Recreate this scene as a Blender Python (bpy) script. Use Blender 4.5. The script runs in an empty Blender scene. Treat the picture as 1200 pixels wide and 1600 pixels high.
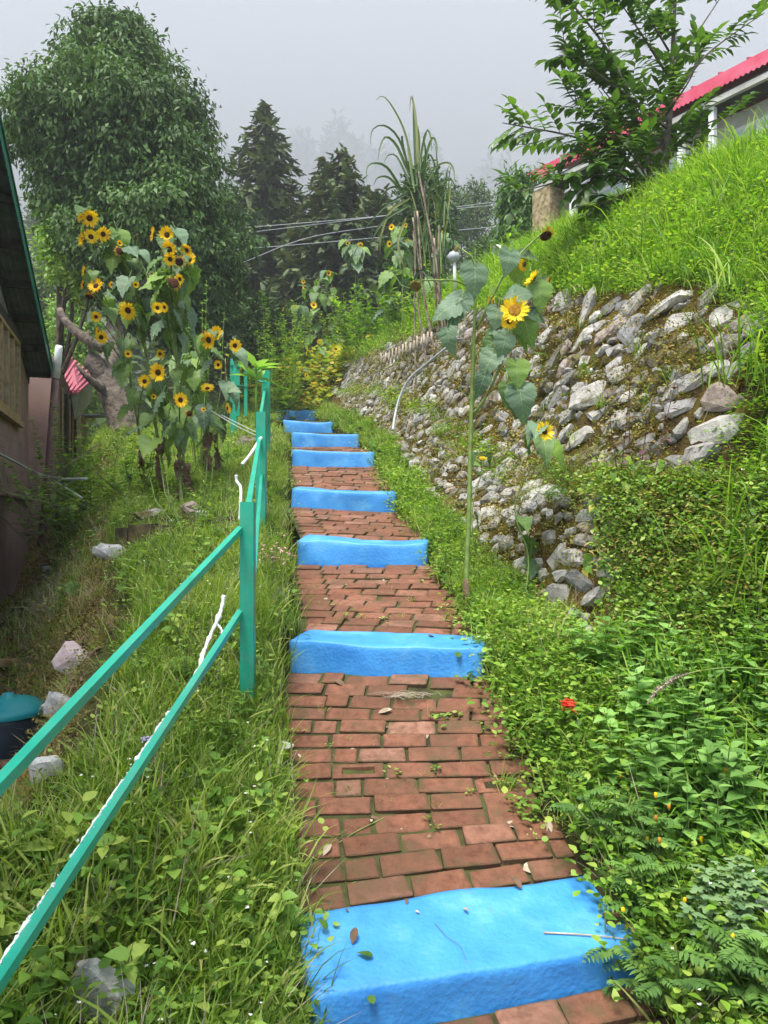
import bpy, math, random
import numpy as np
from mathutils import Vector, Matrix
from mathutils.bvhtree import BVHTree
R = math.radians
random.seed(7)
rng = np.random.default_rng(7)
sc = bpy.context.scene
C = sc.collection

# ------------------------------------------------------------ camera, sky, sun, exposure
F = 1150.0                                   # focal length in pixels of the 1200 x 1600 photograph
cam_d = bpy.data.cameras.new('camera')
cam_d.sensor_fit = 'VERTICAL'; cam_d.sensor_height = 36.0; cam_d.lens = 36.0 * F / 1600.0
cam_d.clip_start = 0.05; cam_d.clip_end = 3000
cam = bpy.data.objects.new('camera', cam_d); C.objects.link(cam)
cam.location = (0, 0, 0); cam.rotation_euler = (R(90), 0, 0)
sc.camera = cam
SUN_EL, SUN_AZ = 66.0, -150.0                # azimuth clockwise from +Y: the sun is high, behind the camera on the left
world = bpy.data.worlds.new('World'); sc.world = world; world.use_nodes = True
nt = world.node_tree; nt.nodes.clear()
wo = nt.nodes.new('ShaderNodeOutputWorld'); bg = nt.nodes.new('ShaderNodeBackground')
sky = nt.nodes.new('ShaderNodeTexSky'); sky.sky_type = 'NISHITA'; sky.sun_disc = False
sky.sun_elevation = R(SUN_EL); sky.sun_rotation = R(SUN_AZ)
sky.air_density = 1.0; sky.dust_density = 3.0; sky.altitude = 1800
mixw = nt.nodes.new('ShaderNodeMix'); mixw.data_type = 'RGBA'; mixw.inputs['Factor'].default_value = 0.72
tcw = nt.nodes.new('ShaderNodeTexCoord')
noi = nt.nodes.new('ShaderNodeTexNoise'); noi.inputs['Scale'].default_value = 1.3; noi.inputs['Detail'].default_value = 5
crw = nt.nodes.new('ShaderNodeValToRGB')
crw.color_ramp.elements[0].position = .3; crw.color_ramp.elements[0].color = (3.9, 4.45, 5.5, 1)
crw.color_ramp.elements[1].position = .7; crw.color_ramp.elements[1].color = (7.0, 7.7, 9.0, 1)
nt.links.new(tcw.outputs['Generated'], noi.inputs['Vector']); nt.links.new(noi.outputs['Fac'], crw.inputs['Fac'])
nt.links.new(sky.outputs[0], mixw.inputs['A']); nt.links.new(crw.outputs[0], mixw.inputs['B'])
nt.links.new(mixw.outputs['Result'], bg.inputs['Color']); bg.inputs['Strength'].default_value = 0.13
nt.links.new(bg.outputs[0], wo.inputs[0])
sun_d = bpy.data.lights.new('sun', 'SUN'); sun_d.energy = 4.3; sun_d.angle = R(25); sun_d.color = (1, .96, .89)
sun = bpy.data.objects.new('sun', sun_d); C.objects.link(sun)
sdir = Vector((math.sin(R(SUN_AZ)) * math.cos(R(SUN_EL)), math.cos(R(SUN_AZ)) * math.cos(R(SUN_EL)), math.sin(R(SUN_EL))))
sun.rotation_euler = sdir.to_track_quat('Z', 'Y').to_euler(); sun.location = sdir * 30
sc.view_settings.view_transform = 'Standard'; sc.view_settings.look = 'None'
sc.view_settings.exposure = 0.80; sc.view_settings.gamma = 1; sc.view_settings.use_curve_mapping = False
try:
    sc.cycles.max_bounces = 6; sc.cycles.transparent_max_bounces = 6; sc.cycles.volume_bounces = 2
    sc.cycles.transmission_bounces = 4; sc.cycles.diffuse_bounces = 4; sc.cycles.use_adaptive_sampling = True; sc.cycles.adaptive_threshold = 0.03
except Exception: pass

# ------------------------------------------------------------ materials
def N(nt, t, **kw):
    n = nt.nodes.new(t)
    for k, v in kw.items(): setattr(n, k, v)
    return n
def ramp(nt, src, stops):
    r = N(nt, 'ShaderNodeValToRGB'); e = r.color_ramp.elements
    while len(e) < len(stops): e.new(.5)
    for i, (p, c) in enumerate(stops): e[i].position = p; e[i].color = (*c, 1)
    nt.links.new(src, r.inputs['Fac']); return r.outputs[0]
def noise(nt, scale, detail=4, rough=.55, vec=None, dist=0):
    n = N(nt, 'ShaderNodeTexNoise'); n.inputs['Scale'].default_value = scale
    n.inputs['Detail'].default_value = detail; n.inputs['Roughness'].default_value = rough
    n.inputs['Distortion'].default_value = dist
    if vec is None:
        g = N(nt, 'ShaderNodeNewGeometry'); vec = g.outputs['Position']
    nt.links.new(vec, n.inputs['Vector']); return n.outputs['Fac']
def mixc(nt, fac, a, b, mode='MIX'):
    m = N(nt, 'ShaderNodeMix', data_type='RGBA', blend_type=mode)
    for key, v in (('Factor', fac), ('A', a), ('B', b)):
        if isinstance(v, (int, float)): m.inputs[key].default_value = v
        elif isinstance(v, tuple): m.inputs[key].default_value = (*v, 1)
        else: nt.links.new(v, m.inputs[key])
    return m.outputs['Result']
def mat(name, rough=.8, spec=.3, metal=0):
    m = bpy.data.materials.new(name); m.use_nodes = True; nt = m.node_tree
    b = nt.nodes['Principled BSDF']; b.inputs['Roughness'].default_value = rough
    b.inputs['Specular IOR Level'].default_value = spec; b.inputs['Metallic'].default_value = metal
    return m, nt, b
def bump(nt, b, h, strength=.4, dist=.01):
    n = N(nt, 'ShaderNodeBump'); n.inputs['Strength'].default_value = strength; n.inputs['Distance'].default_value = dist
    nt.links.new(h, n.inputs['Height']); nt.links.new(n.outputs[0], b.inputs['Normal'])
def simple(name, c1, c2, scale=8, rough=.8, spec=.3, metal=0, bs=0, bscale=40, perobj=0, detail=5, bd=.01, lo=.35, hi=.65):
    m, nt, b = mat(name, rough, spec, metal)
    col = ramp(nt, noise(nt, scale, detail), [(lo, c1), (hi, c2)])
    if perobj:
        oi = N(nt, 'ShaderNodeObjectInfo')
        v = ramp(nt, oi.outputs['Random'], [(0, (1 - perobj,) * 3), (1, (1 + perobj,) * 3)])
        col = mixc(nt, 1.0, col, v, 'MULTIPLY')
    nt.links.new(col, b.inputs['Base Color'])
    if bs: bump(nt, b, noise(nt, bscale, 4), bs, bd)
    return m
def leafmat(name, dark, light, rough=.5, trans=.35, spec=.35, yellow=None, veins=False, per=.3, pscale=1.6, pamp=.9):
    """foliage: colour varies leaf by leaf (tint attribute and per-object random), with some light passing through"""
    m, nt, b = mat(name, rough, spec)
    at = N(nt, 'ShaderNodeAttribute', attribute_name='tint')
    oi = N(nt, 'ShaderNodeObjectInfo')
    add = N(nt, 'ShaderNodeMath', operation='ADD'); nt.links.new(at.outputs['Fac'], add.inputs[0])
    s = N(nt, 'ShaderNodeMath', operation='MULTIPLY_ADD'); nt.links.new(oi.outputs['Random'], s.inputs[0])
    s.inputs[1].default_value = per; s.inputs[2].default_value = -per / 2
    nt.links.new(s.outputs[0], add.inputs[1])
    add2 = N(nt, 'ShaderNodeMath', operation='MULTIPLY_ADD')
    nt.links.new(noise(nt, pscale, 3), add2.inputs[0]); add2.inputs[1].default_value = pamp
    sub = N(nt, 'ShaderNodeMath', operation='SUBTRACT'); nt.links.new(add.outputs[0], sub.inputs[0]); sub.inputs[1].default_value = pamp / 2
    nt.links.new(sub.outputs[0], add2.inputs[2])
    stops = [(.15, dark), (.75, light)]
    if yellow: stops = [(.12, dark), (.66, light), (.93, yellow)]
    col = ramp(nt, add2.outputs[0], stops)
    nt.links.new(col, b.inputs['Base Color'])
    tr = N(nt, 'ShaderNodeBsdfTranslucent')
    tc = mixc(nt, 1.0, col, (1.35, 1.45, .55), 'MULTIPLY'); nt.links.new(tc, tr.inputs['Color'])
    mx = N(nt, 'ShaderNodeMixShader'); mx.inputs[0].default_value = trans
    nt.links.new(b.outputs[0], mx.inputs[1]); nt.links.new(tr.outputs[0], mx.inputs[2])
    nt.links.new(mx.outputs[0], nt.nodes['Material Output'].inputs['Surface'])
    if veins:                                   # midrib and side veins, pale and slightly raised, in the leaf's own coordinates
        tcn = N(nt, 'ShaderNodeTexCoord'); sx = N(nt, 'ShaderNodeSeparateXYZ'); nt.links.new(tcn.outputs['Object'], sx.inputs[0])
        ab = N(nt, 'ShaderNodeMath', operation='ABSOLUTE'); nt.links.new(sx.outputs['X'], ab.inputs[0])
        q1 = N(nt, 'ShaderNodeMath', operation='MULTIPLY_ADD'); nt.links.new(ab.outputs[0], q1.inputs[0]); q1.inputs[1].default_value = -.75; nt.links.new(sx.outputs['Y'], q1.inputs[2])
        q2 = N(nt, 'ShaderNodeMath', operation='MULTIPLY'); nt.links.new(q1.outputs[0], q2.inputs[0]); q2.inputs[1].default_value = 44
        q3 = N(nt, 'ShaderNodeMath', operation='SINE'); nt.links.new(q2.outputs[0], q3.inputs[0])
        vv = ramp(nt, q3.outputs[0], [(.80, (0, 0, 0)), (1, (.42,) * 3)]); mr = ramp(nt, ab.outputs[0], [(.008, (.6,) * 3), (.022, (0, 0, 0))])
        vm = mixc(nt, 1.0, vv, mr, 'ADD'); c2 = mixc(nt, vm, col, (.34, .44, .20)); nt.links.new(c2, b.inputs['Base Color'])
        hh = mixc(nt, .5, noise(nt, 22, 4), vm, 'SUBTRACT'); bump(nt, b, hh, .5, .012)
    return m
M = {}
M['grass'] = leafmat('grass', (.10, .18, .02), (.28, .41, .06), yellow=(.46, .46, .16), trans=.42)
M['grass_dry'] = leafmat('dry grass', (.12, .12, .03), (.33, .29, .12), trans=.25, yellow=(.45, .36, .2))
M['lush'] = leafmat('lush grass', (.08, .18, .016), (.22, .40, .045), yellow=(.38, .48, .09), trans=.42)
M['weed'] = leafmat('weed leaf', (.085, .18, .025), (.24, .41, .07), trans=.38, yellow=(.36, .46, .09))
M['herb'] = leafmat('herb leaf', (.13, .26, .06), (.28, .48, .13), trans=.38)
M['feather'] = leafmat('marigold leaf', (.07, .15, .035), (.15, .28, .06), trans=.25)
M['mum'] = leafmat('grey green lobed leaf', (.09, .17, .075), (.19, .30, .13), trans=.2, rough=.65)
M['sunleaf'] = leafmat('sunflower leaf', (.06, .125, .04), (.16, .27, .075), trans=.33, rough=.5, veins=True, yellow=(.22, .36, .05))
M['sungrey'] = leafmat('grey green leaf', (.09, .16, .10), (.17, .26, .16), trans=.22, rough=.55, veins=True)
M['treeleaf'] = leafmat('glossy tree leaf', (.022, .055, .012), (.10, .185, .045), trans=.18, rough=.5, spec=.22, pscale=.6)
M['bushleaf'] = leafmat('bush leaf', (.045, .10, .02), (.14, .26, .045), trans=.35, rough=.4, spec=.5)
M['conifer'] = leafmat('conifer needle', (.03, .055, .022), (.11, .15, .05), trans=.12, rough=.75, pscale=.9, yellow=(.15, .14, .05))
M['farleaf'] = leafmat('far foliage', (.04, .08, .022), (.11, .18, .05), trans=.15, rough=.7, pscale=.25)
M['bamboo'] = leafmat('bamboo leaf', (.05, .13, .02), (.13, .25, .04), trans=.3, pscale=.5)
M['caneleaf'] = leafmat('cane leaf', (.04, .09, .03), (.12, .19, .06), trans=.3, yellow=(.25, .27, .1))
M['yellowleaf'] = leafmat('yellowing leaf', (.20, .30, .05), (.55, .56, .12), trans=.35, yellow=(.66, .42, .10))
M['mossleaf'] = leafmat('moss tuft', (.12, .13, .02), (.26, .25, .05), trans=.2, yellow=(.32, .2, .06))
M['deadleaf'] = simple('dead leaf', (.10, .06, .035), (.24, .16, .10), 14, rough=.9)
M['paleleaf'] = simple('pale dry leaf', (.28, .22, .15), (.5, .42, .33), 14, rough=.9)
M['petal'] = leafmat('yellow petal', (.84, .48, .006), (.92, .68, .015), trans=.25, rough=.6)
M['petal_old'] = leafmat('wilted petal', (.40, .14, .01), (.6, .3, .02), trans=.2, rough=.7)
M['disc'] = simple('flower disc', (.03, .012, .006), (.09, .035, .012), 60, rough=.95, bs=.8, bscale=150)
M['disc_y'] = simple('golden flower disc', (.20, .09, .01), (.42, .22, .02), 60, rough=.95, bs=.8, bscale=150)
M['seed'] = simple('seed head', (.10, .07, .02), (.22, .18, .05), 60, rough=.95, bs=.8, bscale=120)
M['stem'] = simple('green stem', (.12, .19, .04), (.22, .30, .08), 20, rough=.6)
M['stem_dry'] = simple('dry stem', (.07, .045, .025), (.18, .12, .07), 18, rough=.9, bs=.5)
M['bark'] = simple('bark', (.07, .055, .042), (.18, .145, .115), 9, rough=.95, bs=1, bscale=14, bd=.04)
M['barkdark'] = simple('dark bark', (.035, .028, .02), (.09, .07, .05), 6, rough=.95, bs=.8, bscale=10, bd=.04)
M['cane'] = simple('sugar cane stalk', (.13, .085, .07), (.34, .27, .19), 9, rough=.7, lo=.4, hi=.6)
M['white_flower'] = simple('white flower', (.6, .6, .56), (.85, .85, .8), 30)
M['violet_flower'] = simple('violet flower', (.35, .3, .55), (.6, .55, .75), 30)
M['pink_flower'] = simple('pink flower', (.62, .30, .30), (.8, .55, .5), 30)
M['red_flower'] = simple('red flower', (.65, .02, .01), (.85, .1, .06), 30)
M['purple'] = leafmat('purple leaf', (.08, .03, .045), (.2, .09, .12), trans=.2)

# soil and terrain
m, nt, b = mat('soil and ground', .95, .1); M['ground'] = m
at = N(nt, 'ShaderNodeAttribute', attribute_name='zone')       # 1 where moss and bare soil of the banks shows
c = ramp(nt, noise(nt, 3.5, 6), [(.3, (.035, .028, .014)), (.5, (.06, .06, .018)), (.72, (.05, .085, .018))])
c2 = ramp(nt, noise(nt, 7, 6), [(.3, (.05, .03, .018)), (.5, (.12, .08, .03)), (.7, (.15, .12, .03))])
nt.links.new(mixc(nt, at.outputs['Fac'], c, c2), b.inputs['Base Color'])
bump(nt, b, noise(nt, 22, 6), .9, .04)
m, nt, b = mat('mossy wall earth', .95, .1); M['wallcore'] = m
c = ramp(nt, noise(nt, 5, 6, vec=None), [(.28, (.028, .020, .013)), (.45, (.06, .042, .014)), (.58, (.11, .078, .015)), (.75, (.07, .085, .02))])
nt.links.new(c, b.inputs['Base Color']); bump(nt, b, noise(nt, 45, 6), 1, .03)
# brick
m, nt, b = mat('red clay brick', .85, .25); M['brick'] = m
oi = N(nt, 'ShaderNodeObjectInfo')
base = ramp(nt, oi.outputs['Random'], [(0, (.15, .062, .036)), (.35, (.205, .085, .05)), (.7, (.235, .102, .062)), (1, (.28, .145, .10))])
g = ramp(nt, noise(nt, 26, 7, .65), [(.3, (.55, .5, .5)), (.52, (1, 1, 1)), (.8, (1.3, 1.35, 1.4))])
col = mixc(nt, 1.0, base, g, 'MULTIPLY')
dirt = ramp(nt, noise(nt, 4.5, 6, .6), [(.42, (0, 0, 0)), (.66, (.8,) * 3)])
col = mixc(nt, dirt, col, (.115, .062, .036))
gm = ramp(nt, noise(nt, 9, 6, .7), [(.56, (0, 0, 0)), (.72, (.7,) * 3)])
col = mixc(nt, gm, col, (.08, .085, .03))
sp = ramp(nt, noise(nt, 160, 3), [(.72, (0, 0, 0)), (.76, (.6,) * 3)])
col = mixc(nt, sp, col, (.45, .36, .3))
tcb = N(nt, 'ShaderNodeTexCoord'); sb = N(nt, 'ShaderNodeSeparateXYZ'); nt.links.new(tcb.outputs['Object'], sb.inputs[0])
ed = []
for ax in 'XY':                                      # soil and moss creep in from the edges of each brick
    a_ = N(nt, 'ShaderNodeMath', operation='ABSOLUTE'); nt.links.new(sb.outputs[ax], a_.inputs[0]); ed.append(a_.outputs[0])
mxe = N(nt, 'ShaderNodeMath', operation='MAXIMUM'); nt.links.new(ed[0], mxe.inputs[0]); nt.links.new(ed[1], mxe.inputs[1])
me_ = N(nt, 'ShaderNodeMath', operation='MULTIPLY_ADD'); nt.links.new(noise(nt, 22, 6, .7), me_.inputs[0]); me_.inputs[1].default_value = .42; nt.links.new(mxe.outputs[0], me_.inputs[2])
ef = ramp(nt, me_.outputs[0], [(.62, (0, 0, 0)), (.76, (.8,) * 3)])
ec = ramp(nt, noise(nt, 12, 3), [(.4, (.085, .050, .03)), (.6, (.06, .062, .022))]); col = mixc(nt, ef, col, ec)
nt.links.new(col, b.inputs['Base Color']); bump(nt, b, noise(nt, 90, 6, .65), .8, .008)
M['joint'] = simple('mossy joint soil', (.035, .03, .014), (.07, .085, .02), 9, rough=.95, bs=1, bscale=60)
# blue paint
m, nt, b = mat('bright blue masonry paint', .5, .4); M['blue'] = m
c = ramp(nt, noise(nt, 5, 6, .6), [(.3, (.035, .22, .60)), (.55, (.055, .29, .68)), (.8, (.15, .41, .74))])
w = ramp(nt, noise(nt, 14, 7, .7), [(.68, (0, 0, 0)), (.8, (.55,) * 3)])
c = mixc(nt, w, c, (.02, .19, .58))
sct = ramp(nt, noise(nt, 70, 4, .7), [(.70, (0, 0, 0)), (.74, (.5,) * 3)])
c = mixc(nt, sct, c, (.35, .45, .5))
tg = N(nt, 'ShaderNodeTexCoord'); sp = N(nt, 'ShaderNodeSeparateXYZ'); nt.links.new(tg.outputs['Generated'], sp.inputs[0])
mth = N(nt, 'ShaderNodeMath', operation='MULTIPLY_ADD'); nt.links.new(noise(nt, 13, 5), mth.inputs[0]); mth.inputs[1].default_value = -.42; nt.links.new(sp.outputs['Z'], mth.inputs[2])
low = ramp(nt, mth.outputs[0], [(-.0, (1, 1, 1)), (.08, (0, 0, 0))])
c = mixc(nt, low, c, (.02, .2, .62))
chp = ramp(nt, noise(nt, 24, 8, .75), [(.735, (0, 0, 0)), (.75, (1, 1, 1))]); c = mixc(nt, chp, c, (.30, .29, .27))
yel = ramp(nt, noise(nt, 3.2, 4, .6), [(.56, (0, 0, 0)), (.74, (.45,) * 3)]); c = mixc(nt, yel, c, (.20, .52, .74))
nt.links.new(c, b.inputs['Base Color'])
v = N(nt, 'ShaderNodeTexVoronoi'); v.inputs['Scale'].default_value = 55
g = N(nt, 'ShaderNodeNewGeometry'); nt.links.new(g.outputs['Position'], v.inputs['Vector'])
ad = N(nt, 'ShaderNodeMath', operation='ADD'); nt.links.new(noise(nt, 60, 6), ad.inputs[0])
mu = N(nt, 'ShaderNodeMath', operation='MULTIPLY'); nt.links.new(v.outputs['Distance'], mu.inputs[0]); mu.inputs[1].default_value = .35
nt.links.new(mu.outputs[0], ad.inputs[1]); bump(nt, b, ad.outputs[0], .5, .006)
mud = ramp(nt, noise(nt, 6.5, 8, .75), [(.60, (0, 0, 0)), (.72, (.5,) * 3)]); nt.links.new(mixc(nt, mud, c, (.16, .20, .22)), b.inputs['Base Color'])
M['green_paint'] = simple('glossy green metal paint', (.005, .27, .165), (.009, .33, .205), 6, rough=.32, spec=.5)
M['rail_paint'] = simple('turquoise green metal paint', (.015, .35, .235), (.025, .42, .28), 6, rough=.3, spec=.55)
for k_ in ('green_paint', 'rail_paint'):                # rust showing through chips, brush streaks and dust
    nt = M[k_].node_tree; b = nt.nodes['Principled BSDF']; src = b.inputs['Base Color'].links[0].from_socket
    ru = ramp(nt, noise(nt, 38, 8, .75), [(.68, (0, 0, 0)), (.72, (.85,) * 3)]); du = ramp(nt, noise(nt, 9, 6, .7), [(.45, (0, 0, 0)), (.8, (.35,) * 3)])
    nt.links.new(mixc(nt, ru, mixc(nt, du, src, (.20, .30, .22)), (.10, .05, .03)), b.inputs['Base Color']); bump(nt, b, noise(nt, 120, 5), .35, .002)
M['dark_in'] = simple('dark rusty inside', (.03, .02, .015), (.08, .05, .04), 20)
def stonemat(name, a, bb, moss=.5):
    m, nt, b = mat(name, .85, .25)
    oi = N(nt, 'ShaderNodeObjectInfo')
    tc = N(nt, 'ShaderNodeTexCoord')
    base = ramp(nt, oi.outputs['Random'], [(0, a), (.55, bb), (.8, (.40, .385, .37)), (1, (.36, .275, .235))])
    g = ramp(nt, noise(nt, 11, 7, .7), [(.25, (.42, .42, .42)), (.5, (.95, .95, .95)), (.75, (1.22, 1.2, 1.18))])
    col = mixc(nt, 1.0, base, g, 'MULTIPLY')
    mo = ramp(nt, noise(nt, 8, 6, .65), [(moss, (0, 0, 0)), (moss + .12, (.9,) * 3)])
    mc = ramp(nt, noise(nt, 30, 4), [(.35, (.06, .05, .012)), (.65, (.16, .125, .022))])
    col = mixc(nt, mo, col, mc)
    nt.links.new(col, b.inputs['Base Color']); bump(nt, b, noise(nt, 38, 8, .7), 1, .015)
    return m
M['stone'] = stonemat('pale wall stone', (.23, .22, .20), (.52, .50, .455), .55)
M['stone_dark'] = stonemat('grey mossy stone', (.17, .17, .165), (.33, .33, .33), .53)
M['stone_white'] = simple('whitish stone', (.34, .33, .31), (.62, .61, .58), 9, rough=.8, bs=1, bscale=30, bd=.015)
M['stone_pink'] = simple('pink white stone', (.46, .25, .23), (.66, .62, .59), 5, rough=.8, bs=1, bscale=30, bd=.015)
M['stone_mossy'] = stonemat('mossy stone', (.13, .125, .11), (.2, .19, .17), .42)
M['white_pvc'] = simple('white plastic', (.62, .62, .6), (.8, .8, .78), 12, rough=.5, bs=.6, bscale=50)
M['cable'] = simple('grey cable', (.35, .38, .40), (.5, .52, .54), 9, rough=.5)
M['wire'] = simple('utility wire', (.30, .32, .33), (.4, .42, .44), 9, rough=.5)

# ------------------------------------------------------------ mesh helpers
class G:
    """collects geometry with numpy: vertices, faces of 3 or 4 corners, a tint per vertex and a material per face"""
    def __init__(s): s.V = []; s.F = []; s.T = []; s.n = 0
    def add(s, V, Fs, tint=.5, mi=0):
        V = np.asarray(V, float).reshape(-1, 3)
        for f in Fs: s.F.append((np.asarray([f], int) + s.n, mi))
        s.V.append(V); s.T.append(np.broadcast_to(np.asarray(tint, float), (len(V),)).copy()); s.n += len(V)
    def addA(s, V, FA, tint=.5, mi=0):
        V = np.asarray(V, float).reshape(-1, 3)
        for fa in FA:
            if len(fa): s.F.append((np.asarray(fa, int) + s.n, mi))
        s.V.append(V); s.T.append(np.broadcast_to(np.asarray(tint, float), (len(V),)).copy()); s.n += len(V)
    def inst(s, proto, Rm, t, sc=1.0, tint=.5, mi=0):
        """many copies of proto=(V, [face arrays]); Rm (n,3,3), t (n,3), sc (n,) or (n,3)"""
        V, FA = proto; n = len(t)
        if n == 0: return
        sc = np.asarray(sc, float)
        if sc.ndim == 0: sc = np.full(n, float(sc))
        if sc.ndim == 1: sc = sc[:, None].repeat(3, 1)
        W = V[None] * sc[:, None, :]
        W = np.einsum('nij,nkj->nki', Rm, W) + np.asarray(t)[:, None, :]
        off = (np.arange(n) * len(V))[:, None, None]
        tint = np.broadcast_to(np.asarray(tint, float), (n,))
        base = s.n
        for fa in FA:
            fa = np.asarray(fa)
            s.F.append(((fa[None] + off).reshape(-1, fa.shape[1]) + base, mi))
        s.V.append(W.reshape(-1, 3)); s.T.append(np.repeat(tint, len(V))); s.n += n * len(V)
    def mesh(s, name, mats, smooth=True):
        me = bpy.data.meshes.new(name)
        V = np.concatenate(s.V) if s.V else np.zeros((0, 3))
        tot = []; loops = []; mi = []
        for fa, k in s.F:
            tot.append(np.full(len(fa), fa.shape[1])); loops.append(fa.reshape(-1)); mi.append(np.full(len(fa), k))
        tot = np.concatenate(tot); loops = np.concatenate(loops); mi = np.concatenate(mi)
        me.vertices.add(len(V)); me.vertices.foreach_set('co', V.reshape(-1).astype(np.float32))
        me.loops.add(len(loops)); me.loops.foreach_set('vertex_index', loops.astype(np.int32))
        me.polygons.add(len(tot)); st = np.concatenate([[0], np.cumsum(tot)[:-1]])
        me.polygons.foreach_set('loop_start', st.astype(np.int32)); me.polygons.foreach_set('loop_total', tot.astype(np.int32))
        me.polygons.foreach_set('material_index', mi.astype(np.int32))
        me.polygons.foreach_set('use_smooth', np.full(len(tot), bool(smooth)))
        a = me.attributes.new('tint', 'FLOAT', 'POINT'); a.data.foreach_set('value', np.concatenate(s.T).astype(np.float32))
        for m_ in (mats if isinstance(mats, (list, tuple)) else [mats]): me.materials.append(m_)
        me.update(calc_edges=True)
        return me
def link(name, me, parent=None, mtx=None):
    o = bpy.data.objects.new(name, me); C.objects.link(o)
    if parent is not None: o.parent = parent
    if mtx is not None: o.matrix_basis = mtx
    return o
def tag(o, label=None, cat=None, group=None, kind=None):
    if label: o['label'] = label
    if cat: o['category'] = cat
    if group: o['group'] = group
    if kind: o['kind'] = kind
    return o
def thing(name, label, cat, loc=(0, 0, 0), group=None):
    o = bpy.data.objects.new(name, None); C.objects.link(o); o.location = loc; o.empty_display_size = .1
    return tag(o, label, cat, group)
def part(name, g, mats, parent, smooth=True, mtx=None, world=True):
    """a mesh given in world coordinates, made a child of parent (an unrotated Empty or mesh object)"""
    me = g.mesh(name, mats, smooth) if isinstance(g, G) else g
    if mtx is None and world and parent is not None:
        p = Vector(); q = parent
        while q is not None: p = p + Vector(q.location); q = q.parent
        mtx = Matrix.Translation(-p)
    return link(name, me, parent, mtx)
def origin(parent):
    p = Vector(); q = parent
    while q is not None: p = p + Vector(q.location); q = q.parent
    return p
def frames(d, up):
    """rotation matrices whose local Y is d and local Z leans to up"""
    d = np.asarray(d, float); d = d / np.linalg.norm(d, axis=-1, keepdims=True)
    up = np.broadcast_to(np.asarray(up, float), d.shape)
    x = np.cross(d, up); ln = np.linalg.norm(x, axis=-1, keepdims=True); x = np.where(ln < 1e-5, np.array([1., 0, 0]), x / np.maximum(ln, 1e-9))
    z = np.cross(x, d)
    return np.stack([x, d, z], axis=-1)
def mat4(Rm, t, s=1.0):
    m = Matrix([list(r) for r in Rm]).to_4x4()
    S = Matrix.Diagonal((*((s, s, s) if np.isscalar(s) else s), 1))
    return Matrix.Translation(Vector(t)) @ m @ S
def rotz(a):
    a = np.asarray(a); z = np.zeros_like(a); o = np.ones_like(a)
    return np.stack([np.stack([np.cos(a), -np.sin(a), z], -1), np.stack([np.sin(a), np.cos(a), z], -1), np.stack([z, z, o], -1)], -2)
def tube(g, pts, rad, seg=8, tint=.5, mi=0, cap=True, flat=1.0):
    P = np.asarray(pts, float); n = len(P); rad = np.broadcast_to(np.asarray(rad, float), (n,))
    T = np.gradient(P, axis=0); T /= np.maximum(np.linalg.norm(T, axis=1, keepdims=True), 1e-9)
    ref = np.array([0., 0, 1]) if abs(T[0][2]) < .9 else np.array([1., 0, 0])
    rows = []
    for i in range(n):
        a = np.cross(T[i], ref); a /= max(np.linalg.norm(a), 1e-9); b_ = np.cross(T[i], a); ref = -np.cross(T[i], a) if False else ref - T[i] * np.dot(ref, T[i]); ref /= max(np.linalg.norm(ref), 1e-9)
        a = np.cross(T[i], ref); a /= max(np.linalg.norm(a), 1e-9); b_ = np.cross(a, T[i])
        ang = np.arange(seg) * 2 * np.pi / seg
        rows.append(P[i] + rad[i] * (np.cos(ang)[:, None] * a + flat * np.sin(ang)[:, None] * b_))
    V = np.concatenate(rows)
    q = []
    for i in range(n - 1):
        for k in range(seg):
            k2 = (k + 1) % seg; q.append((i * seg + k, i * seg + k2, (i + 1) * seg + k2, (i + 1) * seg + k))
    FA = [np.array(q)]
    if cap:
        V = np.concatenate([V, P[:1], P[-1:]]); c0, c1 = n * seg, n * seg + 1
        FA.append(np.array([(c0, (k + 1) % seg, k) for k in range(seg)] + [(c1, (n - 1) * seg + k, (n - 1) * seg + (k + 1) % seg) for k in range(seg)]))
    g.addA(V, FA, tint, mi)
def box(g, lo, hi, mi=0, tint=.5, M3=None, o=(0, 0, 0)):
    x0, y0, z0 = lo; x1, y1, z1 = hi
    V = np.array([(x0, y0, z0), (x1, y0, z0), (x1, y1, z0), (x0, y1, z0), (x0, y0, z1), (x1, y0, z1), (x1, y1, z1), (x0, y1, z1)], float)
    if M3 is not None: V = V @ np.asarray(M3).T
    V = V + np.asarray(o)
    g.addA(V, [np.array([(0, 3, 2, 1), (4, 5, 6, 7), (0, 1, 5, 4), (1, 2, 6, 5), (2, 3, 7, 6), (3, 0, 4, 7)])], tint, mi)
def bar(g, p, q, w, h=None, mi=0, tint=.5, up=(0, 0, 1)):
    """square bar from p to q"""
    h = h or w; p = np.asarray(p, float); q = np.asarray(q, float); L = np.linalg.norm(q - p)
    Rm = frames((q - p)[None], np.array([up], float))[0]
    box(g, (-w / 2, 0, -h / 2), (w / 2, L, h / 2), mi, tint, Rm, p)
def smooth_poly(pts, n):
    P = np.asarray(pts, float)
    if len(P) < 3: return P[0] + (P[-1] - P[0]) * np.linspace(0, 1, n)[:, None]
    d = np.concatenate([[0], np.cumsum(np.linalg.norm(np.diff(P, axis=0), axis=1))]); t = np.linspace(0, d[-1], n)
    Q = np.concatenate([[2 * P[0] - P[1]], P, [2 * P[-1] - P[-2]]]); out = []
    for tt in t:
        i = min(np.searchsorted(d, tt, side='right') - 1, len(P) - 2); u = (tt - d[i]) / max(d[i + 1] - d[i], 1e-9)
        a, b_, c_, e = Q[i], Q[i + 1], Q[i + 2], Q[i + 3]
        out.append(.5 * ((2 * b_) + (c_ - a) * u + (2 * a - 5 * b_ + 4 * c_ - e) * u * u + (3 * b_ - a - 3 * c_ + e) * u ** 3))
    return np.array(out)
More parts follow.
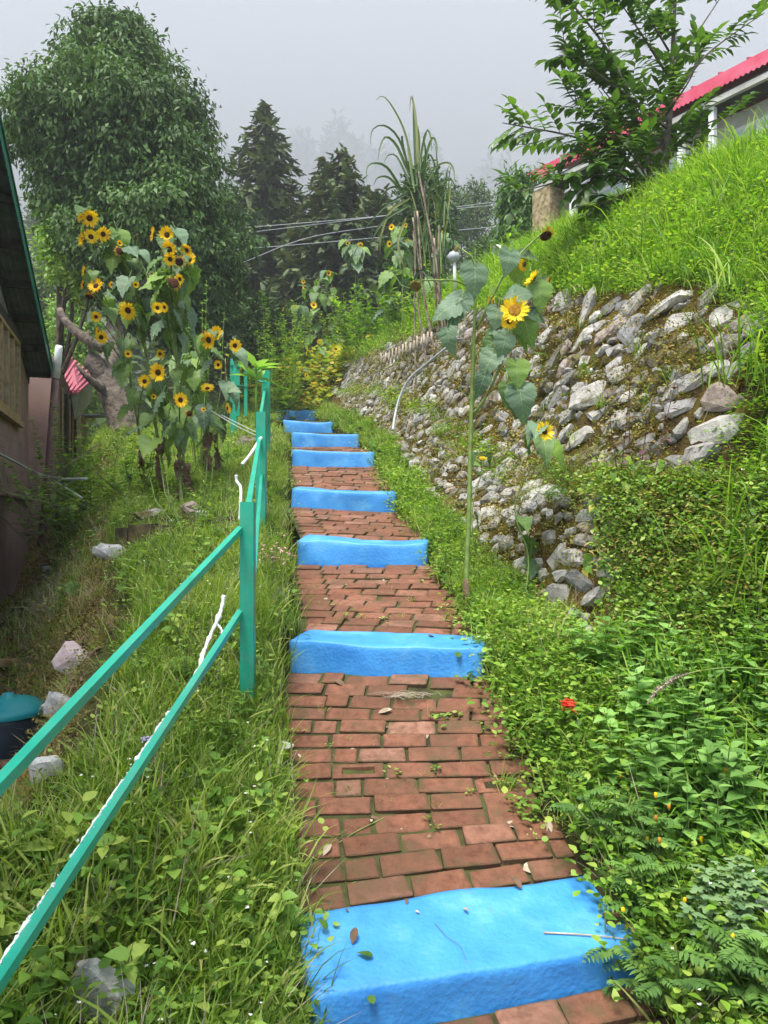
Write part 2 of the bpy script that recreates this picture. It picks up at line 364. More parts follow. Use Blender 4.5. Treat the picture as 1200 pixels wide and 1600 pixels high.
def P3(px, py, Y):                                   # a point of the place seen at that pixel, Y metres ahead
    return np.array([(px - 600) / F * Y, Y, (800 - py) / F * Y])

def vnoise(P, scale, seed=0):
    """cheap smooth value noise for numpy points"""
    P = np.asarray(P) * scale + seed * 17.3
    i = np.floor(P).astype(np.int64); f = P - i; f = f * f * (3 - 2 * f)
    def h(a, b_, c_):
        n = (a * 374761393 + b_ * 668265263 + c_ * 2147483647 + seed * 974711) & 0xffffffff
        n = ((n ^ (n >> 13)) * 1274126177) & 0xffffffff
        return ((n ^ (n >> 16)) & 0xffff) / 65535.0
    r = 0
    for dx in (0, 1):
        for dy in (0, 1):
            for dz in (0, 1):
                w = (f[..., 0] if dx else 1 - f[..., 0]) * (f[..., 1] if dy else 1 - f[..., 1]) * (f[..., 2] if dz else 1 - f[..., 2])
                r = r + w * h(i[..., 0] + dx, i[..., 1] + dy, i[..., 2] + dz)
    return r - .5

# ------------------------------------------------------------ terrain
ZP = [(-4, -2.3), (0, -1.78), (2.0, -1.53), (2.12, -1.52), (2.5, -1.30), (3.72, -.875), (4.05, -.675), (5.58, -.43), (5.9, -.21), (7.08, -.005), (7.35, .205), (8.83, .535),
      (9.1, .74), (10.98, .97), (11.25, 1.155), (13.48, 1.46), (13.75, 1.675), (16.48, 2.06), (16.75, 2.28), (17.4, 2.34), (19.2, 3.9), (24, 4.4), (40, 5)]
def zpath(y): return np.interp(y, [a for a, _ in ZP], [b_ for _, b_ in ZP])
PLt = [(-4, .9), (.5, .03), (2.2, -.2), (3.0, -.36), (3.75, -.49), (4.8, -.60), (5.6, -.69), (7.1, -.895), (8.85, -1.108), (11, -1.37), (13.5, -1.9), (16.5, -2.5), (20, -3.6), (40, -9)]
PRt = [(-4, 1.9), (.5, 1.05), (2.2, .78), (3.0, .64), (3.75, .51), (4.8, .40), (5.6, .315), (7.1, .105), (8.85, -.108), (11, -.363), (13.5, -.94), (16.5, -1.55), (20, -2.6), (40, -8)]
def PL(y): return np.interp(y, [a for a, _ in PLt], [b_ for _, b_ in PLt])
def PR(y): return np.interp(y, [a for a, _ in PRt], [b_ for _, b_ in PRt])
# stations: Y, alley z, foot x, lip (x,z), mid (x,z) | wall foot, lower top, ledge, upper top, slope, ridge (x,z)
ST = [
 (-4,  -1.9, -1.3, (-.9, -1.9), (.3, -2.2),   (2.3, -2.1), (2.8, -1.9), (3.2, -1.7), (3.7, -1.2), (4.4, -.2), (5.4, 1.0)),
 (.5,  -1.85, -1.5, (-1.15, -1.5), (-.3, -1.62), (1.4, -1.6), (1.9, -1.3), (2.3, -1.0), (2.7, -.5), (3.3, .6), (4.2, 1.8)),
 (1.9, -1.7, -1.5, (-1.1, -1.12), (-.5, -1.32), (1.15, -1.42), (1.6, -1.1), (1.9, -.75), (2.25, .0), (2.9, 1.0), (3.6, 2.1)),
 (3.0, -1.55, -1.7, (-1.25, -.74), (-.68, -.90), (1.05, -1.02), (1.5, -.8), (1.8, -.4), (2.15, .5), (2.7, 1.5), (3.3, 2.5)),
 (3.7, -1.45, -1.9, (-1.42, -.60), (-.85, -.64), (1.0, -.76), (1.45, -.62), (1.75, -.2), (2.1, .65), (2.6, 1.6), (3.3, 2.65)),
 (4.1, -1.42, -2.0, (-1.5, -.54), (-.9, -.54), (1.10, -.68), (1.27, .10), (1.62, .24), (2.05, 1.05), (2.55, 1.75), (3.3, 2.6)),
 (4.8, -1.4, -2.3, (-1.8, -.44), (-1.0, -.36), (.88, -.45), (1.10, .08), (1.42, .28), (2.02, 1.45), (2.6, 2.1), (3.35, 2.72)),
 (5.85, -1.36, -2.85, (-2.25, -.30), (-1.15, -.12), (.60, -.12), (.90, .20), (1.12, .40), (1.78, 1.74), (2.5, 2.45), (3.2, 2.88)),
 (6.2, -1.36, -3.0, (-2.3, -.12), (-1.2, .02), (.54, -.05), (.84, .3), (1.05, .5), (1.68, 1.84), (2.4, 2.55), (3.15, 2.93)),
 (7.1, -1.35, -3.6, (-2.6, .02), (-1.35, .14), (.42, .2), (.70, .58), (.88, .76), (1.42, 2.04), (2.2, 2.75), (3.1, 3.12)),
 (8.85, -1.3, -4.3, (-3.2, .33), (-1.6, .56), (.20, .75), (.45, 1.15), (.60, 1.3), (1.05, 2.4), (1.8, 3.0), (3.05, 3.58)),
 (11, -1.2, -5.0, (-3.9, .72), (-1.9, 1.0), (-.10, 1.3), (.06, 1.68), (.18, 1.8), (.50, 2.62), (1.2, 3.3), (2.6, 4.12)),
 (13.5, -.2, -5.9, (-5.25, 1.42), (-2.4, 1.5), (-.62, 1.8), (-.45, 2.15), (-.35, 2.25), (-.05, 2.95), (.7, 3.7), (2.1, 4.6)),
 (16.5, 1.1, -6.9, (-6.1, 2.0), (-3.1, 2.1), (-1.2, 2.35), (-1.1, 2.6), (-1.0, 2.7), (-.7, 3.3), (.3, 4.1), (1.9, 4.9)),
 (19.2, 1.5, -7, (-6, 2.0), (-4.2, 2.6), (-1.6, 3.9), (-1.5, 4.0), (-1.3, 4.05), (-.9, 4.2), (.2, 4.5), (1.9, 5.0)),
 (22, 1.9, -9, (-7, 2.2), (-5, 2.8), (-2.3, 4.1), (-2.0, 4.2), (-1.8, 4.25), (-1.2, 4.4), (0, 4.6), (2.5, 5.1)),
 (32, 2.0, -13, (-10, 2.2), (-8, 2.6), (-5, 3.2), (-4, 3.5), (-3, 3.8), (-1.5, 4.2), (0, 4.6), (3, 5.2)),
 (60, -3, -20, (-16, -3), (-12, -2), (-8, 0), (-5, 1), (-3, 2), (0, 3), (3, 4), (8, 5)),
]
ys = np.array([s_[0] for s_ in ST], float)
def col(i, j=None):
    return np.array([(s_[i] if j is None else s_[i][j]) for s_ in ST], float)
def section(y):
    f = lambda a: np.interp(y, ys, a)
    zp = zpath(y); pl, pr = PL(y), PR(y); hw = -1.85 - .334 * y
    za = f(col(1)); fx = f(col(2))
    pts = [(-40 - .6 * y, za - .5), (min(hw - 1.0, fx - 1.0), za - .02), (min(hw - .05, fx - .6), za), (fx, za), (f(col(3, 0)), f(col(3, 1))), (f(col(4, 0)), f(col(4, 1))),
           (pl - .06, zp + .05), (pl + .02, zp - .2), (pr - .02, zp - .2), (pr + .06, zp + .04)]
    for k in (5, 6, 7, 8, 9, 10): pts.append((f(col(k, 0)), f(col(k, 1))))
    rx, rz = pts[-1]
    pts += [(rx + 1.6, rz + .2), (rx + 7, rz + .5), (45 + y, rz + 3)]
    return np.array(pts)
NSEG = [3, 3, 5, 9, 9, 8, 2, 6, 2, 6, 9, 6, 16, 12, 12, 6, 4, 4]
UY = np.concatenate([np.arange(-4, 1, .25), np.arange(1, 9, .09), np.arange(9, 18, .16), np.arange(18, 60.1, 1.0)])
def build_rows():
    rows = []
    for y in UY:
        s_ = section(y); r = []
        for k, n in enumerate(NSEG):
            t = np.arange(n) / n; r.append(s_[k] + (s_[k + 1] - s_[k]) * t[:, None])
        r.append(s_[-1:]); r = np.concatenate(r)
        rows.append(np.column_stack([r[:, 0], np.full(len(r), y), r[:, 1]]))
    return np.array(rows)
TG = build_rows()                                       # (ny, nu, 3)
UB = np.concatenate([[0], np.cumsum(NSEG)])             # column index of each control point
sm = TG.copy()
for _ in range(2):
    sm[:, 1:-1] = .25 * sm[:, :-2] + .5 * sm[:, 1:-1] + .25 * sm[:, 2:]
    sm[:, 1:-1, 1] = TG[:, 1:-1, 1]
a_, b_ = UB[6], UB[9]
keep = np.zeros(TG.shape[1]); keep[a_ - 0:b_ + 1] = 1
TG = TG * keep[None, :, None] + sm * (1 - keep[None, :, None])
for _ in range(2):
    s2 = TG.copy(); s2[1:-1] = .25 * TG[:-2] + .5 * TG[1:-1] + .25 * TG[2:]; s2[..., 1] = TG[..., 1]
    TG = TG * keep[None, :, None] + s2 * (1 - keep[None, :, None])
amp = np.ones(TG.shape[1]) * .09; amp[a_:b_ + 1] = 0; amp[a_ - 2:a_] = .03; amp[b_ + 1:b_ + 3] = .03; amp[UB[1]:UB[3]] = .05
dn = vnoise(TG, 1.7, 1) * 1.2 + vnoise(TG, 4.5, 2) * .6 + vnoise(TG, 11, 3) * .35
TG[..., 2] += dn * amp[None]
TG[..., 0] += vnoise(TG, 2.3, 4) * amp[None] * 1.2 * (np.abs(TG[..., 0]) < 8)
ny, nu = TG.shape[:2]
idx = np.arange(ny * nu).reshape(ny, nu)
quads = np.stack([idx[:-1, :-1], idx[:-1, 1:], idx[1:, 1:], idx[1:, :-1]], -1).reshape(-1, 4)
zone = np.zeros(nu); zone[UB[1]:UB[4]] = 1; zone[UB[10]:UB[13] + 1] = 1
zone2 = np.broadcast_to(zone[None], (ny, nu)).copy(); zone2[UY < 3.8, UB[10]:] = 0
g = G(); g.addA(TG.reshape(-1, 3), [quads])
me = g.mesh('ground', M['ground'])
za = me.attributes.new('zone', 'FLOAT', 'POINT'); za.data.foreach_set('value', zone2.reshape(-1).astype(np.float32))
ground = tag(link('ground', me), kind='structure')
TB = BVHTree.FromPolygons([tuple(v) for v in TG.reshape(-1, 3)], [tuple(int(i) for i in q) for q in quads])
def gz(x, y, top=30.0):
    h = TB.ray_cast(Vector((x, y, top)), Vector((0, 0, -1)))
    return h[0].z if h[0] else 0.0
def gpix(px, py):
    d = Vector(((px - 600) / F, 1, (800 - py) / F)).normalized(); h = TB.ray_cast(Vector((0, 0, 0)), d)
    return np.array(h[0]) if h[0] else None
def tsample(n, u0, u1, y0, y1, falloff=1.0):
    """n random points on the ground between two control columns and two distances; denser near the camera"""
    out = np.zeros((0, 3)); nr = np.zeros((0, 3))
    k0, k1 = UB[u0], UB[u1]
    i0 = max(np.searchsorted(UY, y0) - 1, 0); i1 = min(np.searchsorted(UY, y1), ny - 1)
    A = TG[i0:i1, k0:k1]; B = TG[i0:i1, k0 + 1:k1 + 1]; D = TG[i0 + 1:i1 + 1, k0:k1]; E = TG[i0 + 1:i1 + 1, k0 + 1:k1 + 1]
    cr = np.cross(B - A, D - A); area = np.linalg.norm(cr, axis=-1)
    dist = np.maximum(np.linalg.norm(.5 * (A + E), axis=-1), 1.0)
    mid = .5 * (A + E); vis = (np.abs(mid[..., 0]) < mid[..., 1] * .60 + 1.6) & (mid[..., 1] > -.2)
    w = (area * vis / dist ** falloff).reshape(-1); w = w / w.sum()
    ch = rng.choice(len(w), n, p=w); a, b_ = rng.random((2, n, 1))
    A, B, D, E = (q.reshape(-1, 3)[ch] for q in (A, B, D, E))
    P = (A * (1 - a) + B * a) * (1 - b_) + (D * (1 - a) + E * a) * b_
    nn = cr.reshape(-1, 3)[ch]; nn = nn / np.maximum(np.linalg.norm(nn, axis=1, keepdims=True), 1e-9)
    return P, nn

# ------------------------------------------------------------ haze
def make_haze(density=.0015):
    g = G(); box(g, (-420, -6, -12), (420, 520, 235))
    m = bpy.data.materials.new('haze'); m.use_nodes = True; nt = m.node_tree; nt.nodes.clear()
    o = N(nt, 'ShaderNodeOutputMaterial'); v = N(nt, 'ShaderNodeVolumePrincipled')
    v.inputs['Color'].default_value = (.90, .925, .965, 1); v.inputs['Density'].default_value = density
    nt.links.new(v.outputs[0], o.inputs['Volume'])
    h = tag(link('haze', g.mesh('haze', m, False)), kind='stuff')
    return h
make_haze()

# ------------------------------------------------------------ far hills
hx = np.linspace(-420, 420, 120) * .98; hy = np.concatenate([np.linspace(59, 200, 50), np.linspace(205, 505, 50)])
HX, HY = np.meshgrid(hx, hy)
base = np.interp(HY, [59, 75, 105, 150, 200, 260, 505], [-6, -1, 18, 46, 74, 98, 125])
side = np.interp(HX, [-420, -160, -60, 40, 130, 420], [40, 20, 2, 0, 16, 45]) * np.clip((HY - 60) / 120, 0, 1)
PP = np.stack([HX, HY, HY * 0], -1)
HZ = base + side + vnoise(PP, .018, 8) * 46 * np.clip((HY - 60) / 120, 0, 1) + vnoise(PP, .06, 9) * 12 * np.clip((HY - 60) / 60, 0, 1)
HZ = np.minimum(HZ, 226)
hid = np.arange(HX.size).reshape(HX.shape)
g = G(); g.addA(np.stack([HX, HY, HZ], -1).reshape(-1, 3), [np.stack([hid[:-1, :-1], hid[:-1, 1:], hid[1:, 1:], hid[1:, :-1]], -1).reshape(-1, 4)])
M['hill'] = simple('hillside', (.03, .05, .02), (.06, .09, .035), .05, rough=1)
hills = tag(link('hills', g.mesh('hills', M['hill'])), kind='structure')
def hz(x, y):
    i = np.clip(np.searchsorted(hy, y) - 1, 0, len(hy) - 2); j = np.clip(np.searchsorted(hx, x) - 1, 0, len(hx) - 2)
    return HZ[i, j]

# ------------------------------------------------------------ the path of bricks and its blue steps
KERB = [  # front-left-top, front-right-top, bottom left z, bottom right z, depth, rise
 ((-.201, 2.05, -1.352), (.84, 2.335, -1.355), -1.505, -1.49, .345, .055),
 ((-.512, 3.95, -.690), (.503, 3.72, -.690), -.873, -.845, .32, .02),
 ((-.665, 5.60, -.208), (.322, 5.47, -.238), -.42, -.415, .30, .025),
 ((-.888, 7.10, .232), (.112, 7.05, .185), .03, -.02, .27, .02),
 ((-1.11, 8.88, .757), (-.115, 8.82, .715), .54, .52, .27, .02),
 ((-1.38, 11.02, 1.19), (-.363, 10.98, 1.158), .96, .955, .25, .02),
 ((-1.85, 13.5, 1.69), (-.94, 13.5, 1.645), 1.46, 1.445, .25, .02),
 ((-2.47, 16.5, 2.31), (-1.54, 16.5, 2.27), 2.06, 2.05, .3, .02)]
KLAB = ['nearest and broadest blue painted step, twig and brick chip lying on its top',
        'second blue step up, its pale top in full view below the sunflower stalk',
        'third blue step up, left end hidden by leaves beside the pink flowers',
        'fourth blue step up, between the two short brick landings',
        'fifth blue step up, with dark round damp stains on its front',
        'sixth blue step up, narrow strip of brick showing just above its foot',
        'seventh blue step up, second from the top of the flight',
        'topmost and smallest blue step, under the yellow leaved bed']
def kerb(i, k):
    fl, fr, bl, br, dep, rise = k
    fl, fr = np.array(fl), np.array(fr); L = np.linalg.norm((fr - fl)[:2]); e = (fr - fl) / L; e[2] = 0
    dirn = np.array([-e[1], e[0], 0])
    n = max(int(L / .018), 20) if i < 3 else 30
    ring = []
    H = 1.0; r = .022
    # cross section: parameters (d, h) with h in 0..1 of height for the front part
    sec = [(0.0, 0.0), (0, .12), (0, .3), (0, .5), (0, .7), (0, .85), (.002, .955), (.006, .985), (.014, 1.0)]
    tops = [(dep * f, 1.0) for f in (.2, .35, .5, .65, .8, .92)] + [(dep - .008, .985), (dep, .93), (dep, .4), (dep, 0)]
    sec = sec + tops
    V = []; m = len(sec)
    for a in range(n + 1):
        t = a / n; endr = min(t, 1 - t) * L
        for (d, h) in sec:
            zt = fl[2] + (fr[2] - fl[2]) * t + rise * (d / dep) - .012 * math.sin(t * math.pi) * (1 if i else 0)
            zb = (bl + (br - bl) * t) - .05
            shrink = max(0, .02 - endr) / .02
            zz = zb + (zt - zb) * h - shrink * .008 * (h > .9)
            p = fl + (fr - fl) * t; p = p * np.array([1, 1, 0]) + dirn * (d + shrink * .012 * (1 if d < dep / 2 else -1)); p[2] = zz
            V.append(p)
    V = np.array(V)
    nz = np.stack([vnoise(V, 4, 20 + i), vnoise(V, 4, 40 + i), vnoise(V, 4, 60 + i)], -1) * .034 + np.stack([vnoise(V, 17, 21 + i), vnoise(V, 17, 41 + i), vnoise(V, 17, 61 + i)], -1) * .006
    V = V + nz * np.array([1, 1, .8])
    q = []
    for a in range(n):
        for b_ in range(m):
            b2 = (b_ + 1) % m; q.append((a * m + b_, a * m + b2, (a + 1) * m + b2, (a + 1) * m + b_))
    g = G(); g.addA(V, [np.array(q)[:, ::-1]])
    g.F.append((np.array([[a for a in range(m)]]) , 0)); g.F.append((np.array([[n * m + a for a in range(m)][::-1]]), 0))
    o = bpy.data.objects.new('blue_step', None)
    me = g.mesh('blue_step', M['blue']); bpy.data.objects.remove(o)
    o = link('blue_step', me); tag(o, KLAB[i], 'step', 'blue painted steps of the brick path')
    return o
for i, k in enumerate(KERB): kerb(i, k)

def chunk(name, m_, jit, bev, seed, flat=False, dims=(1, 1, 1)):
    """a bevelled block with uneven corners: 24 vertices"""
    r = np.random.default_rng(seed); V = []; key = {}
    for sx in (-1, 1):
        for sy in (-1, 1):
            for sz in (-1, 1):
                c = np.array([sx, sy, sz], float) * .5; c = c + (r.random(3) - .5) * jit
                for ax in range(3):
                    p = c.copy()
                    for k in range(3):
                        if k != ax: p[k] -= (sx, sy, sz)[k] * bev * (.6 + .8 * r.random())
                    key[(sx, sy, sz, ax)] = len(V); V.append(p)
    # vertex (.., ax): kept at full extent along ax
    F4 = []; F3 = []
    for ax in range(3):
        o1, o2 = (ax + 1) % 3, (ax + 2) % 3
        for s_ in (-1, 1):
            loop = []
            for a, b_ in ((-1, -1), (1, -1), (1, 1), (-1, 1)):
                t = [0, 0, 0]; t[ax] = s_; t[o1] = a; t[o2] = b_; loop.append(key[(*t, ax)])
            F4.append(loop if s_ > 0 else loop[::-1])
    for ax in range(3):                       # edges along ax
        o1, o2 = (ax + 1) % 3, (ax + 2) % 3
        for a in (-1, 1):
            for b_ in (-1, 1):
                t0 = [0, 0, 0]; t0[ax] = -1; t0[o1] = a; t0[o2] = b_; t1 = list(t0); t1[ax] = 1
                f = [key[(*t0, o1)], key[(*t1, o1)], key[(*t1, o2)], key[(*t0, o2)]]
                F4.append(f if a * b_ < 0 else f[::-1])
    for sx in (-1, 1):
        for sy in (-1, 1):
            for sz in (-1, 1):
                f = [key[(sx, sy, sz, 0)], key[(sx, sy, sz, 1)], key[(sx, sy, sz, 2)]]
                F3.append(f if sx * sy * sz > 0 else f[::-1])
    V = np.array(V) * np.array(dims)
    return V, [np.array(F4), np.array(F3)]
def mesh_of(name, proto, m_, smooth=False):
    g = G(); g.addA(*proto); return g.mesh(name, m_, smooth)
BR = [mesh_of('brick', chunk('b', None, .07, .045, s_, dims=(1, 1, 1)), M['brick']) for s_ in range(8)]
def frog_brick():                               # a brick lying with its hollow up
    g = G(); L, W, T = .5, .5, .5; a, b_ = .33, .24
    O = [(-L, -W), (L, -W), (L, W), (-L, W)]; I = [(-a, -b_), (a, -b_), (a, b_), (-a, b_)]
    V = [(x, y, T) for x, y in O] + [(x, y, T) for x, y in I] + [(x * .85, y * .7, T - .38) for x, y in I] + [(x, y, -T) for x, y in O]
    F = [(i, (i + 1) % 4, 4 + (i + 1) % 4, 4 + i) for i in range(4)] + [(4 + i, 4 + (i + 1) % 4, 8 + (i + 1) % 4, 8 + i) for i in range(4)] + [(8, 9, 10, 11)] + [(i, 12 + i, 12 + (i + 1) % 4, (i + 1) % 4) for i in range(4)]
    g.addA(V, [np.array(F)]); return g.mesh('brick', M['brick'], False)
FROG = frog_brick()
def kline(i, back):
    """left and right x,y,z of a step's back or front line"""
    fl, fr, bl, br, dep, rise = KERB[i]; fl, fr = np.array(fl), np.array(fr)
    e = fr - fl; e[2] = 0; e /= np.linalg.norm(e); d = np.array([-e[1], e[0], 0])
    if back:
        a, b_ = fl + d * (dep + .01), fr + d * (dep + .01); a[2] = fl[2] + rise - .015; b_[2] = fr[2] + rise - .015
    else:
        a, b_ = fl.copy() - d * .01, fr.copy() - d * .01; a[2] = bl + .015; b_[2] = br + .015
    return a, b_
segs = []
a, b_ = kline(0, False); segs.append((a - np.array([-.08, .62, .12]), b_ - np.array([-.08, .75, .14]), a + [0, 0, .0], b_, 6, .105))
for i in range(5):
    a, b_ = kline(i, True); c_, d_ = kline(i + 1, False)
    segs.append((a, b_, c_, d_, [14, 12, 9, 11, 12][i], .12))
segs2 = segs[:]
a, b_ = kline(5, True); c_, d_ = kline(6, False); segs2.append((a, b_, c_, d_, 12, 0)); a, b_ = kline(6, True); c_, d_ = kline(7, False); segs2.append((a, b_, c_, d_, 12, 0))
a, b_ = kline(7, True); segs2.append((a, b_, a + [-.4, 1.2, .12], b_ + [-.4, 1.0, .12], 5, 0))
g = G()
for (a, b_, c_, d_, rows, _) in segs2:
    e = (b_ - a) / np.linalg.norm(b_ - a); f_ = (c_ - a) / np.linalg.norm(c_ - a); nu2, nv2 = 12, 16; V = []
    A, B_, C_, D_ = a - e * .05 - f_ * .03, b_ + e * .05 - f_ * .03, c_ - e * .05 + f_ * .03, d_ + e * .05 + f_ * .03
    for i in range(nv2 + 1):
        for j in range(nu2 + 1):
            u, v = j / nu2, i / nv2; p = (A * (1 - u) + B_ * u) * (1 - v) + (C_ * (1 - u) + D_ * u) * v; V.append(p - [0, 0, .0125])
    V = np.array(V); V[:, 2] += vnoise(V, 9, 5) * .012; ii = np.arange(len(V)).reshape(nv2 + 1, nu2 + 1)
    g.addA(V, [np.stack([ii[:-1, :-1], ii[:-1, 1:], ii[1:, 1:], ii[1:, :-1]], -1).reshape(-1, 4)])
path = tag(link('path', g.mesh('path', M['joint'])), kind='structure')
nb = 0
for si, (a, b_, c_, d_, rows, _) in enumerate(segs):
    a, b_, c_, d_ = (np.array(q, float) for q in (a, b_, c_, d_))
    if si == 1: b_ = b_ + (b_ - a) * -.06
    for r_ in range(rows):
        t = (r_ + .5) / rows
        p0 = a + (c_ - a) * t; p1 = b_ + (d_ - b_) * t
        p0[0] -= .01 + .015 * rng.random()
        L = np.linalg.norm(p1 - p0); e = (p1 - p0) / L
        s_ = ((c_ + d_) - (a + b_)); s_ = s_ / np.linalg.norm(s_); nrm = np.cross(e, s_); nrm /= np.linalg.norm(nrm); s2 = np.cross(nrm, e)
        pitch = np.linalg.norm(((c_ + d_) - (a + b_)) / 2) / rows
        x = 0; k = 0
        while x < L - .03:
            if k == 0: bl_ = .195 + .01 * rng.random()
            elif k == 1 and r_ % 2: bl_ = .105 + .02 * rng.random()
            else: bl_ = .205 + .03 * rng.random()
            if rng.random() < .06: bl_ *= .6
            bl_ = min(bl_, L - x + .04)
            if bl_ > .04:
                ctr = p0 + e * (x + bl_ / 2)
                tz = rng.normal(0, .0045)
                rot = rng.normal(0, .024)
                ex = e * math.cos(rot) + s2 * math.sin(rot); sx = np.cross(nrm, ex)
                nn = nrm + e * rng.normal(0, .02) + s2 * rng.normal(0, .03); nn /= np.linalg.norm(nn); sx = np.cross(nn, ex); sx /= np.linalg.norm(sx)
                Rm = np.stack([ex, sx, nn], -1)
                frog = si == 1 and (r_, k) in ((6, 1), (10, 3), (5, 4))
                gap = .007 + .006 * rng.random()
                ctr = ctr + nrm * (-.028 + tz)
                if not (si == 1 and (r_, k) in ((12, 3),)):
                    link('brick', FROG if frog else BR[int(rng.integers(8))], path, mat4(Rm, ctr, (bl_ - gap, pitch - gap, .06)))
                    nb += 1
            x += bl_ + .002; k += 1
print('bricks', nb)

# ------------------------------------------------------------ dry stone walls
ROCK = [chunk('r', None, .34, .20, 100 + s_) for s_ in range(16)]
ROCKM = {k: [mesh_of('stone', r_, M[k]) for r_ in ROCK] for k in ('stone', 'stone_dark', 'stone_mossy')}
def surf(u, y):
    j = np.clip(np.searchsorted(UY, y) - 1, 0, ny - 2); fy = (y - UY[j]) / (UY[j + 1] - UY[j])
    i = int(np.clip(math.floor(u), 0, nu - 2)); fu = u - i
    A = TG[j, i] * (1 - fu) + TG[j, i + 1] * fu; B = TG[j + 1, i] * (1 - fu) + TG[j + 1, i + 1] * fu
    p = A * (1 - fy) + B * fy
    du = TG[j, i + 1] - TG[j, i]; dy = TG[j + 1, i] - TG[j, i]
    n = np.cross(du, dy); n /= np.linalg.norm(n)
    return p, n
def wall_core(parent, k0, k1, y0, y1, off=.012):
    i0 = max(np.searchsorted(UY, y0) - 1, 0); i1 = np.searchsorted(UY, y1)
    S = TG[i0:i1 + 1, UB[k0]:UB[k1] + 1]; du = np.gradient(S, axis=1); dy = np.gradient(S, axis=0)
    n = np.cross(du, dy); n /= np.linalg.norm(n, axis=-1, keepdims=True)
    a = S + n * (off + .03 * vnoise(S, 7, 31)[..., None]); h, w = S.shape[:2]
    id_ = np.arange(h * w).reshape(h, w); g = G()
    g.addA(a.reshape(-1, 3), [np.stack([id_[:-1, :-1], id_[:-1, 1:], id_[1:, 1:], id_[1:, :-1]], -1).reshape(-1, 4)])
    return part('core', g, M['wallcore'], parent)
def stone_R(n, ang):
    v = np.array([0, 1., 0]); v = v - n * np.dot(v, n); v /= np.linalg.norm(v)      # along the wall, away
    up = np.cross(v, n); up = up if up[2] > 0 else -up
    lng = -v * math.cos(ang) + up * math.sin(ang); sh = np.cross(n, lng)
    return np.stack([lng, sh, n], -1)
WALLSTONES = {}
def stone_wall(name, label, k0, k1, y0, y1, seed, smin, smax, ang0, boulders, tries=9000, topmoss=.0):
    r = np.random.default_rng(seed)
    root = thing(name, label, 'wall', tuple(surf(UB[k0], max(y0, 4.2))[0]))
    wall_core(root, k0, k1, y0, y1)
    o0 = Vector(root.location); placed = []; recs = []
    def put(p, n, lng, sh, th, ang, mk, vi):
        recs.append((p, n, lng, sh, th, ang, mk, vi))
    for (px, py, w, h, ang, mk) in boulders:
        p = gpix(px, py)
        if p is None: continue
        hh = TB.find_nearest(Vector(p)); n = np.array(hh[1]); n = n if n[0] < 0 or n[2] > 0 else -n
        if n[2] < 0: n = -n
        Y = p[1]; put(p, n, w / F * Y, h / F * Y, .8 * h / F * Y, R(ang), mk, int(r.integers(16)))
        placed.append((p, w / F * Y * .5, h / F * Y * .5))
    for it in range(tries):
        y = y0 + (y1 - y0) * r.random() ** 1.15; u = (UB[k0 - 1] if k0 == 12 and y > 5.3 and r.random() < .35 else UB[k0]); u = u + (UB[k1] - u) * r.random()
        p, n = surf(u, y)
        big = r.random() ** 1.6
        lng = smin + (smax - smin) * big
        if it > tries * .8: lng = .045 + .07 * r.random()
        sh = lng * (.5 + .28 * r.random())
        ok = True; fac = 1.12 if it <= tries * .8 else 1.0
        for q, a_, b2 in placed:
            dd = q - p
            if abs(dd[1]) > .5 or abs(dd[2]) > .5: continue
            if dd @ dd < ((a_ + lng / 2) * .5 + (b2 + sh / 2) * .5) ** 2 * fac: ok = False; break
        if not ok: continue
        placed.append((p, lng / 2, sh / 2))
        mk = 'stone' if r.random() < .6 else ('stone_mossy' if r.random() < .7 else 'stone_dark')
        put(p, n, lng, sh, .07 + .05 * r.random(), R(ang0 + r.normal(0, 16)), mk, int(r.integers(16)))
    px_ = [rc[2] * F / rc[0][1] for rc in recs]
    order = np.argsort(px_)[::-1]; gs = G(); ns = 0
    for rank, ix in enumerate(order):
        p, n, lng, sh, th, ang, mk, vi = recs[ix]
        n2 = n + r.normal(0, .17, 3); n2 /= np.linalg.norm(n2)
        Rm = stone_R(n2, ang); c = p - n * (th * .5 - .026 - .024 * r.random())
        if rank < 299: link('stone', ROCKM[mk][vi], root, mat4(Rm, Vector(c) - o0, (lng, sh, th)))
        else: gs.inst(ROCK[vi], Rm[None], c[None], np.array([[lng, sh, th]])); ns += 1
    if gs.n: tag(part('small_stones', gs, M['stone'], root, False), kind='stuff')
    print(name, len(recs), ns); WALLSTONES[name] = recs
    return root
up_b = [(1108, 682, 88, 46, 25, 'stone'), (1092, 712, 80, 34, 5, 'stone_dark'), (1088, 742, 100, 44, -5, 'stone_dark'), (1128, 625, 66, 44, -15, 'stone_dark'),
        (1098, 588, 92, 32, 32, 'stone'), (1036, 482, 100, 30, 18, 'stone'), (1062, 508, 66, 38, 20, 'stone'), (995, 476, 62, 26, 35, 'stone'), (1085, 545, 90, 42, 10, 'stone_mossy'),
        (1010, 690, 55, 28, 20, 'stone'), (975, 585, 55, 30, 50, 'stone'), (785, 652, 62, 18, -8, 'stone_dark'), (787, 674, 78, 24, -6, 'stone_dark'), (770, 625, 60, 22, 5, 'stone_mossy')]
lo_b = [(932, 776, 82, 44, 12, 'stone'), (918, 806, 62, 22, 5, 'stone_dark'), (922, 826, 58, 18, 8, 'stone_dark'), (924, 846, 60, 20, 5, 'stone_dark'), (902, 870, 58, 28, 5, 'stone'), (908, 908, 56, 26, -10, 'stone_dark'),
        (874, 936, 56, 40, 20, 'stone'), (915, 992, 60, 26, 5, 'stone_dark'), (840, 812, 34, 20, 20, 'stone'), (862, 838, 44, 26, 15, 'stone'), (848, 772, 48, 30, 30, 'stone'), (876, 776, 24, 26, 60, 'stone')]
stone_wall('stone_wall', 'tall sloping dry stone wall of pale stones with brown moss, under the grassy slope', 12, 13, 4.0, 17, 5, .12, .33, 44, up_b, 16000)
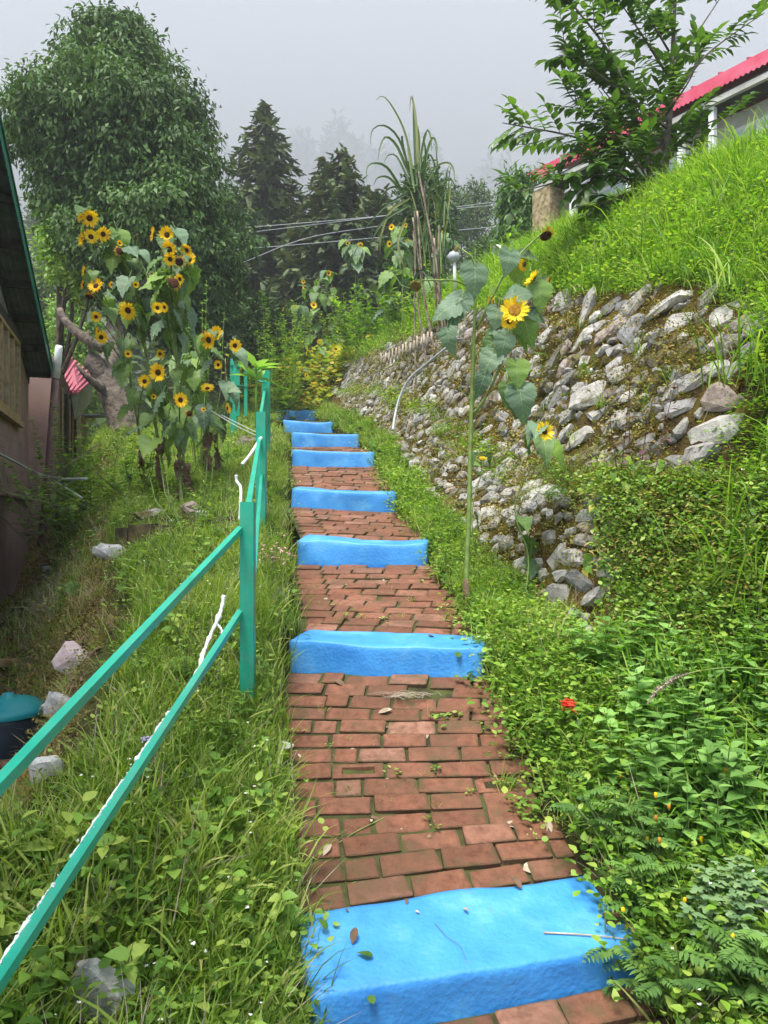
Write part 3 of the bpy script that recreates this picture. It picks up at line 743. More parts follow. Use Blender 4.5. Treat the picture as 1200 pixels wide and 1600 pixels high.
stone_wall('stone_wall', 'low mossy stone wall at the right edge of the path, below the taller wall', 10, 11, 4.0, 15, 6, .10, .26, 30, lo_b, 9000)

# loose stones and blocks
def rock(px, py, w, h, ang, mk, label, cat='stone', name='loose_stone', group=None, seed=0, p=None, depth=None):
    p = gpix(px, py) if p is None else np.array(p)
    if p is None: print('ROCK MISSED', px, py); return
    Y = p[1]; lng, ht = w / F * Y, h / F * Y
    V, FA = ROCK[seed % 16]; g = G()
    a = R(ang); Rm = np.array([[math.cos(a), 0, -math.sin(a)], [0, 1, 0], [math.sin(a), 0, math.cos(a)]])
    g.inst((V, FA), Rm[None], np.array([[0, 0, ht * .18]]), np.array([[lng, depth or lng * .6, ht]]))
    o = link(name, g.mesh(name, M[mk], False)); o.location = p
    return tag(o, label, cat, group)
rock(150, 1575, 92, 110, -35, 'stone_white', 'pale grey angular stone in the grass at the bottom left', seed=3)
rock(124, 1050, 40, 66, 60, 'stone_pink' if 'stone_pink' in M else 'stone', 'pink and white stone on the lip of the bank above the alley', seed=5)
rock(98, 1120, 44, 60, 50, 'stone_white', 'whitish stone wedged below the pink and white one on the bank lip', seed=7)
rock(72, 1212, 52, 44, 0, 'stone_white', 'grey white stone lowest on the bank lip, under the upper rail', seed=8)
rock(175, 868, 46, 24, -8, 'stone_white', 'pale flat stone left of the mossy concrete ledge', seed=2)
rock(300, 800, 24, 22, 20, 'stone', 'small upright pale stone behind the mossy ledge', seed=1)
rock(316, 806, 24, 12, 0, 'stone', 'small flat cream stone beside the upright one', seed=4)
rock(236, 806, 44, 14, 5, 'stone_mossy', 'low mossy grey slab in grass at the foot of the big sunflowers', seed=6)
rock(385, 700, 44, 26, 0, 'stone_mossy', 'dark mossy rock on the bank left of the middle green post', seed=9)
rock(418, 1166, 62, 10, -4, 'stone_white', 'flat white broken slab lying left of the brick landing', seed=10)
rock(650, 728, 18, 14, 10, 'stone', 'single pale stone in weeds right of the fifth step', seed=11)
rock(700, 432, 44, 22, 25, 'stone_dark', 'dark slate stone in the grass by the sugar cane foot', seed=12)
g = G()
for t in np.linspace(0, 1, 12)[:-1]:
    x0 = -2.12 + 1.05 * t; dz = .03 * math.sin(9 * t)
    box(g, (x0, 5.80 + .02 * math.sin(t * 20), -.45), (x0 + .094, 6.15, -.125 + dz))
M['oldconc'] = simple('mossy concrete', (.035, .03, .015), (.14, .11, .05), 9, rough=1, bs=1, bscale=30)
led = tag(link('concrete_ledge', g.mesh('concrete_ledge', M['oldconc'], False)), 'mossy brown concrete ledge holding up the sunflower terrace', 'ledge')

# ------------------------------------------------------------ green railing
posts = [((-.61, 3.3), .045, .057), ((-1.00, 6.0), .812, .075), ((-1.495, 9.4), 1.80, .075), ((-1.60, 9.9), 1.90, .07), ((-2.65, 13.0), 2.70, .10)]
rail = thing('railing', 'green painted metal railing climbing the left side of the path', 'railing', (-.61, 3.3, -.9))
def sqpost(x, y, z0, z1, w, name='post'):
    g = G(); t = .004; h = w / 2
    for sx, sy, wx, wy in ((0, -h, w, t), (0, h, w, t), (-h, 0, t, w), (h, 0, t, w)):
        box(g, (x + sx - wx / 2 - (.0005 if wx > wy else 0), y + sy - wy / 2, z0), (x + sx + wx / 2 + (.0005 if wx > wy else 0), y + sy + wy / 2, z1))
    box(g, (x - h + t, y - h + t, z0), (x + h - t, y + h - t, z1 - .02), 1)
    return part(name, g, [M['green_paint'], M['dark_in']], rail, False)
for (x, y), zt, w in posts: sqpost(x, y, gz(x, y) - .15, zt, w)
sqpost(-.905, .35, -1.75, -.72, .057)
def tubebar(name, pts, w):
    g = G()
    for a, b_ in zip(pts[:-1], pts[1:]): bar(g, a, b_, w, w)
    part(name, g, M['rail_paint'], rail, False)
tubebar('rail', [(-.875, .35, -.862), (-.640, 3.29, -.075)], .026)
tubebar('rail', [(-.875, .35, -1.278), (-.640, 3.29, -.445)], .026)
tubebar('rail', [(-.615, 3.33, .02), (-1.015, 6.0, .60)], .026)
tubebar('rail', [(-.59, 3.33, -.30), (-1.00, 6.0, .30)], .022)
tubebar('rail', [(-1.03, 6.0, .64), (-1.52, 9.4, 1.58)], .028)
tubebar('rail', [(-1.00, 6.05, .34), (-1.50, 9.4, 1.2)], .022)
g = G(); tube(g, smooth_poly([(-1.50, 9.36, 1.66), (-1.56, 9.4, 1.66), (-1.68, 9.5, 1.74), (-1.75, 9.6, 1.85)], 10), .012, 6); part('bent_rail', g, M['rail_paint'], rail)
# flaking white plastic pipe that follows the lower rail
def hose(name, pts, r_, m_, label, cat='pipe', group=None, n=None, seg=8, wob=0):
    g = G(); P = smooth_poly(pts, n or max(len(pts) * 8, 12))
    rr = np.full(len(P), r_)
    if wob: P = P + rng.normal(0, wob, P.shape); rr = rr * (1 + rng.normal(0, .25, len(P)))
    tube(g, P - P[0], rr, seg)
    o = link(name, g.mesh(name, M[m_])); o.location = P[0]; return tag(o, label, cat, group)
lo0, lo1 = np.array([-.875, .35, -1.278]), np.array([-.640, 3.29, -.445])
def along(t, dx=0, dz=0, dy=0): return lo0 + (lo1 - lo0) * t + np.array([dx, dy, dz])
hose('white_pipe', [P3(350, 930, 3.28), P3(345, 955, 3.25), P3(330, 990, 3.15), P3(318, 1020, 3.05), P3(311, 1045, 2.95), P3(296, 1075, 2.85), P3(282, 1098, 2.75), P3(262, 1125, 2.62), P3(240, 1158, 2.5)],
     .0095, 'white_pvc', 'flaking white plastic pipe tied behind the lower green rail', wob=.0007, n=60)
g = G(); q0 = along(.45, -.012, .004)
for t in np.concatenate([rng.uniform(.30, .36, 20), rng.uniform(.37, .62, 110)]):
    p = along(t, -.012, .008) - q0 + rng.normal(0, .004, 3); d = rng.normal(0, 1, 3); d[2] = abs(d[2]) * .3; d /= np.linalg.norm(d); s_ = np.cross(d, rng.normal(0, 1, 3)); s_ /= np.linalg.norm(s_); L_ = .004 + .009 * rng.random(); w_ = .003 + .004 * rng.random()
    g.add([p - s_ * w_, p + s_ * w_, p + d * L_ + s_ * w_ * .3, p + d * L_ - s_ * w_ * .5], [(0, 1, 2, 3)])
for t0, t1 in ((.40, .47), (.50, .60), (.63, .72)):
    q = np.array([along(t, -.0145, .006) - q0 + rng.normal(0, .0015, 3) for t in np.linspace(t0, t1, 24)]); tube(g, q, .0065 + .0015 * rng.normal(0, 1, 24), 6)
o = link('torn_wrapping', g.mesh('torn_wrapping', M['white_pvc'], False)); o.location = q0; tag(o, 'torn white wrapping fraying along the lower green rail', 'wrapping', kind='stuff')
hose('white_pipe', [P3(338, 972, 3.2), P3(347, 985, 3.2), P3(346, 1000, 3.15), P3(334, 1022, 3.1)], .005, 'white_pvc', 'thin split strand of white plastic beside the near post', wob=.002)
hose('white_pipe', [P3(369, 742, 4.4), P3(370, 752, 4.4), P3(376, 762, 4.35), P3(376, 785, 4.3), P3(374, 812, 4.3)], .009, 'white_pvc', 'short bent white pipe standing just behind the near green post')
hose('white_pipe', [P3(408, 684, 5.9), P3(398, 700, 5.8), P3(390, 712, 5.75), P3(378, 726, 5.7)], .013, 'white_pvc', 'white pipe sloping down left from the middle green post')
hose('clothesline', [P3(345, 648, 6.9), P3(375, 663, 6.4), P3(408, 679, 6.0)], .0035, 'cable', 'upper of two thin lines tied from the sunflowers to the green post', 'line', 'thin lines tied to the green post')
hose('clothesline', [P3(330, 642, 7.0), P3(372, 667, 6.4), P3(408, 684, 6.0)], .0035, 'cable', 'lower sagging thin line tied from the sunflowers to the green post', 'line', 'thin lines tied to the green post')
hose('garden_hose', [P3(698, 543, 7.6), P3(665, 570, 8.1), P3(640, 592, 8.4), P3(625, 620, 8.5), P3(617, 650, 8.45), P3(614, 672, 8.3)], .014, 'cable', 'grey hose hanging down the far end of the stone wall', 'hose')

# ------------------------------------------------------------ brown house on the left
HD = np.array([-math.sin(R(18.5)), math.cos(R(18.5)), 0]); HN = np.array([math.cos(R(18.5)), math.sin(R(18.5)), 0]); HO = np.array([-1.85, 0, 0])
HM = np.stack([HN, HD, [0, 0, 1]], -1)                      # local x = out of the wall, y = along it, z = up
def hw(o, s_, z, org=HO): return org + o * HN + s_ * HD + np.array([0, 0, z])
M['wallbrown'] = simple('dull purple brown wall paint', (.21, .13, .11), (.30, .20, .17), 2.2, rough=.85, bs=.5, bscale=26, lo=.3, hi=.7)
M['boards'] = simple('weathered grey boards', (.12, .12, .11), (.24, .24, .22), 6, rough=.9)
M['tin_in'] = simple('dull underside of roofing sheet', (.10, .105, .10), (.17, .175, .165), 5, rough=.7)
M['woodf'] = simple('weathered window wood', (.22, .14, .06), (.40, .28, .14), 14, rough=.8)
M['wooddark'] = simple('dark timber', (.025, .02, .016), (.05, .04, .03), 10, rough=.9)
M['fascia'] = simple('green painted metal edge', (.015, .13, .085), (.03, .2, .13), 6, rough=.5)
M['rooftop'] = simple('green roofing sheet', (.02, .10, .07), (.05, .14, .10), 3, rough=.5)
mg, ntg, bg_ = mat('window glass', .08, .6); bg_.inputs['Base Color'].default_value = (.16, .18, .17, 1); M['glass'] = mg
def hbox(g, a, b_, mi=0, org=HO): box(g, a, b_, mi, .5, HM, org)
def prism(g, poly, x0, x1, M3, org, mi=0):
    """polygon in (y, z) swept along local x"""
    n = len(poly); V = np.array([(x0, y, z) for y, z in poly] + [(x1, y, z) for y, z in poly], float) @ np.asarray(M3).T + org
    FA = [np.array([(i, (i + 1) % n, n + (i + 1) % n, n + i) for i in range(n)])]
    g.addA(V, FA, .5, mi); k = g.n - 2 * n
    g.F.append((np.array([[k + i for i in range(n)][::-1]]), mi)); g.F.append((np.array([[k + n + i for i in range(n)]]), mi))
SA = 13.4; ZA = 2.34; SL = .33; SR = 5.5
def rake(s_): return ZA + SL * (SA - s_)
h1 = thing('brown_house', 'dull brown house with a green edged tin roof overhanging at the left', 'house', tuple(hw(-2, 9, -1.4)))
g = G(); prism(g, [(SR, -1.5), (13.15, -1.5), (13.15, rake(13.15) - .14), (12.4, 2.62), (SR, 2.62)], -.2, 0, HM, HO); part('wall', g, M['wallbrown'], h1, False)
g = G(); prism(g, [(SR, 2.62), (12.4, 2.62), (SR, rake(SR) - .12)], -.19, -.01, HM, HO); part('gable_boards', g, M['boards'], h1, False)
g = G(); hbox(g, (-6, 12.95, -1.5), (-.2, 13.15, 2.2)); part('wall', g, M['wallbrown'], h1, False)
g = G(); hbox(g, (.0, SR, 2.6), (.06, 12.2, 2.72)); part('beam', g, M['wooddark'], h1, False)
g = G()
for zz in np.arange(-1.2, 2.5, .205): hbox(g, (-.0005, SR, zz), (.0025, 13.14, zz + .004))
part('wall_joints', g, M['wallbrown'], h1, False)
OV = .36
g = G(); prism(g, [(SR, rake(SR)), (SA, rake(SA)), (SA, rake(SA) + .03), (SR, rake(SR) + .03)], -6.2, OV, HM, HO)
prism(g, [(SR, rake(SR)), (SR, rake(SR) + .03), (SR - 7, rake(SR) - 2.3), (SR - 7, rake(SR) - 2.33)], -6.2, OV, HM, HO)
rf = part('roof', g, M['tin_in'], h1, False)
g = G(); sl_ = math.hypot(1, SL)
for x_ in np.arange(-1.0, OV, .075):
    bar(g, hw(x_, SR, rake(SR) - .012), hw(x_, SA, rake(SA) - .012), .016, .018)
part('corrugation', g, M['tin_in'], h1, False)
for k in range(9):
    s_ = SA - .25 - .82 * k; g = G(); hbox(g, (-1.2, s_ - .04, rake(s_) - .13), (OV - .02, s_ + .04, rake(s_) - .03)); part('purlin', g, M['wooddark'], h1, False)
g = G()
bar(g, hw(-.04, SR, rake(SR) - .17), hw(-.04, 13.2, rake(13.2) - .17), .10, .12); part('rafter', g, M['wooddark'], h1, False)
g = G(); V = []; nn_ = 150
for k in range(nn_ + 1):
    s_ = SR + (SA - SR) * k / nn_; lo = rake(s_) - .105 - .022 * (k % 2)
    V += [tuple(hw(OV + .004, s_, rake(s_) + .06)), tuple(hw(OV + .004, s_, lo))]
V = np.array(V); V2 = V + HN * .006
n_ = len(V); g.addA(np.concatenate([V, V2]), [np.array([(2 * k, 2 * k + 1, 2 * k + 3, 2 * k + 2) for k in range(nn_)] + [(n_ + 2 * k, n_ + 2 * k + 2, n_ + 2 * k + 3, n_ + 2 * k + 1) for k in range(nn_)] + [(2 * k + 1, n_ + 2 * k + 1, n_ + 2 * k + 3, 2 * k + 3) for k in range(nn_)])])
g2 = G(); bar(g2, hw(OV - .03, SR, rake(SR) + .055), hw(OV - .03, SA, rake(SA) + .055), .12, .02); part('ridge_flashing', g2, M['rooftop'], h1, False)
part('fascia', g, M['fascia'], h1, False)
# window
wn = part('window', (lambda q: (hbox(q, (.0, 8.6, 1.38), (.05, 11.9, 1.46)), hbox(q, (.0, 8.6, 2.54), (.05, 11.9, 2.6)), hbox(q, (.0, 11.82, 1.46), (.05, 11.9, 2.54)), hbox(q, (-.0, 8.6, 1.46), (.05, 8.68, 2.54)), q)[-1])(G()), M['woodf'], h1, False)
for s_ in (9.2, 9.75, 10.3, 10.8, 11.3):
    g = G(); hbox(g, (.0, s_, 1.462), (.045, s_ + .09, 2.538)); part('mullion', g, M['woodf'], wn, False)
g = G(); hbox(g, (.002, 8.68, 1.46), (.012, 11.82, 2.54)); part('pane', g, M['glass'], wn, False)
g = G(); hbox(g, (.0, 8.5, 1.30), (.09, 12.0, 1.38)); part('sill', g, M['woodf'], wn, False)
g = G(); hbox(g, (.0, SR, -1.5), (.28, 13.2, -1.27)); part('plinth', g, M['oldconc'], h1, False)
# second house behind, pink roof
h2 = thing('outbuilding', 'small brown outbuilding with a pink ribbed roof behind the brown house', 'house', tuple(hw(.3, 18, .5)))
H2 = np.array([-1.5, 0, 0])
g = G(); box(g, (-3, 13.75, -1.6), (0, 22.6, 2.75), 0, .5, HM, H2); part('wall', g, M['wallbrown'], h2, False)
for k in range(5):
    g = G(); s_ = 15.1 + .78 * k; box(g, (0, s_, 1.22), (.05, s_ + .14, 2.42), 0, .5, HM, H2); part('slat', g, M['woodf'] if k in (0, 2, 3) else M['wooddark'], h2, False)
g = G(); box(g, (0, 15.05, 1.25), (.02, 18.6, 2.40), 0, .5, HM, H2); part('window', g, M['wooddark'], h2, False)
M['pinkroof'] = simple('faded pink roofing sheet', (.46, .10, .15), (.58, .17, .22), 3, rough=.55)
M['redroof'] = simple('red roofing sheet', (.50, .055, .10), (.58, .11, .17), 3, rough=.5)
E1, E2, R2, R1 = P3(78, 614, 15.6), P3(124, 612, 16.2), P3(148, 590, 18.6), P3(112, 560, 18.2)
g = G(); g.add(np.array([E1, E2, R2, R1, E1 - [0, 0, .04], E2 - [0, 0, .04], R2 - [0, 0, .04], R1 - [0, 0, .04]]), [(0, 1, 2, 3), (7, 6, 5, 4), (0, 4, 5, 1), (1, 5, 6, 2), (2, 6, 7, 3), (3, 7, 4, 0)])
rf2 = part('roof', g, M['pinkroof'], h2, False)
for k in range(7):
    t = k / 6; g = G(); bar(g, E1 + (E2 - E1) * t + [0, 0, .015], R1 + (R2 - R1) * t + [0, 0, .015], .05, .05); part('rib', g, M['pinkroof'], rf2, False)
g = G(); g.add(np.array([E2 - [0, 0, .04], R2 - [0, 0, .04], R2 - [.1, 0, .62], E2 - [.1, 0, .62], E2 - [.2, 0, .04], R2 - [.2, 0, .04]]), [(0, 1, 2, 3), (0, 3, 4), (1, 5, 2), (3, 2, 5, 4)]); M['palegreen'] = simple('pale green board', (.30, .34, .24), (.4, .43, .3), 8); part('gable_board', g, M['palegreen'], h2, False)
g = G(); bar(g, P3(124, 648, 19.5), P3(160, 652, 21.5), .9, .03, up=(0, -.2, 1)); part('awning', g, simple('blue grey tin', (.05, .07, .09), (.1, .13, .16), 5), h2, False)
# pipe leaning past the eave, cables
M['pipebrown'] = simple('brown painted pipe', (.12, .065, .055), (.19, .11, .095), 6, rough=.6)
dp = thing('drain_pipe', 'tall leaning brown pipe with a white top end beside the brown house', 'pipe', tuple(P3(57, 917, 12.6)))
g = G(); tube(g, [P3(57, 920, 12.6), P3(74, 760, 12.5), P3(87, 590, 12.3)], .062, 12); part('shaft', g, M['pipebrown'], dp)
g = G(); tube(g, [P3(87, 591, 12.3), P3(92, 545, 12.25), P3(92.6, 540, 12.25)], [.068, .06, .05], 12); part('sleeve', g, M['white_pvc'], dp)
hose('cable', [P3(-40, 690, 7.5), P3(5, 712, 8.6), P3(60, 740, 11.9), P3(95, 748, 9), P3(135, 748, 8.2)], .016, 'cable', 'upper grey cable sagging from the brown wall to the weeds', 'cable', 'cables beside the brown wall')
hose('cable', [P3(62, 742, 11.9), P3(85, 752, 10), P3(128, 778, 8.0)], .013, 'cable', 'lower grey cable running down to the weeds from the brown wall', 'cable', 'cables beside the brown wall')
hose('conduit', [hw(.04, 6, .22), hw(.04, 10.4, .22), hw(.04, 13.0, .20)], .03, 'pipebrown', 'thin brown conduit running along the lower brown wall', 'pipe')
vp = thing('vent_pipe', 'short grey vent pipe with a pale cap beside the brown house', 'pipe', tuple(P3(79, 925, 11.2)))
g = G(); tube(g, [P3(79, 930, 11.2), P3(79, 890, 11.2)], .08, 10); part('shaft', g, M['stone_dark'], vp)
g = G(); tube(g, [P3(79, 892, 11.2), P3(79, 885, 11.2)], .115, 12); part('cap', g, M['oldconc'] if False else M['cable'], vp)
# tub with a teal lid, bricks, plank, wrought bits in the alley
bp = np.array([-2.12, 4.15, gz(-2.12, 4.15) + .0])
tb = thing('tub', 'dark tub with a teal domed lid at the left edge of the alley', 'tub', tuple(bp))
g = G(); seg = 28
def lathe(g, prof, seg, o, mi=0):
    V = []; 
    for r_, z in prof:
        for k in range(seg): a = 2 * math.pi * k / seg; V.append((o[0] + r_ * math.cos(a), o[1] + r_ * math.sin(a), o[2] + z))
    n = len(prof); g.addA(V, [np.array([(i * seg + k, i * seg + (k + 1) % seg, (i + 1) * seg + (k + 1) % seg, (i + 1) * seg + k) for i in range(n - 1) for k in range(seg)])], .5, mi)
lathe(g, [(.001, .0), (.15, .0), (.175, .05), (.19, .24), (.19, .27), (.17, .26)], seg, bp); M['tub'] = simple('dark blue plastic', (.02, .03, .04), (.03, .045, .06), 4, rough=.4); part('body', g, M['tub'], tb)
g = G(); lathe(g, [(.205, .265), (.21, .285), (.195, .30), (.15, .33), (.08, .35), (.03, .355), (.03, .375), (.001, .378)], seg, bp); M['teal'] = simple('teal plastic', (.01, .22, .24), (.015, .27, .28), 4, rough=.35); part('lid', g, M['teal'], tb)
for i, (x, y, a, z) in enumerate(((-1.93, 3.66, .4, 0), (-2.0, 3.85, .5, 0), (-1.96, 3.72, .2, .075), (-1.98, 3.55, .5, 0))):
    o = link('loose_brick', BR[i]); o.location = (x, y, gz(x, y) + .04 + z); o.rotation_euler = (0, 0, a); o.scale = (.23, .11, .075)
    tag(o, ['loose red brick nearest the alley corner, lying flat', 'loose red brick beside the teal lidded tub', 'loose red brick stacked on top of the others by the tub', 'loose red brick at the very left edge of the picture'][i], 'brick', 'loose bricks by the tub')
g = G(); q = gpix(20, 1045); q = np.array([-2.9, 5.5, gz(-2.9, 5.5) + .02]) if q is None else q + [0, 0, .02]
bar(g, (-.25, 0, 0.02), (.14, .05, .02), .16, .03); bar(g, (-.2, -.05, .053), (.12, .0, .053), .07, .03)
o = link('wooden_plank', g.mesh('wooden_plank', M['woodf'], False)); o.location = q; tag(o, 'pale wooden planks lying in the alley of dead leaves', 'plank')

# ------------------------------------------------------------ right house on the terrace
RD = np.array([-math.sin(R(34.5)), math.cos(R(34.5)), 0]); RN = np.array([-math.cos(R(34.5)), -math.sin(R(34.5)), 0]); RM = np.stack([RN, RD, [0, 0, 1]], -1)
RO = P3(832, 280, 16.0); EZ = RO[2]; RO = RO.copy(); RO[2] = 0       # far end of the eave; s runs negative towards the camera
h3 = thing('cottage', 'white walled cottage with a long red tin roof up behind the right slope', 'house', tuple(RO + RD * -3 + [0, 0, 4.3]))
def rbox(g, a, b_, mi=0): box(g, a, b_, mi, .5, RM, RO)
M['creamwall'] = simple('cream wall', (.42, .40, .35), (.58, .56, .5), 3, rough=.9)
M['whitepaint'] = simple('white paint', (.68, .68, .67), (.8, .8, .79), 6, rough=.6)
M['rubble'] = simple('yellow brown rubble facing', (.16, .11, .05), (.42, .34, .2), 11, rough=.95, bs=1, bscale=20)
LEN = 12
g = G(); rbox(g, (-5, -LEN, 3.6), (-.75, -.1, EZ - .2)); part('wall', g, M['creamwall'], h3, False)
g = G()
nn_ = int(LEN / .045); V = []
for k in range(nn_ + 1):
    s_ = -LEN + LEN * k / nn_; V += [tuple(RO + RN * 0 + RD * s_ + [0, 0, EZ + .17]), tuple(RO + RN * .02 + RD * s_ + [0, 0, EZ - .045 - .035 * (k % 2)])]
V = np.array(V); g.addA(V, [np.array([(2 * k, 2 * k + 1, 2 * k + 3, 2 * k + 2) for k in range(nn_)])]); V3 = V - RN * .012
g.addA(V3, [np.array([(2 * k, 2 * k + 2, 2 * k + 3, 2 * k + 1) for k in range(nn_)])])
part('fascia', g, M['redroof'], h3, False)
g = G(); prism(g, [(-LEN, EZ + .17), (0, EZ + .17), (0, EZ + .14), (-LEN, EZ + .14)], -.01, -.3, RM, RO)
def slab(g, a, b_, c_, d_, t=.03):
    P = np.array([a, b_, c_, d_], float); Q = P - [0, 0, t]; g.add(np.concatenate([P, Q]), [(0, 1, 2, 3), (7, 6, 5, 4), (0, 4, 5, 1), (1, 5, 6, 2), (2, 6, 7, 3), (3, 7, 4, 0)])
rr = lambda o, s_, z: RO + RN * o + RD * s_ + np.array([0, 0, z])
g = G(); slab(g, rr(0, .15, EZ + .172), rr(0, -LEN, EZ + .172), rr(-3, -LEN, EZ + 1.3), rr(-3, .15, EZ + 1.3)); slab(g, rr(-3, .15, EZ + 1.3), rr(-3, -LEN, EZ + 1.3), rr(-6, -LEN, EZ + .17), rr(-6, .15, EZ + .17)); rf3 = part('roof', g, M['redroof'], h3, False)
for k in range(24):
    s_ = -LEN + .5 * k + .2; g = G(); bar(g, rr(0, s_, EZ + .19), rr(-2.98, s_, EZ + 1.31), .03, .03); part('rib', g, M['redroof'], rf3, False)
g = G(); rbox(g, (-.72, -LEN, EZ - .16), (-.05, 0, EZ - .13)); part('soffit', g, M['wooddark'], h3, False)
g = G(); rbox(g, (-.12, -LEN, EZ - .26), (-.04, 0, EZ - .165)); part('gutter_beam', g, M['creamwall'], h3, False)
for s_ in (-1.0, -2.4, -3.5, -4.1, -5.2, -6.6, -8.0):
    g = G(); rbox(g, (-.2, s_ - .05, 3.7), (-.1, s_ + .05, EZ - .262)); part('post', g, M['whitepaint'], h3, False)
mg2, ng2, bg2 = mat('pale reflecting glass', .12, .6); bg2.inputs['Base Color'].default_value = (.45, .52, .60, 1); M['palepane'] = mg2
for s_ in (-1.55, -2.95, -4.6, -5.9, -7.3):
    g = G(); rbox(g, (-.75, s_ - .5, 4.4), (-.70, s_ + .5, EZ - .5)); w_ = part('window', g, M['whitepaint'], h3, False)
    for dx in (-.24, .24):
        g = G(); rbox(g, (-.698, s_ + dx - .2, 4.5), (-.692, s_ + dx + .2, EZ - .58)); part('pane', g, M['palepane'], w_, False)
g = G(); rbox(g, (-.5, -.45, 3.6), (-.05, .05, EZ - .27)); part('pillar', g, M['rubble'], h3, False)

# ------------------------------------------------------------ utility wires, lamp post, pickets
for i, (a, m_, b_, lab) in enumerate([((40, 375, 24), (430, 352, 24), (800, 318, 26), 'topmost utility wire crossing in front of the firs'),
     ((40, 402, 24), (400, 362, 24), (930, 296, 26), 'second utility wire, rising to the cottage at the right'),
     ((40, 411, 24), (420, 386, 24), (930, 340, 26), 'third utility wire, just above the lowest pair'),
     ((380, 410, 24), (480, 372, 24), (600, 352, 25), 'slack wire sagging steeply down to the left by the firs')]):
    hose('utility_wire', [P3(*a), P3(*m_), P3(*b_)], .011, 'wire', lab, 'wire', 'utility wires in front of the firs', n=20, seg=5)
lp = thing('lamp_post', 'short white pipe post with a small round lamp among grass by the cane', 'lamp', tuple(P3(711, 440, 9.4)))
g = G(); tube(g, [P3(711, 452, 9.4), P3(710, 410, 9.4)], .022, 10); part('post', g, M['white_pvc'], lp)
bp = P3(709, 408, 9.4); g = G(); lathe(g, [(.001, -.02), (.05, -.01), (.075, .03), (.08, .07), (.06, .10), (.03, .12), (.001, .122)], 16, bp); part('lamp_head', g, M['cable'], lp)
pf = thing('picket_row', 'row of thin pale sticks standing on the far ledge of the wall', 'fence', tuple(P3(640, 570, 9.6)))
for i in range(15):
    g = G(); x = 596 + i * 5.6; y0 = 575 - i * 2.6; tube(g, [P3(x, y0, 10.4 - i * .12), P3(x + rng.normal(0, .8), y0 - 19 - 5 * rng.random(), 10.4 - i * .12)], .012, 5); part('stick', g, M['paleleaf'], pf)

# ------------------------------------------------------------ plant building blocks
def leafp(ly, w, my=None, fold=.25, droop=.2, ripple=0):
    """leaf along local Y, normal Z: ly side stations, w half widths, my midrib stations"""
    ly = np.array(ly, float); w = np.array(w, float); my = ly if my is None else np.array(my, float); n = len(ly)
    zf = lambda y: -droop * np.sign(y) * y * y
    mid = np.stack([0 * my, my, zf(my)], -1)
    rp = ripple * np.array([(-1) ** i for i in range(n)])
    lf = np.stack([-w, ly, zf(ly) + fold * w + rp * w], -1); rt = np.stack([w, ly, zf(ly) + fold * w - rp * w], -1)
    V = np.concatenate([mid, lf, rt]); Q = []
    for i in range(n - 1):
        Q += [(i, i + 1, n + i + 1, n + i), (i, 2 * n + i, 2 * n + i + 1, i + 1)]
    return V, [np.array(Q)]
LEAF2 = (np.array([(0, 0, 0), (-.2, .45, .05), (0, 1, -.12), (.2, .45, .05)]), [np.array([(0, 3, 2, 1)])])     # one folded quad
LANCE = leafp([0, .3, .65, 1], [.02, .17, .13, 0], fold=.3, droop=.25)
LANCEW = leafp([0, .2, .45, .75, 1], [.02, .22, .28, .16, 0], fold=.25, droop=.25)
OVATE = leafp([0, .15, .4, .7, 1], [.03, .24, .33, .2, 0], fold=.22, droop=.22)
ROUND = leafp([0, .2, .5, .8, 1], [.05, .35, .45, .33, .05], fold=.15, droop=.1)
HEART = [leafp([-.17, -.12, -.02, .10, .19, .31, .40, .52, .61, .73, .82, .92, 1.02], [.09, .33, .40, .48, .44, .46, .38, .36, .26, .23, .13, .08, 0], [0, .0, .03, .1, .19, .31, .40, .52, .61, .73, .82, .92, 1.0], fold=f_, droop=d_, ripple=r_)
         for f_, d_, r_ in ((.12, .35, .05), (.25, .55, .09), (-.1, .4, .08), (.35, .25, .06), (.05, .75, .12))]
PETAL = leafp([0, .3, .7, 1], [.06, .15, .13, .0], fold=.2, droop=-.1)
def lobed():
    ang = np.array([-150, -115, -85, -62, -40, -20, 0, 20, 40, 62, 85, 115, 150]) * math.pi / 180
    rad = np.array([.35, .62, .38, .75, .42, .9, 1.0, .9, .42, .75, .38, .62, .35])
    V = np.concatenate([[(0, 0, .05)], np.stack([np.sin(ang) * rad * .62, np.cos(ang) * rad * .8 + .15, -.15 * rad ** 2], -1)])
    return V, [np.array([(0, i + 1, i) for i in range(1, 13)])]
LOBED = lobed()
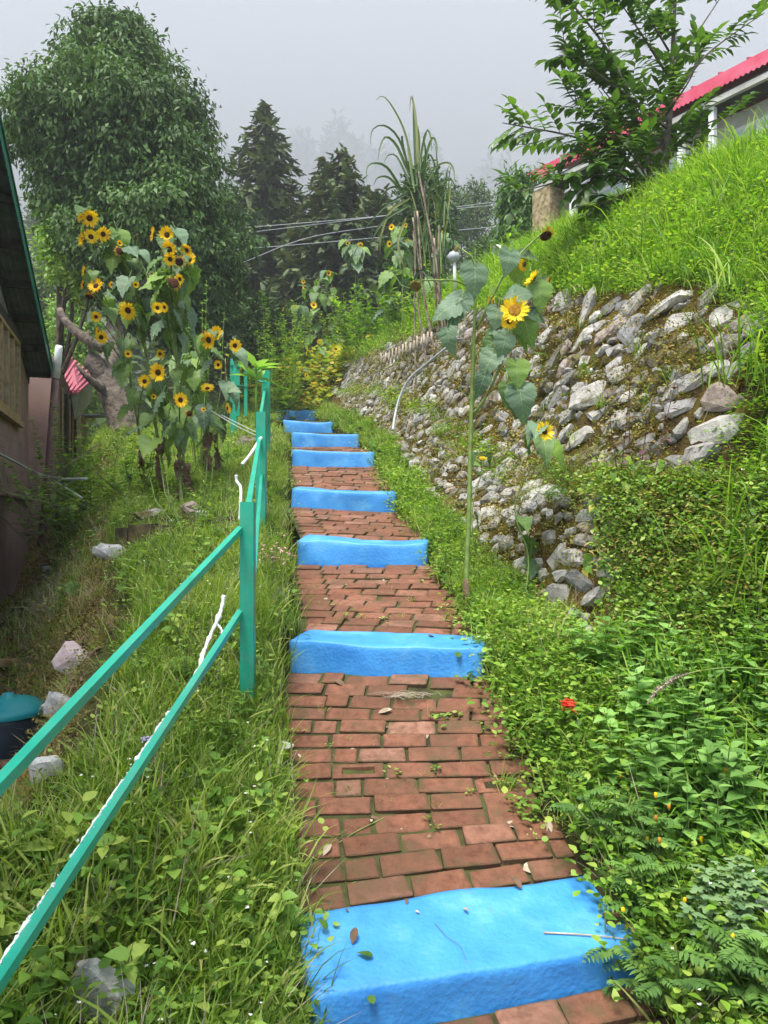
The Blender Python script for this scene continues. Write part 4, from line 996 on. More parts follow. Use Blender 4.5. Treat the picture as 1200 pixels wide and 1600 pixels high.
def blades(n, h, spread, w, lean, curv, r, seg=5, tint=None, g=None, mi=0):
    """grass blades as tapering ribbons"""
    g = g or G(); az = r.random(n) * 2 * np.pi; ln = h * (.55 + .65 * r.random(n)); le = lean * (.3 + r.random(n)); cu = curv * (.4 + r.random(n))
    bx = spread * r.normal(0, 1, (n, 2)); t = np.linspace(0, 1, seg + 1)
    th = le[:, None] + cu[:, None] * t[None] ** 1.5                      # angle from vertical
    dx = np.sin(th) * ln[:, None] / seg; dz = np.cos(th) * ln[:, None] / seg
    X = np.concatenate([np.zeros((n, 1)), np.cumsum(dx[:, :-1], 1)], 1); Z = np.concatenate([np.zeros((n, 1)), np.cumsum(dz[:, :-1], 1)], 1)
    P = np.stack([bx[:, :1] + X * np.cos(az)[:, None], bx[:, 1:] + X * np.sin(az)[:, None], Z], -1)
    ww = w * (.7 + .6 * r.random(n))[:, None] * np.interp(np.linspace(0, 1, seg + 1), [0, .2, .4, .6, .8, 1], [.6, 1, 1, .8, .5, .06])[None]
    tw = r.normal(0, .5, n); sd = np.stack([-np.sin(az + tw), np.cos(az + tw), 0 * az], -1)
    Lf = P - sd[:, None] * ww[..., None] / 2; Rt = P + sd[:, None] * ww[..., None] / 2
    V = np.stack([Lf, Rt], 2).reshape(n, -1, 3)
    q = np.array([(2 * k, 2 * k + 1, 2 * k + 3, 2 * k + 2) for k in range(seg)])
    FA = (q[None] + (np.arange(n) * 2 * (seg + 1))[:, None, None]).reshape(-1, 4)
    tt = r.random(n) if tint is None else tint + .35 * (r.random(n) - .5)
    g.addA(V.reshape(-1, 3), [FA], np.repeat(tt, 2 * (seg + 1)), mi)
    return g
def scatter_dirs(n, r, up=.6):
    a = r.random(n) * 2 * np.pi; z = up * (.2 + r.random(n)) ; d = np.stack([np.cos(a), np.sin(a), z], -1)
    return d / np.linalg.norm(d, axis=1, keepdims=True)
def weed(r, h=.25, n=9, leaf=.07, proto=OVATE, stems=1, pairs=True, spread=.04, lean=.2, mi=0, smi=1, droop=.25, stemr=.003):
    g = G()
    for s_ in range(stems):
        a = r.random() * 6.28; l_ = lean * r.random(); hh = h * (.7 + .5 * r.random())
        p0 = np.array([*(spread * r.normal(0, 1, 2)), 0]); p1 = p0 + np.array([math.cos(a) * l_ * hh, math.sin(a) * l_ * hh, hh])
        tube(g, [p0, (p0 + p1) / 2 + .02 * hh * r.normal(0, 1, 3), p1], [stemr, stemr * .8, stemr * .5], 4, mi=smi, cap=False)
        k = n // stems; t = .2 + .8 * (np.arange(k) // 2 * 2 if pairs else np.arange(k)) / max(k - 1, 1); t = np.minimum(t, 1)
        az = a + np.arange(k) * (math.pi if pairs else 2.4) + (np.arange(k) // 2) * 1.57 * pairs + r.normal(0, .25, k)
        d = np.stack([np.cos(az), np.sin(az), .25 - droop + .45 * t ** 2 + r.normal(0, .12, k)], -1)
        P = p0 + (p1 - p0) * t[:, None]
        g.inst(proto, frames(d, (0, 0, 1)), P, leaf * (1.15 - .5 * t) * (.8 + .4 * r.random(k)), r.random(k), mi)
    return g
def cover(r, n=26, rad=.09, leaf=.028, proto=ROUND, h=.07, mi=0):
    g = G(); P = np.stack([r.normal(0, rad, n), r.normal(0, rad, n), h * r.random(n)], -1)
    d = scatter_dirs(n, r, .5); g.inst(proto, frames(d, (0, 0, 1)), P, leaf * (.6 + .8 * r.random(n)), r.random(n), mi)
    return g
def frond(g, base, d, L, r, pairs=9, lw=.32, proto=LANCE, tint=.5, mi=0, droop=.5, smi=None):
    """a pinnate leaf: leaflets on both sides of a drooping midrib"""
    d = np.array(d, float); d /= np.linalg.norm(d); t = np.linspace(.15, 1, pairs); side = np.cross(d, (0, 0, 1)); side /= max(np.linalg.norm(side), 1e-6)
    P = np.array(base) + L * t[:, None] * d - np.array([0, 0, 1]) * (droop * L * t[:, None] ** 2)
    s_ = L * lw * np.sin(np.pi * (.15 + .8 * t)) + .02 * L
    for sg in (-1, 1):
        dd = sg * side * 1.0 + d * .65 - np.array([0, 0, .25]) + r.normal(0, .08, (pairs, 3))
        g.inst(proto, frames(dd, (0, 0, 1)), P, s_, tint + .25 * (r.random(pairs) - .5), mi)
    g.inst(proto, frames(d[None] - np.array([[0, 0, .4]]), (0, 0, 1)), P[-1:], s_[-1:] * 1.2, tint, mi)
    if smi is not None: tube(g, np.concatenate([[base], P[::3], P[-1:]]), [.003 * L / .2] * (2 + len(P[::3])), 3, mi=smi, cap=False)

# instanced ground cover (only for what nobody could count)
def gnscatter(name, meshes, P, yaw, tilt, scl, pick, label=None):
    coll = bpy.data.collections.new(name + ' variants')
    for i, me in enumerate(meshes):
        me.name = '%s_%02d' % (name, i); o = bpy.data.objects.new('%s_%02d' % (name, i), me); coll.objects.link(o)
    pm = bpy.data.meshes.new(name); pm.vertices.add(len(P)); pm.vertices.foreach_set('co', np.asarray(P, np.float32).reshape(-1))
    a = pm.attributes.new('rot', 'FLOAT_VECTOR', 'POINT'); a.data.foreach_set('vector', np.stack([tilt[:, 0], tilt[:, 1], yaw], -1).astype(np.float32).reshape(-1))
    a = pm.attributes.new('scl', 'FLOAT', 'POINT'); a.data.foreach_set('value', scl.astype(np.float32))
    a = pm.attributes.new('pick', 'INT', 'POINT'); a.data.foreach_set('value', pick.astype(np.int32))
    o = link(name, pm); tag(o, label, kind='stuff')
    ng = bpy.data.node_groups.new(name, 'GeometryNodeTree'); ng.interface.new_socket('Geometry', in_out='INPUT', socket_type='NodeSocketGeometry'); ng.interface.new_socket('Geometry', in_out='OUTPUT', socket_type='NodeSocketGeometry')
    gi = ng.nodes.new('NodeGroupInput'); go = ng.nodes.new('NodeGroupOutput'); ip = ng.nodes.new('GeometryNodeInstanceOnPoints')
    ci = ng.nodes.new('GeometryNodeCollectionInfo'); ci.inputs['Collection'].default_value = coll; ci.inputs['Separate Children'].default_value = True; ci.inputs['Reset Children'].default_value = True
    def attr(nm, t):
        n = ng.nodes.new('GeometryNodeInputNamedAttribute'); n.data_type = t; n.inputs['Name'].default_value = nm; return n.outputs['Attribute']
    er = ng.nodes.new('FunctionNodeEulerToRotation'); ng.links.new(attr('rot', 'FLOAT_VECTOR'), er.inputs[0])
    ng.links.new(gi.outputs[0], ip.inputs['Points']); ng.links.new(ci.outputs[0], ip.inputs['Instance']); ip.inputs['Pick Instance'].default_value = True
    ng.links.new(attr('pick', 'INT'), ip.inputs['Instance Index']); ng.links.new(er.outputs[0], ip.inputs['Rotation']); ng.links.new(attr('scl', 'FLOAT'), ip.inputs['Scale'])
    ng.links.new(ip.outputs[0], go.inputs[0])
    md = o.modifiers.new('scatter', 'NODES'); md.node_group = ng
    return o
def spread_on(name, meshes, zones, smin=.7, smax=1.3, tilt=.18, sink=.01, keepout=None, clump=None, vary=None):
    P = []
    for (n, u0, u1, y0, y1, fo) in zones:
        p, _ = tsample(n, u0, u1, y0, y1, fo); P.append(p)
    P = np.concatenate(P)
    if clump:                                        # keep only where a noise is high, so the plants come in patches
        sc_, thr, seed = clump; P = P[vnoise(P, sc_, seed) > thr]
    if keepout is not None: P = P[~keepout(P)]
    n = len(P); P = P - np.array([0, 0, sink])
    s_ = smin + (smax - smin) * rng.random(n) ** 1.5
    s_ = s_ * (1 + .5 * vnoise(P, 1.3, 77)); s_ *= 1 + .025 * np.maximum(P[:, 1] - 4, 0)      # far tufts are drawn in larger clumps
    return gnscatter(name, meshes, P, rng.random(n) * 6.283, rng.normal(0, tilt, (n, 2)), s_, rng.integers(0, len(meshes), n))

# ------------------------------------------------------------ sunflowers
def head_meshes(r, kind):
    """head facing local Z, radius 1 to the petal tips"""
    disc = G(); petals = G(); sep = G()
    dr = {'open': .35, 'side': .36, 'old': .58, 'bud': .6, 'gold': .46}[kind]
    prof = [(.001, .10), (dr * .35, .07 if kind != 'old' else .13), (dr * .7, .09), (dr * .92, .05), (dr, -.02), (dr * .9, -.12), (.12, -.22), (.001, -.24)]
    lathe(disc, prof, 18, (0, 0, 0))
    n = {'open': 24, 'side': 24, 'old': 13, 'bud': 0, 'gold': 26}[kind]
    if n:
        for ring, (k, el) in enumerate(((n, .10), (n - 3, .32))):
            a = np.arange(k) * 2 * np.pi / k + r.normal(0, .09, k) + ring * .13
            e = el + r.normal(0, .13, k) - (1.0 if kind == 'old' else 0)
            if kind == 'old': a = a[: k // 2 + 2]; e = e[: len(a)]
            d = np.stack([np.cos(a) * np.cos(e), np.sin(a) * np.cos(e), np.sin(e)], -1)
            b_ = np.stack([np.cos(a) * dr * .86, np.sin(a) * dr * .86, 0 * a], -1)
            L = (1.02 - dr * .86) * (.85 + .3 * r.random(len(a)))
            petals.inst(PETAL, frames(d, (0, 0, 1)), b_, np.stack([L * 1.25 * .75 / max(1 - dr, .3) * .6, L, L], -1), r.random(len(a)))
    k = 12; a = np.arange(k) * 2 * np.pi / k; d = np.stack([np.cos(a), np.sin(a), -.15 + 0 * a], -1)
    sep.inst(PETAL, frames(d, (0, 0, 1)), np.stack([np.cos(a) * dr * .6, np.sin(a) * dr * .6, -.1 + 0 * a], -1), np.stack([.5 + 0 * a, .42 + 0 * a + .1 * r.random(k), .4 + 0 * a], -1), .5)
    dm = disc.mesh('flower_head', M['disc' if kind in ('open', 'side', 'old') else ('disc_y' if kind == 'gold' else 'seed')])
    pm = petals.mesh('petals', M['petal_old' if kind == 'old' else 'petal']) if n else None
    sm_ = sep.mesh('sepals', M['weed'])
    return dm, pm, sm_
HEADS = {k: [head_meshes(np.random.default_rng(50 + 10 * i + len(k)), k) for i in range(3)] for k in ('open', 'old', 'bud', 'gold')}
LEAFM = {}
for nm in ('sunleaf', 'sungrey', 'deadleaf'):
    LEAFM[nm] = []
    for h_ in HEART:
        for k in range(2):
            g = G(); rr_ = np.random.default_rng(9 + k); V = h_[0].copy(); V[:, 2] += rr_.normal(0, .03 + .05 * (nm == 'deadleaf'), len(V)); V[:, 0] *= (.8, 1.05)[k] * (.45 if nm == 'deadleaf' else 1)
            tube(g, [(0, -.5, .12), (0, -.2, .05), (0, 0, 0)], [.015, .013, .012], 5, .5, 0, False)
            g.addA(V, h_[1], .3 + .4 * k); LEAFM[nm].append(g.mesh('leaf', M[nm]))
def put_leaf(root, p, d, size, kind='sunleaf', r=rng, up=(0, 0, 1)):
    Rm = frames(np.array(d, float)[None], np.array(up, float) + r.normal(0, .15, 3))[0]
    link('leaf' if kind != 'deadleaf' else 'dead_leaf', LEAFM[kind][int(r.integers(len(LEAFM[kind])))], root, mat4(Rm, Vector(p) - root.location, size))
def put_head(root, p, face, dia, kind='open', r=rng):
    z = np.array(face, float); z /= np.linalg.norm(z); x = np.cross((0, 0, 1) if abs(z[2]) < .9 else (1, 0, 0), z); x /= np.linalg.norm(x); Rm = np.stack([x, np.cross(z, x), z], -1)
    a = r.random() * 6.28; Rm = Rm @ np.array([[math.cos(a), -math.sin(a), 0], [math.sin(a), math.cos(a), 0], [0, 0, 1]])
    dm, pm, sm_ = HEADS[kind][int(r.integers(3))]
    o = link('flower_head', dm, root, mat4(Rm, Vector(p) - root.location, dia / 2))
    if pm: link('petals', pm, o)
    link('sepals', sm_, o)
def sunflower(label, base, top, heads, nleaf, lsize, r0=.016, kind='sunleaf', seed=0, bend=.05, group=None, dead=0, low=.3, lspread=1.0):
    """heads: (point, facing, diameter, kind); stems branch off the main stem to each head"""
    r = np.random.default_rng(seed); base = np.array(base, float); top = np.array(top, float)
    root = thing('sunflower', label, 'sunflower', tuple(base), group)
    mid = [base + (top - base) * t + np.array([r.normal(0, bend), r.normal(0, bend), 0]) for t in (.33, .66)]
    main = smooth_poly([base - [0, 0, .05], *mid, top], 18); g = G(); tube(g, main, np.linspace(r0, r0 * .55, 18), 8)
    lines = [main]; H = top[2] - base[2]
    for (p, f, dia, k) in heads:
        p = np.array(p, float)
        d = np.linalg.norm(main - p, axis=1) + 3 * np.maximum(main[:, 2] - p[2] + .12 * H, 0); j = int(np.clip(np.argmin(d), 3, 17))
        q = main[j]; dirb = p - q; f_ = np.array(f, float); f_ /= np.linalg.norm(f_)
        if np.linalg.norm(dirb) > .05:
            b_ = smooth_poly([q, q + dirb * .5 + np.array([0, 0, .10 * np.linalg.norm(dirb)]), p - f_ * dia * .45 * .9 + [0, 0, .01], p - f_ * dia * .09], 9)
            tube(g, b_, np.linspace(r0 * .5, r0 * .32, 9), 6); lines.append(b_)
    part('stem', g, M['stem'], root)
    for (p, f, dia, k) in heads: put_head(root, p, f, dia, k, r)
    for i in range(nleaf):
        if len(lines) > 1 and r.random() < .55: L_ = lines[int(r.integers(1, len(lines)))]; t = .1 + .8 * r.random()
        else: L_ = main; t = low + (1 - low) * r.random()
        k = t * (len(L_) - 1); j = int(k); p = L_[j] * (1 - k + j) + L_[min(j + 1, len(L_) - 1)] * (k - j)
        a = r.random() * 6.28; s_ = lsize * (.55 + .55 * r.random()) * (1.15 - .4 * t)
        out = np.array([math.cos(a), math.sin(a) - .25, 0]); p2 = p + out * s_ * .42 * lspread + np.array([0, 0, .04])
        d = out * .55 + np.array([0, 0, -.62 + r.normal(0, .35)])
        put_leaf(root, p2, d, s_, kind if r.random() < .75 else ('sungrey' if kind == 'sunleaf' else 'sunleaf'), r, up=(out[0] * .8, out[1] * .8 - .35, .6))
    for i in range(dead):
        t = .05 + (low + .05) * r.random(); p = main[int(t * 17)] + r.normal(0, .03, 3); a = r.random() * 6.28
        put_leaf(root, p, (.25 * math.cos(a), .25 * math.sin(a), -1), .15 + .10 * r.random(), 'deadleaf', r)
    return root
cam0 = np.zeros(3)
def hd(px, py, Y, dpx, kind='open', f=None, r=random):
    p = P3(px, py, Y)
    if f is None: f = (-p / np.linalg.norm(p)) + np.array([r.uniform(-.8, .8), r.uniform(-.1, .1), r.uniform(-.35, .5)])
    return (p * (1 - .28 / Y) if Y < 10 else p, f, 1.06 * dpx / F * Y, kind)
SL_, SR_, DN = (-1, -.25, .15), (1, -.25, .1), (0, -.3, -1)
def gbase(px, Y): x = (px - 600) / F * Y; return np.array([x, Y, gz(x, Y)])
LG = 'sunflowers crowded on the left terrace'
sunflower('tall many headed sunflower on the left terrace, its stem bare and brown below', gbase(284, 6.9), P3(262, 405, 6.95),
    [hd(240, 366, 6.9, 22, f=SL_), hd(261, 367, 6.9, 24), hd(265, 390, 6.8, 26), hd(292, 391, 6.9, 20), hd(266, 405, 6.75, 20), hd(280, 409, 6.7, 20, 'old'), hd(297, 406, 6.85, 20),
     hd(271, 442, 6.7, 26, 'old'), hd(281, 436, 6.72, 17), hd(247, 582, 6.6, 27), hd(282, 625, 6.6, 22), hd(246, 481, 6.7, 17), hd(257, 480, 6.7, 15), hd(296, 646, 6.7, 14, 'old')],
    58, .25, .019, seed=11, group=LG, dead=10, low=.2, bend=.03)
sunflower('sunflower leaning far left from the terrace, its yellow heads highest and leftmost', gbase(262, 7.2), P3(196, 392, 7.2),
    [hd(127, 338, 7.1, 20, f=SL_), hd(140, 341, 7.1, 26), hd(161, 366, 7.1, 22), hd(129, 374, 7.1, 22, f=(-.8, -.6, 0)), hd(142, 370, 7.15, 22), hd(187, 392, 7.1, 18, 'old'), hd(213, 367, 7.1, 12, 'bud', f=(-.5, -.5, .8)),
     hd(235, 431, 7.0, 16, 'old'), hd(200, 485, 6.9, 28), hd(212, 445, 7.0, 10), hd(187, 380, 7.15, 9)],
    52, .24, .018, seed=12, group=LG, dead=8, low=.2, bend=.04)
sunflower('sunflower low on the left of the terrace group, nearest the brown house', gbase(230, 7.8), P3(168, 452, 7.7),
    [hd(132, 424, 7.6, 16, f=SL_), hd(150, 447, 7.6, 24, f=(-.2, -1, .4)), hd(130, 445, 7.7, 14, f=SL_), hd(139, 464, 7.6, 20, 'old', f=DN), hd(150, 495, 7.5, 16), hd(153, 519, 7.5, 16, f=SL_), hd(158, 527, 7.5, 20), hd(175, 445, 7.7, 10), hd(200, 553, 7.5, 12), hd(226, 596, 7.3, 20)],
    26, .22, .014, seed=13, group=LG, dead=5, low=.35)
sunflower('sunflower on the terrace with a pair of heads facing the steps', gbase(318, 8.0), P3(322, 520, 7.9),
    [hd(326, 531, 7.6, 27), hd(338, 521, 7.7, 22), hd(341, 570, 7.7, 14), hd(250, 553, 7.5, 14), hd(324, 607, 7.4, 20, f=(0, -.7, .7)), hd(240, 620, 7.4, 9)],
    26, .22, .014, seed=14, group=LG, dead=4)
sunflower('small sunflower nearest the green posts, rightmost of the terrace group', gbase(350, 8.2), P3(352, 560, 8.0),
    [hd(367, 540, 8.0, 20), hd(355, 638, 7.6, 16, f=SR_), hd(318, 640, 7.7, 8)], 14, .22, .010, seed=15, group=LG, dead=4, kind='sungrey')
sunflower('leafy sunflower without open flowers behind the terrace group', gbase(290, 8.4), P3(285, 500, 8.3), [hd(300, 560, 8.2, 9, 'bud')], 30, .24, .015, seed=16, group=LG, dead=4)
# the near sunflower by the path, placed branch by branch
NY = 4.4; nb_ = gbase(728, NY)
root = thing('sunflower', 'tall lone sunflower with a bare pale stalk standing at the right edge of the path', 'sunflower', tuple(nb_))
g = G(); main = smooth_poly([nb_ - [0, 0, .03], P3(729, 900, NY), P3(733, 800, NY), P3(735, 700, NY), P3(738, 600, NY), P3(741, 510, NY), P3(744, 430, NY), P3(741, 410, NY), P3(732, 394, NY), P3(721, 389, NY)], 30)
tube(g, main, np.concatenate([np.linspace(.0155, .012, 22), np.linspace(.010, .005, 8)]), 10); part('stem', g, M['stem'], root)
g = G(); tube(g, [nb_ - [0, 0, .03], P3(728, 905, NY - .0)], [.021, .0195], 10); part('stem_base', g, M['stem_dry'], root)
def branch(pts, r0=.007, r1=.004):
    g = G(); q = smooth_poly([P3(*a) for a in pts], 12); tube(g, q, np.linspace(r0, r1, 12), 7); part('branch', g, M['stem'], root)
branch([(744, 515, 4.4), (768, 466, 4.35), (790, 425, 4.3), (812, 398, 4.3), (838, 372, 4.3), (850, 362, 4.3)], .009, .005)
branch([(740, 648, 4.4), (762, 615, 4.35), (780, 575, 4.3), (797, 530, 4.28), (801, 500, 4.26)], .009, .006)
branch([(797, 530, 4.3), (800, 495, 4.27), (822, 462, 4.25), (838, 440, 4.25)], .006, .005)
branch([(743, 455, 4.4), (715, 440, 4.35), (690, 438, 4.3), (660, 438, 4.25)], .006, .0045)
branch([(741, 560, 4.4), (775, 505, 4.35), (768, 480, 4.35)], .004, .003)
branch([(780, 575, 4.3), (798, 580, 4.28), (806, 586, 4.27)], .004, .003)
branch([(736, 560, 4.4), (732, 530, 4.4)], .004, .002); branch([(734, 625, 4.4), (722, 612, 4.4), (718, 600, 4.4)], .004, .002)
put_head(root, P3(713, 388, NY), (-.8, -.5, .15), .07, 'bud')
put_head(root, P3(804, 485, 4.22), (-.1, -1, .12), .165, 'gold')
put_head(root, P3(796, 502, 4.24), (-.35, -.8, -.35), .10, 'open')
put_head(root, P3(853, 369, 4.3), (.15, -.5, -.9), .12, 'old')
put_head(root, P3(649, 447, 4.25), (-.25, -.75, -.6), .115, 'bud')
put_head(root, P3(832, 436, 4.26), (-.75, -.2, .5), .12, 'open')
put_head(root, P3(768, 474, 4.36), (-.95, -.2, .1), .10, 'open')
put_head(root, P3(819, 413, 4.3), (-.5, .6, .2), .08, 'open')
put_head(root, P3(858, 442, 4.3), (.9, -.2, -.1), .09, 'old')
NL = [  # petiole end px, py, Y, direction (x, z), size, kind
 (722, 462, 4.3, (-.45, -.9), .27, 'sungrey'), (712, 475, 4.28, (-.9, -.45), .20, 'sungrey'), (700, 515, 4.27, (-.1, -1), .17, 'sungrey'),
 (742, 415, 4.3, (.05, -1), .24, 'sungrey'), (797, 393, 4.25, (-.15, -1), .18, 'sungrey'), (803, 400, 4.35, (.05, -1), .20, 'sunleaf'), (812, 398, 4.32, (.95, -.2), .14, 'sunleaf'),
 (778, 482, 4.3, (-.2, -1), .17, 'sungrey'), (808, 462, 4.22, (.9, .25), .13, 'sungrey'), (812, 455, 4.25, (-.8, -.2), .12, 'sungrey'), (843, 443, 4.25, (.05, -1), .20, 'sunleaf'), (846, 436, 4.3, (.2, -1), .15, 'sunleaf'),
 (782, 520, 4.32, (-.7, -.75), .23, 'sunleaf'), (768, 530, 4.36, (-.6, -.8), .16, 'sunleaf'), (795, 520, 4.3, (-1, .1), .14, 'sungrey'), (818, 492, 4.3, (.2, -1), .22, 'sunleaf'), (828, 488, 4.28, (.9, -.5), .13, 'sungrey'), (812, 505, 4.35, (.1, -1), .18, 'sunleaf'),
 (790, 525, 4.25, (-.15, -1), .17, 'sungrey'), (772, 552, 4.3, (-.55, -.85), .19, 'sungrey'), (757, 585, 4.3, (-.25, -1), .17, 'sungrey'), (806, 567, 4.25, (.1, -1), .20, 'sunleaf'), (792, 600, 4.28, (.1, -1), .15, 'sunleaf'),
 (812, 605, 4.25, (.15, -1), .24, 'sungrey'), (800, 612, 4.3, (.3, -1), .19, 'sungrey')]
for (px, py, Y, (dx, dz), s_, kd) in NL:
    put_leaf(root, P3(px, py, Y), (dx, -.25, dz), s_ * .80, kd, up=(rng.normal(0, .25), -1, .35))
sunflower('small sunflower rooted in the low wall with one yellow head facing left', gbase(818, 4.5), P3(838, 715, 4.5), [hd(850, 674, 4.4, 30, f=(.5, -1, .25))], 9, .16, .006, seed=21, low=.25)
sunflower('little sunflower with one small half open head beside the pale stalk', gbase(752, 5.2), P3(754, 735, 5.1), [hd(755, 717, 5.0, 13, f=(.1, -.4, 1))], 6, .12, .005, seed=22, low=.2)
# far sunflowers
def far_sf(label, bx, Y, top, heads, n, s_, seed): return sunflower(label, gbase(bx, Y), P3(*top, Y), heads, n, s_, .012, seed=seed, group='sunflowers beyond the top of the steps')
far_sf('bushy sunflower left of the others beyond the steps, with five small heads', 500, 18.6, (497, 440), [hd(514, 427, 18.4, 9), hd(474, 440, 18.4, 7), hd(476, 449, 18.4, 7), hd(521, 453, 18.4, 8), hd(490, 477, 18.2, 11), hd(462, 481, 18.2, 9), hd(443, 483, 18.2, 7, f=SL_)], 46, .34, 31)
far_sf('slender far sunflower with two heads standing against the dark firs', 555, 18, (556, 398), [hd(543, 380, 18, 7), hd(563, 383, 18, 9)], 26, .36, 32)
far_sf('far sunflower left of the sugar cane with four heads', 628, 12.5, (625, 372), [hd(612, 355, 12.4, 10, f=(-.5, -.8, 0)), hd(634, 352, 12.4, 7), hd(609, 381, 12.4, 10), hd(637, 378, 12.4, 9)], 22, .26, 33)
far_sf('far sunflower right of the sugar cane with four heads', 684, 11.5, (687, 346), [hd(686, 328, 11.4, 12), hd(682, 338, 11.4, 7), hd(696, 344, 11.4, 9), hd(692, 361, 11.4, 7, f=SL_)], 16, .24, 34)
far_sf('low sunflower over the yellow leaved bed with several heads', 512, 17.6, (512, 555), [hd(500, 534, 17.5, 9), hd(525, 545, 17.4, 11), hd(537, 534, 17.5, 8), hd(499, 555, 17.4, 9), hd(539, 547, 17.5, 6), hd(481, 545, 17.5, 8, f=SL_), hd(480, 552, 17.5, 8, f=SL_), hd(510, 560, 17.5, 6)], 18, .28, 35)
far_sf('leafy far plant with a pale yellow bud left of the cane foot', 612, 13, (608, 440), [hd(627, 427, 13, 9)], 20, .30, 36)

# ------------------------------------------------------------ sugar cane
cb = np.array([.78, 9.5, gz(.78, 9.5)])
cane = thing('sugar_cane', 'tall clump of dry striped sugar cane with long arching leaves on the slope', 'cane', tuple(cb))
r = np.random.default_rng(4)
STK = [((694, 478), (654, 268)), ((688, 470), (648, 300)), ((682, 460), (652, 330)), ((697, 475), (660, 262)), ((690, 465), (657, 290)), ((680, 470), (645, 340)), ((700, 470), (668, 330)),
       ((692, 440), (682, 360)), ((696, 442), (686, 352)), ((688, 438), (676, 368)), ((699, 445), (678, 372)), ((685, 452), (650, 280)), ((702, 452), (672, 300)), ((650, 440), (648, 330)), ((670, 470), (646, 360))]
tops = []
STK = [s_ for i_, s_ in enumerate(STK) if i_ not in (1, 4, 6, 11, 12)]
for (a, b_) in STK:
    dy = r.normal(0, .12); A, B = P3(*a, 9.5 + dy), P3(*b_, 9.5 + dy + r.normal(0, .08)); A = np.array(A); A[2] = min(A[2], gz(A[0], A[1]) + .02) - .03
    q = smooth_poly([A, (A + B) / 2 + r.normal(0, .03, 3), B], 15); rad = .010 + .005 * r.random(); g = G(); tube(g, q, rad * (1 + .12 * (np.arange(15) % 3 == 0)), 7)
    part('stalk', g, M['cane'], cane); tops.append(B)
def long_leaf(pts, w=.045, m_='caneleaf'):
    q = smooth_poly([P3(*a) for a in pts], 14); t = np.linspace(0, 1, 14); ww = w * np.minimum(1, 4 * t + .4) * (1 - t ** 3) + .003
    T = np.gradient(q, axis=0); sd = np.cross(T, (.35, 1, .1)); sd /= np.linalg.norm(sd, axis=1, keepdims=True)
    V = np.concatenate([q - sd * ww[:, None] / 2, q + np.array([0, .012, 0]), q + sd * ww[:, None] / 2]); n = 14
    Q = [(i, i + 1, n + i + 1, n + i) for i in range(n - 1)] + [(n + i, n + i + 1, 2 * n + i + 1, 2 * n + i) for i in range(n - 1)]
    g = G(); g.addA(V, [np.array(Q)], r.random()); part('leaf', g, M[m_], cane)
Yc = 9.5
LL = [[(650, 265), (647, 200), (645, 148)], [(653, 265), (650, 190), (643, 150), (640, 175)], [(645, 262), (632, 205), (612, 165), (598, 150), (588, 156)], [(640, 265), (622, 215), (600, 196), (582, 203), (579, 225)],
      [(640, 275), (620, 228), (603, 214), (594, 230), (591, 250)], [(640, 285), (620, 245), (606, 243), (600, 255)], [(630, 300), (605, 262), (585, 255), (574, 262), (572, 285)], [(632, 305), (608, 278), (590, 278), (584, 290)],
      [(640, 300), (605, 320), (580, 345), (567, 362)], [(640, 270), (630, 230), (628, 212), (632, 240)], [(655, 265), (660, 230), (667, 204), (672, 210), (675, 235)], [(658, 270), (668, 235), (676, 215), (682, 225), (684, 240)],
      [(665, 290), (680, 262), (698, 254), (708, 262), (711, 285)], [(668, 300), (690, 285), (704, 280), (712, 292)], [(672, 300), (690, 320), (702, 340), (711, 352)], [(660, 330), (690, 345), (708, 375), (706, 395)],
      [(640, 310), (610, 330), (595, 370), (594, 400)], [(645, 300), (615, 292), (598, 305), (590, 330)], [(640, 320), (600, 345), (575, 385)], [(650, 270), (655, 225), (653, 195)], [(662, 280), (665, 240), (661, 212)],
      [(675, 350), (700, 362), (728, 370)], [(634, 340), (622, 380), (632, 420)], [(648, 300), (640, 250), (636, 215)], [(652, 290), (648, 235), (649, 205)]]
for L_ in LL:
    dy = r.normal(0, .25); long_leaf([(a, b_, Yc + dy * (i / len(L_))) for i, (a, b_) in enumerate(L_)], .024 + .014 * r.random())
for _ in range(26):
    a0 = r.uniform(660, 700); y0 = r.uniform(330, 440); dx = r.uniform(-34, 14); L0 = r.uniform(60, 130)
    long_leaf([(a0, y0, Yc + r.normal(0, .12)), (a0 + dx * .35, y0 - L0 * .6, Yc), (a0 + dx * .8, y0 - L0, Yc), (a0 + dx * 1.5, y0 - L0 * .92, Yc)], .014 + .010 * r.random())
for _ in range(8):
    t = tops[int(r.integers(len(tops)))]; a = r.random() * 6.28; d = np.array([math.cos(a), math.sin(a) * .8, 0]); L = .4 + .6 * r.random(); p0 = t - np.array([0, 0, .9 * r.random()])
    pts = [p0, p0 + d * .12 * L + [0, 0, .35 * L], p0 + d * .4 * L + [0, 0, .45 * L], p0 + d * .75 * L + [0, 0, .1 * L - .3 * r.random()]]
    pts = [(q[0] / q[1] * F + 600, 800 - q[2] / q[1] * F, q[1]) for q in pts]; long_leaf(pts, .018 + .010 * r.random())

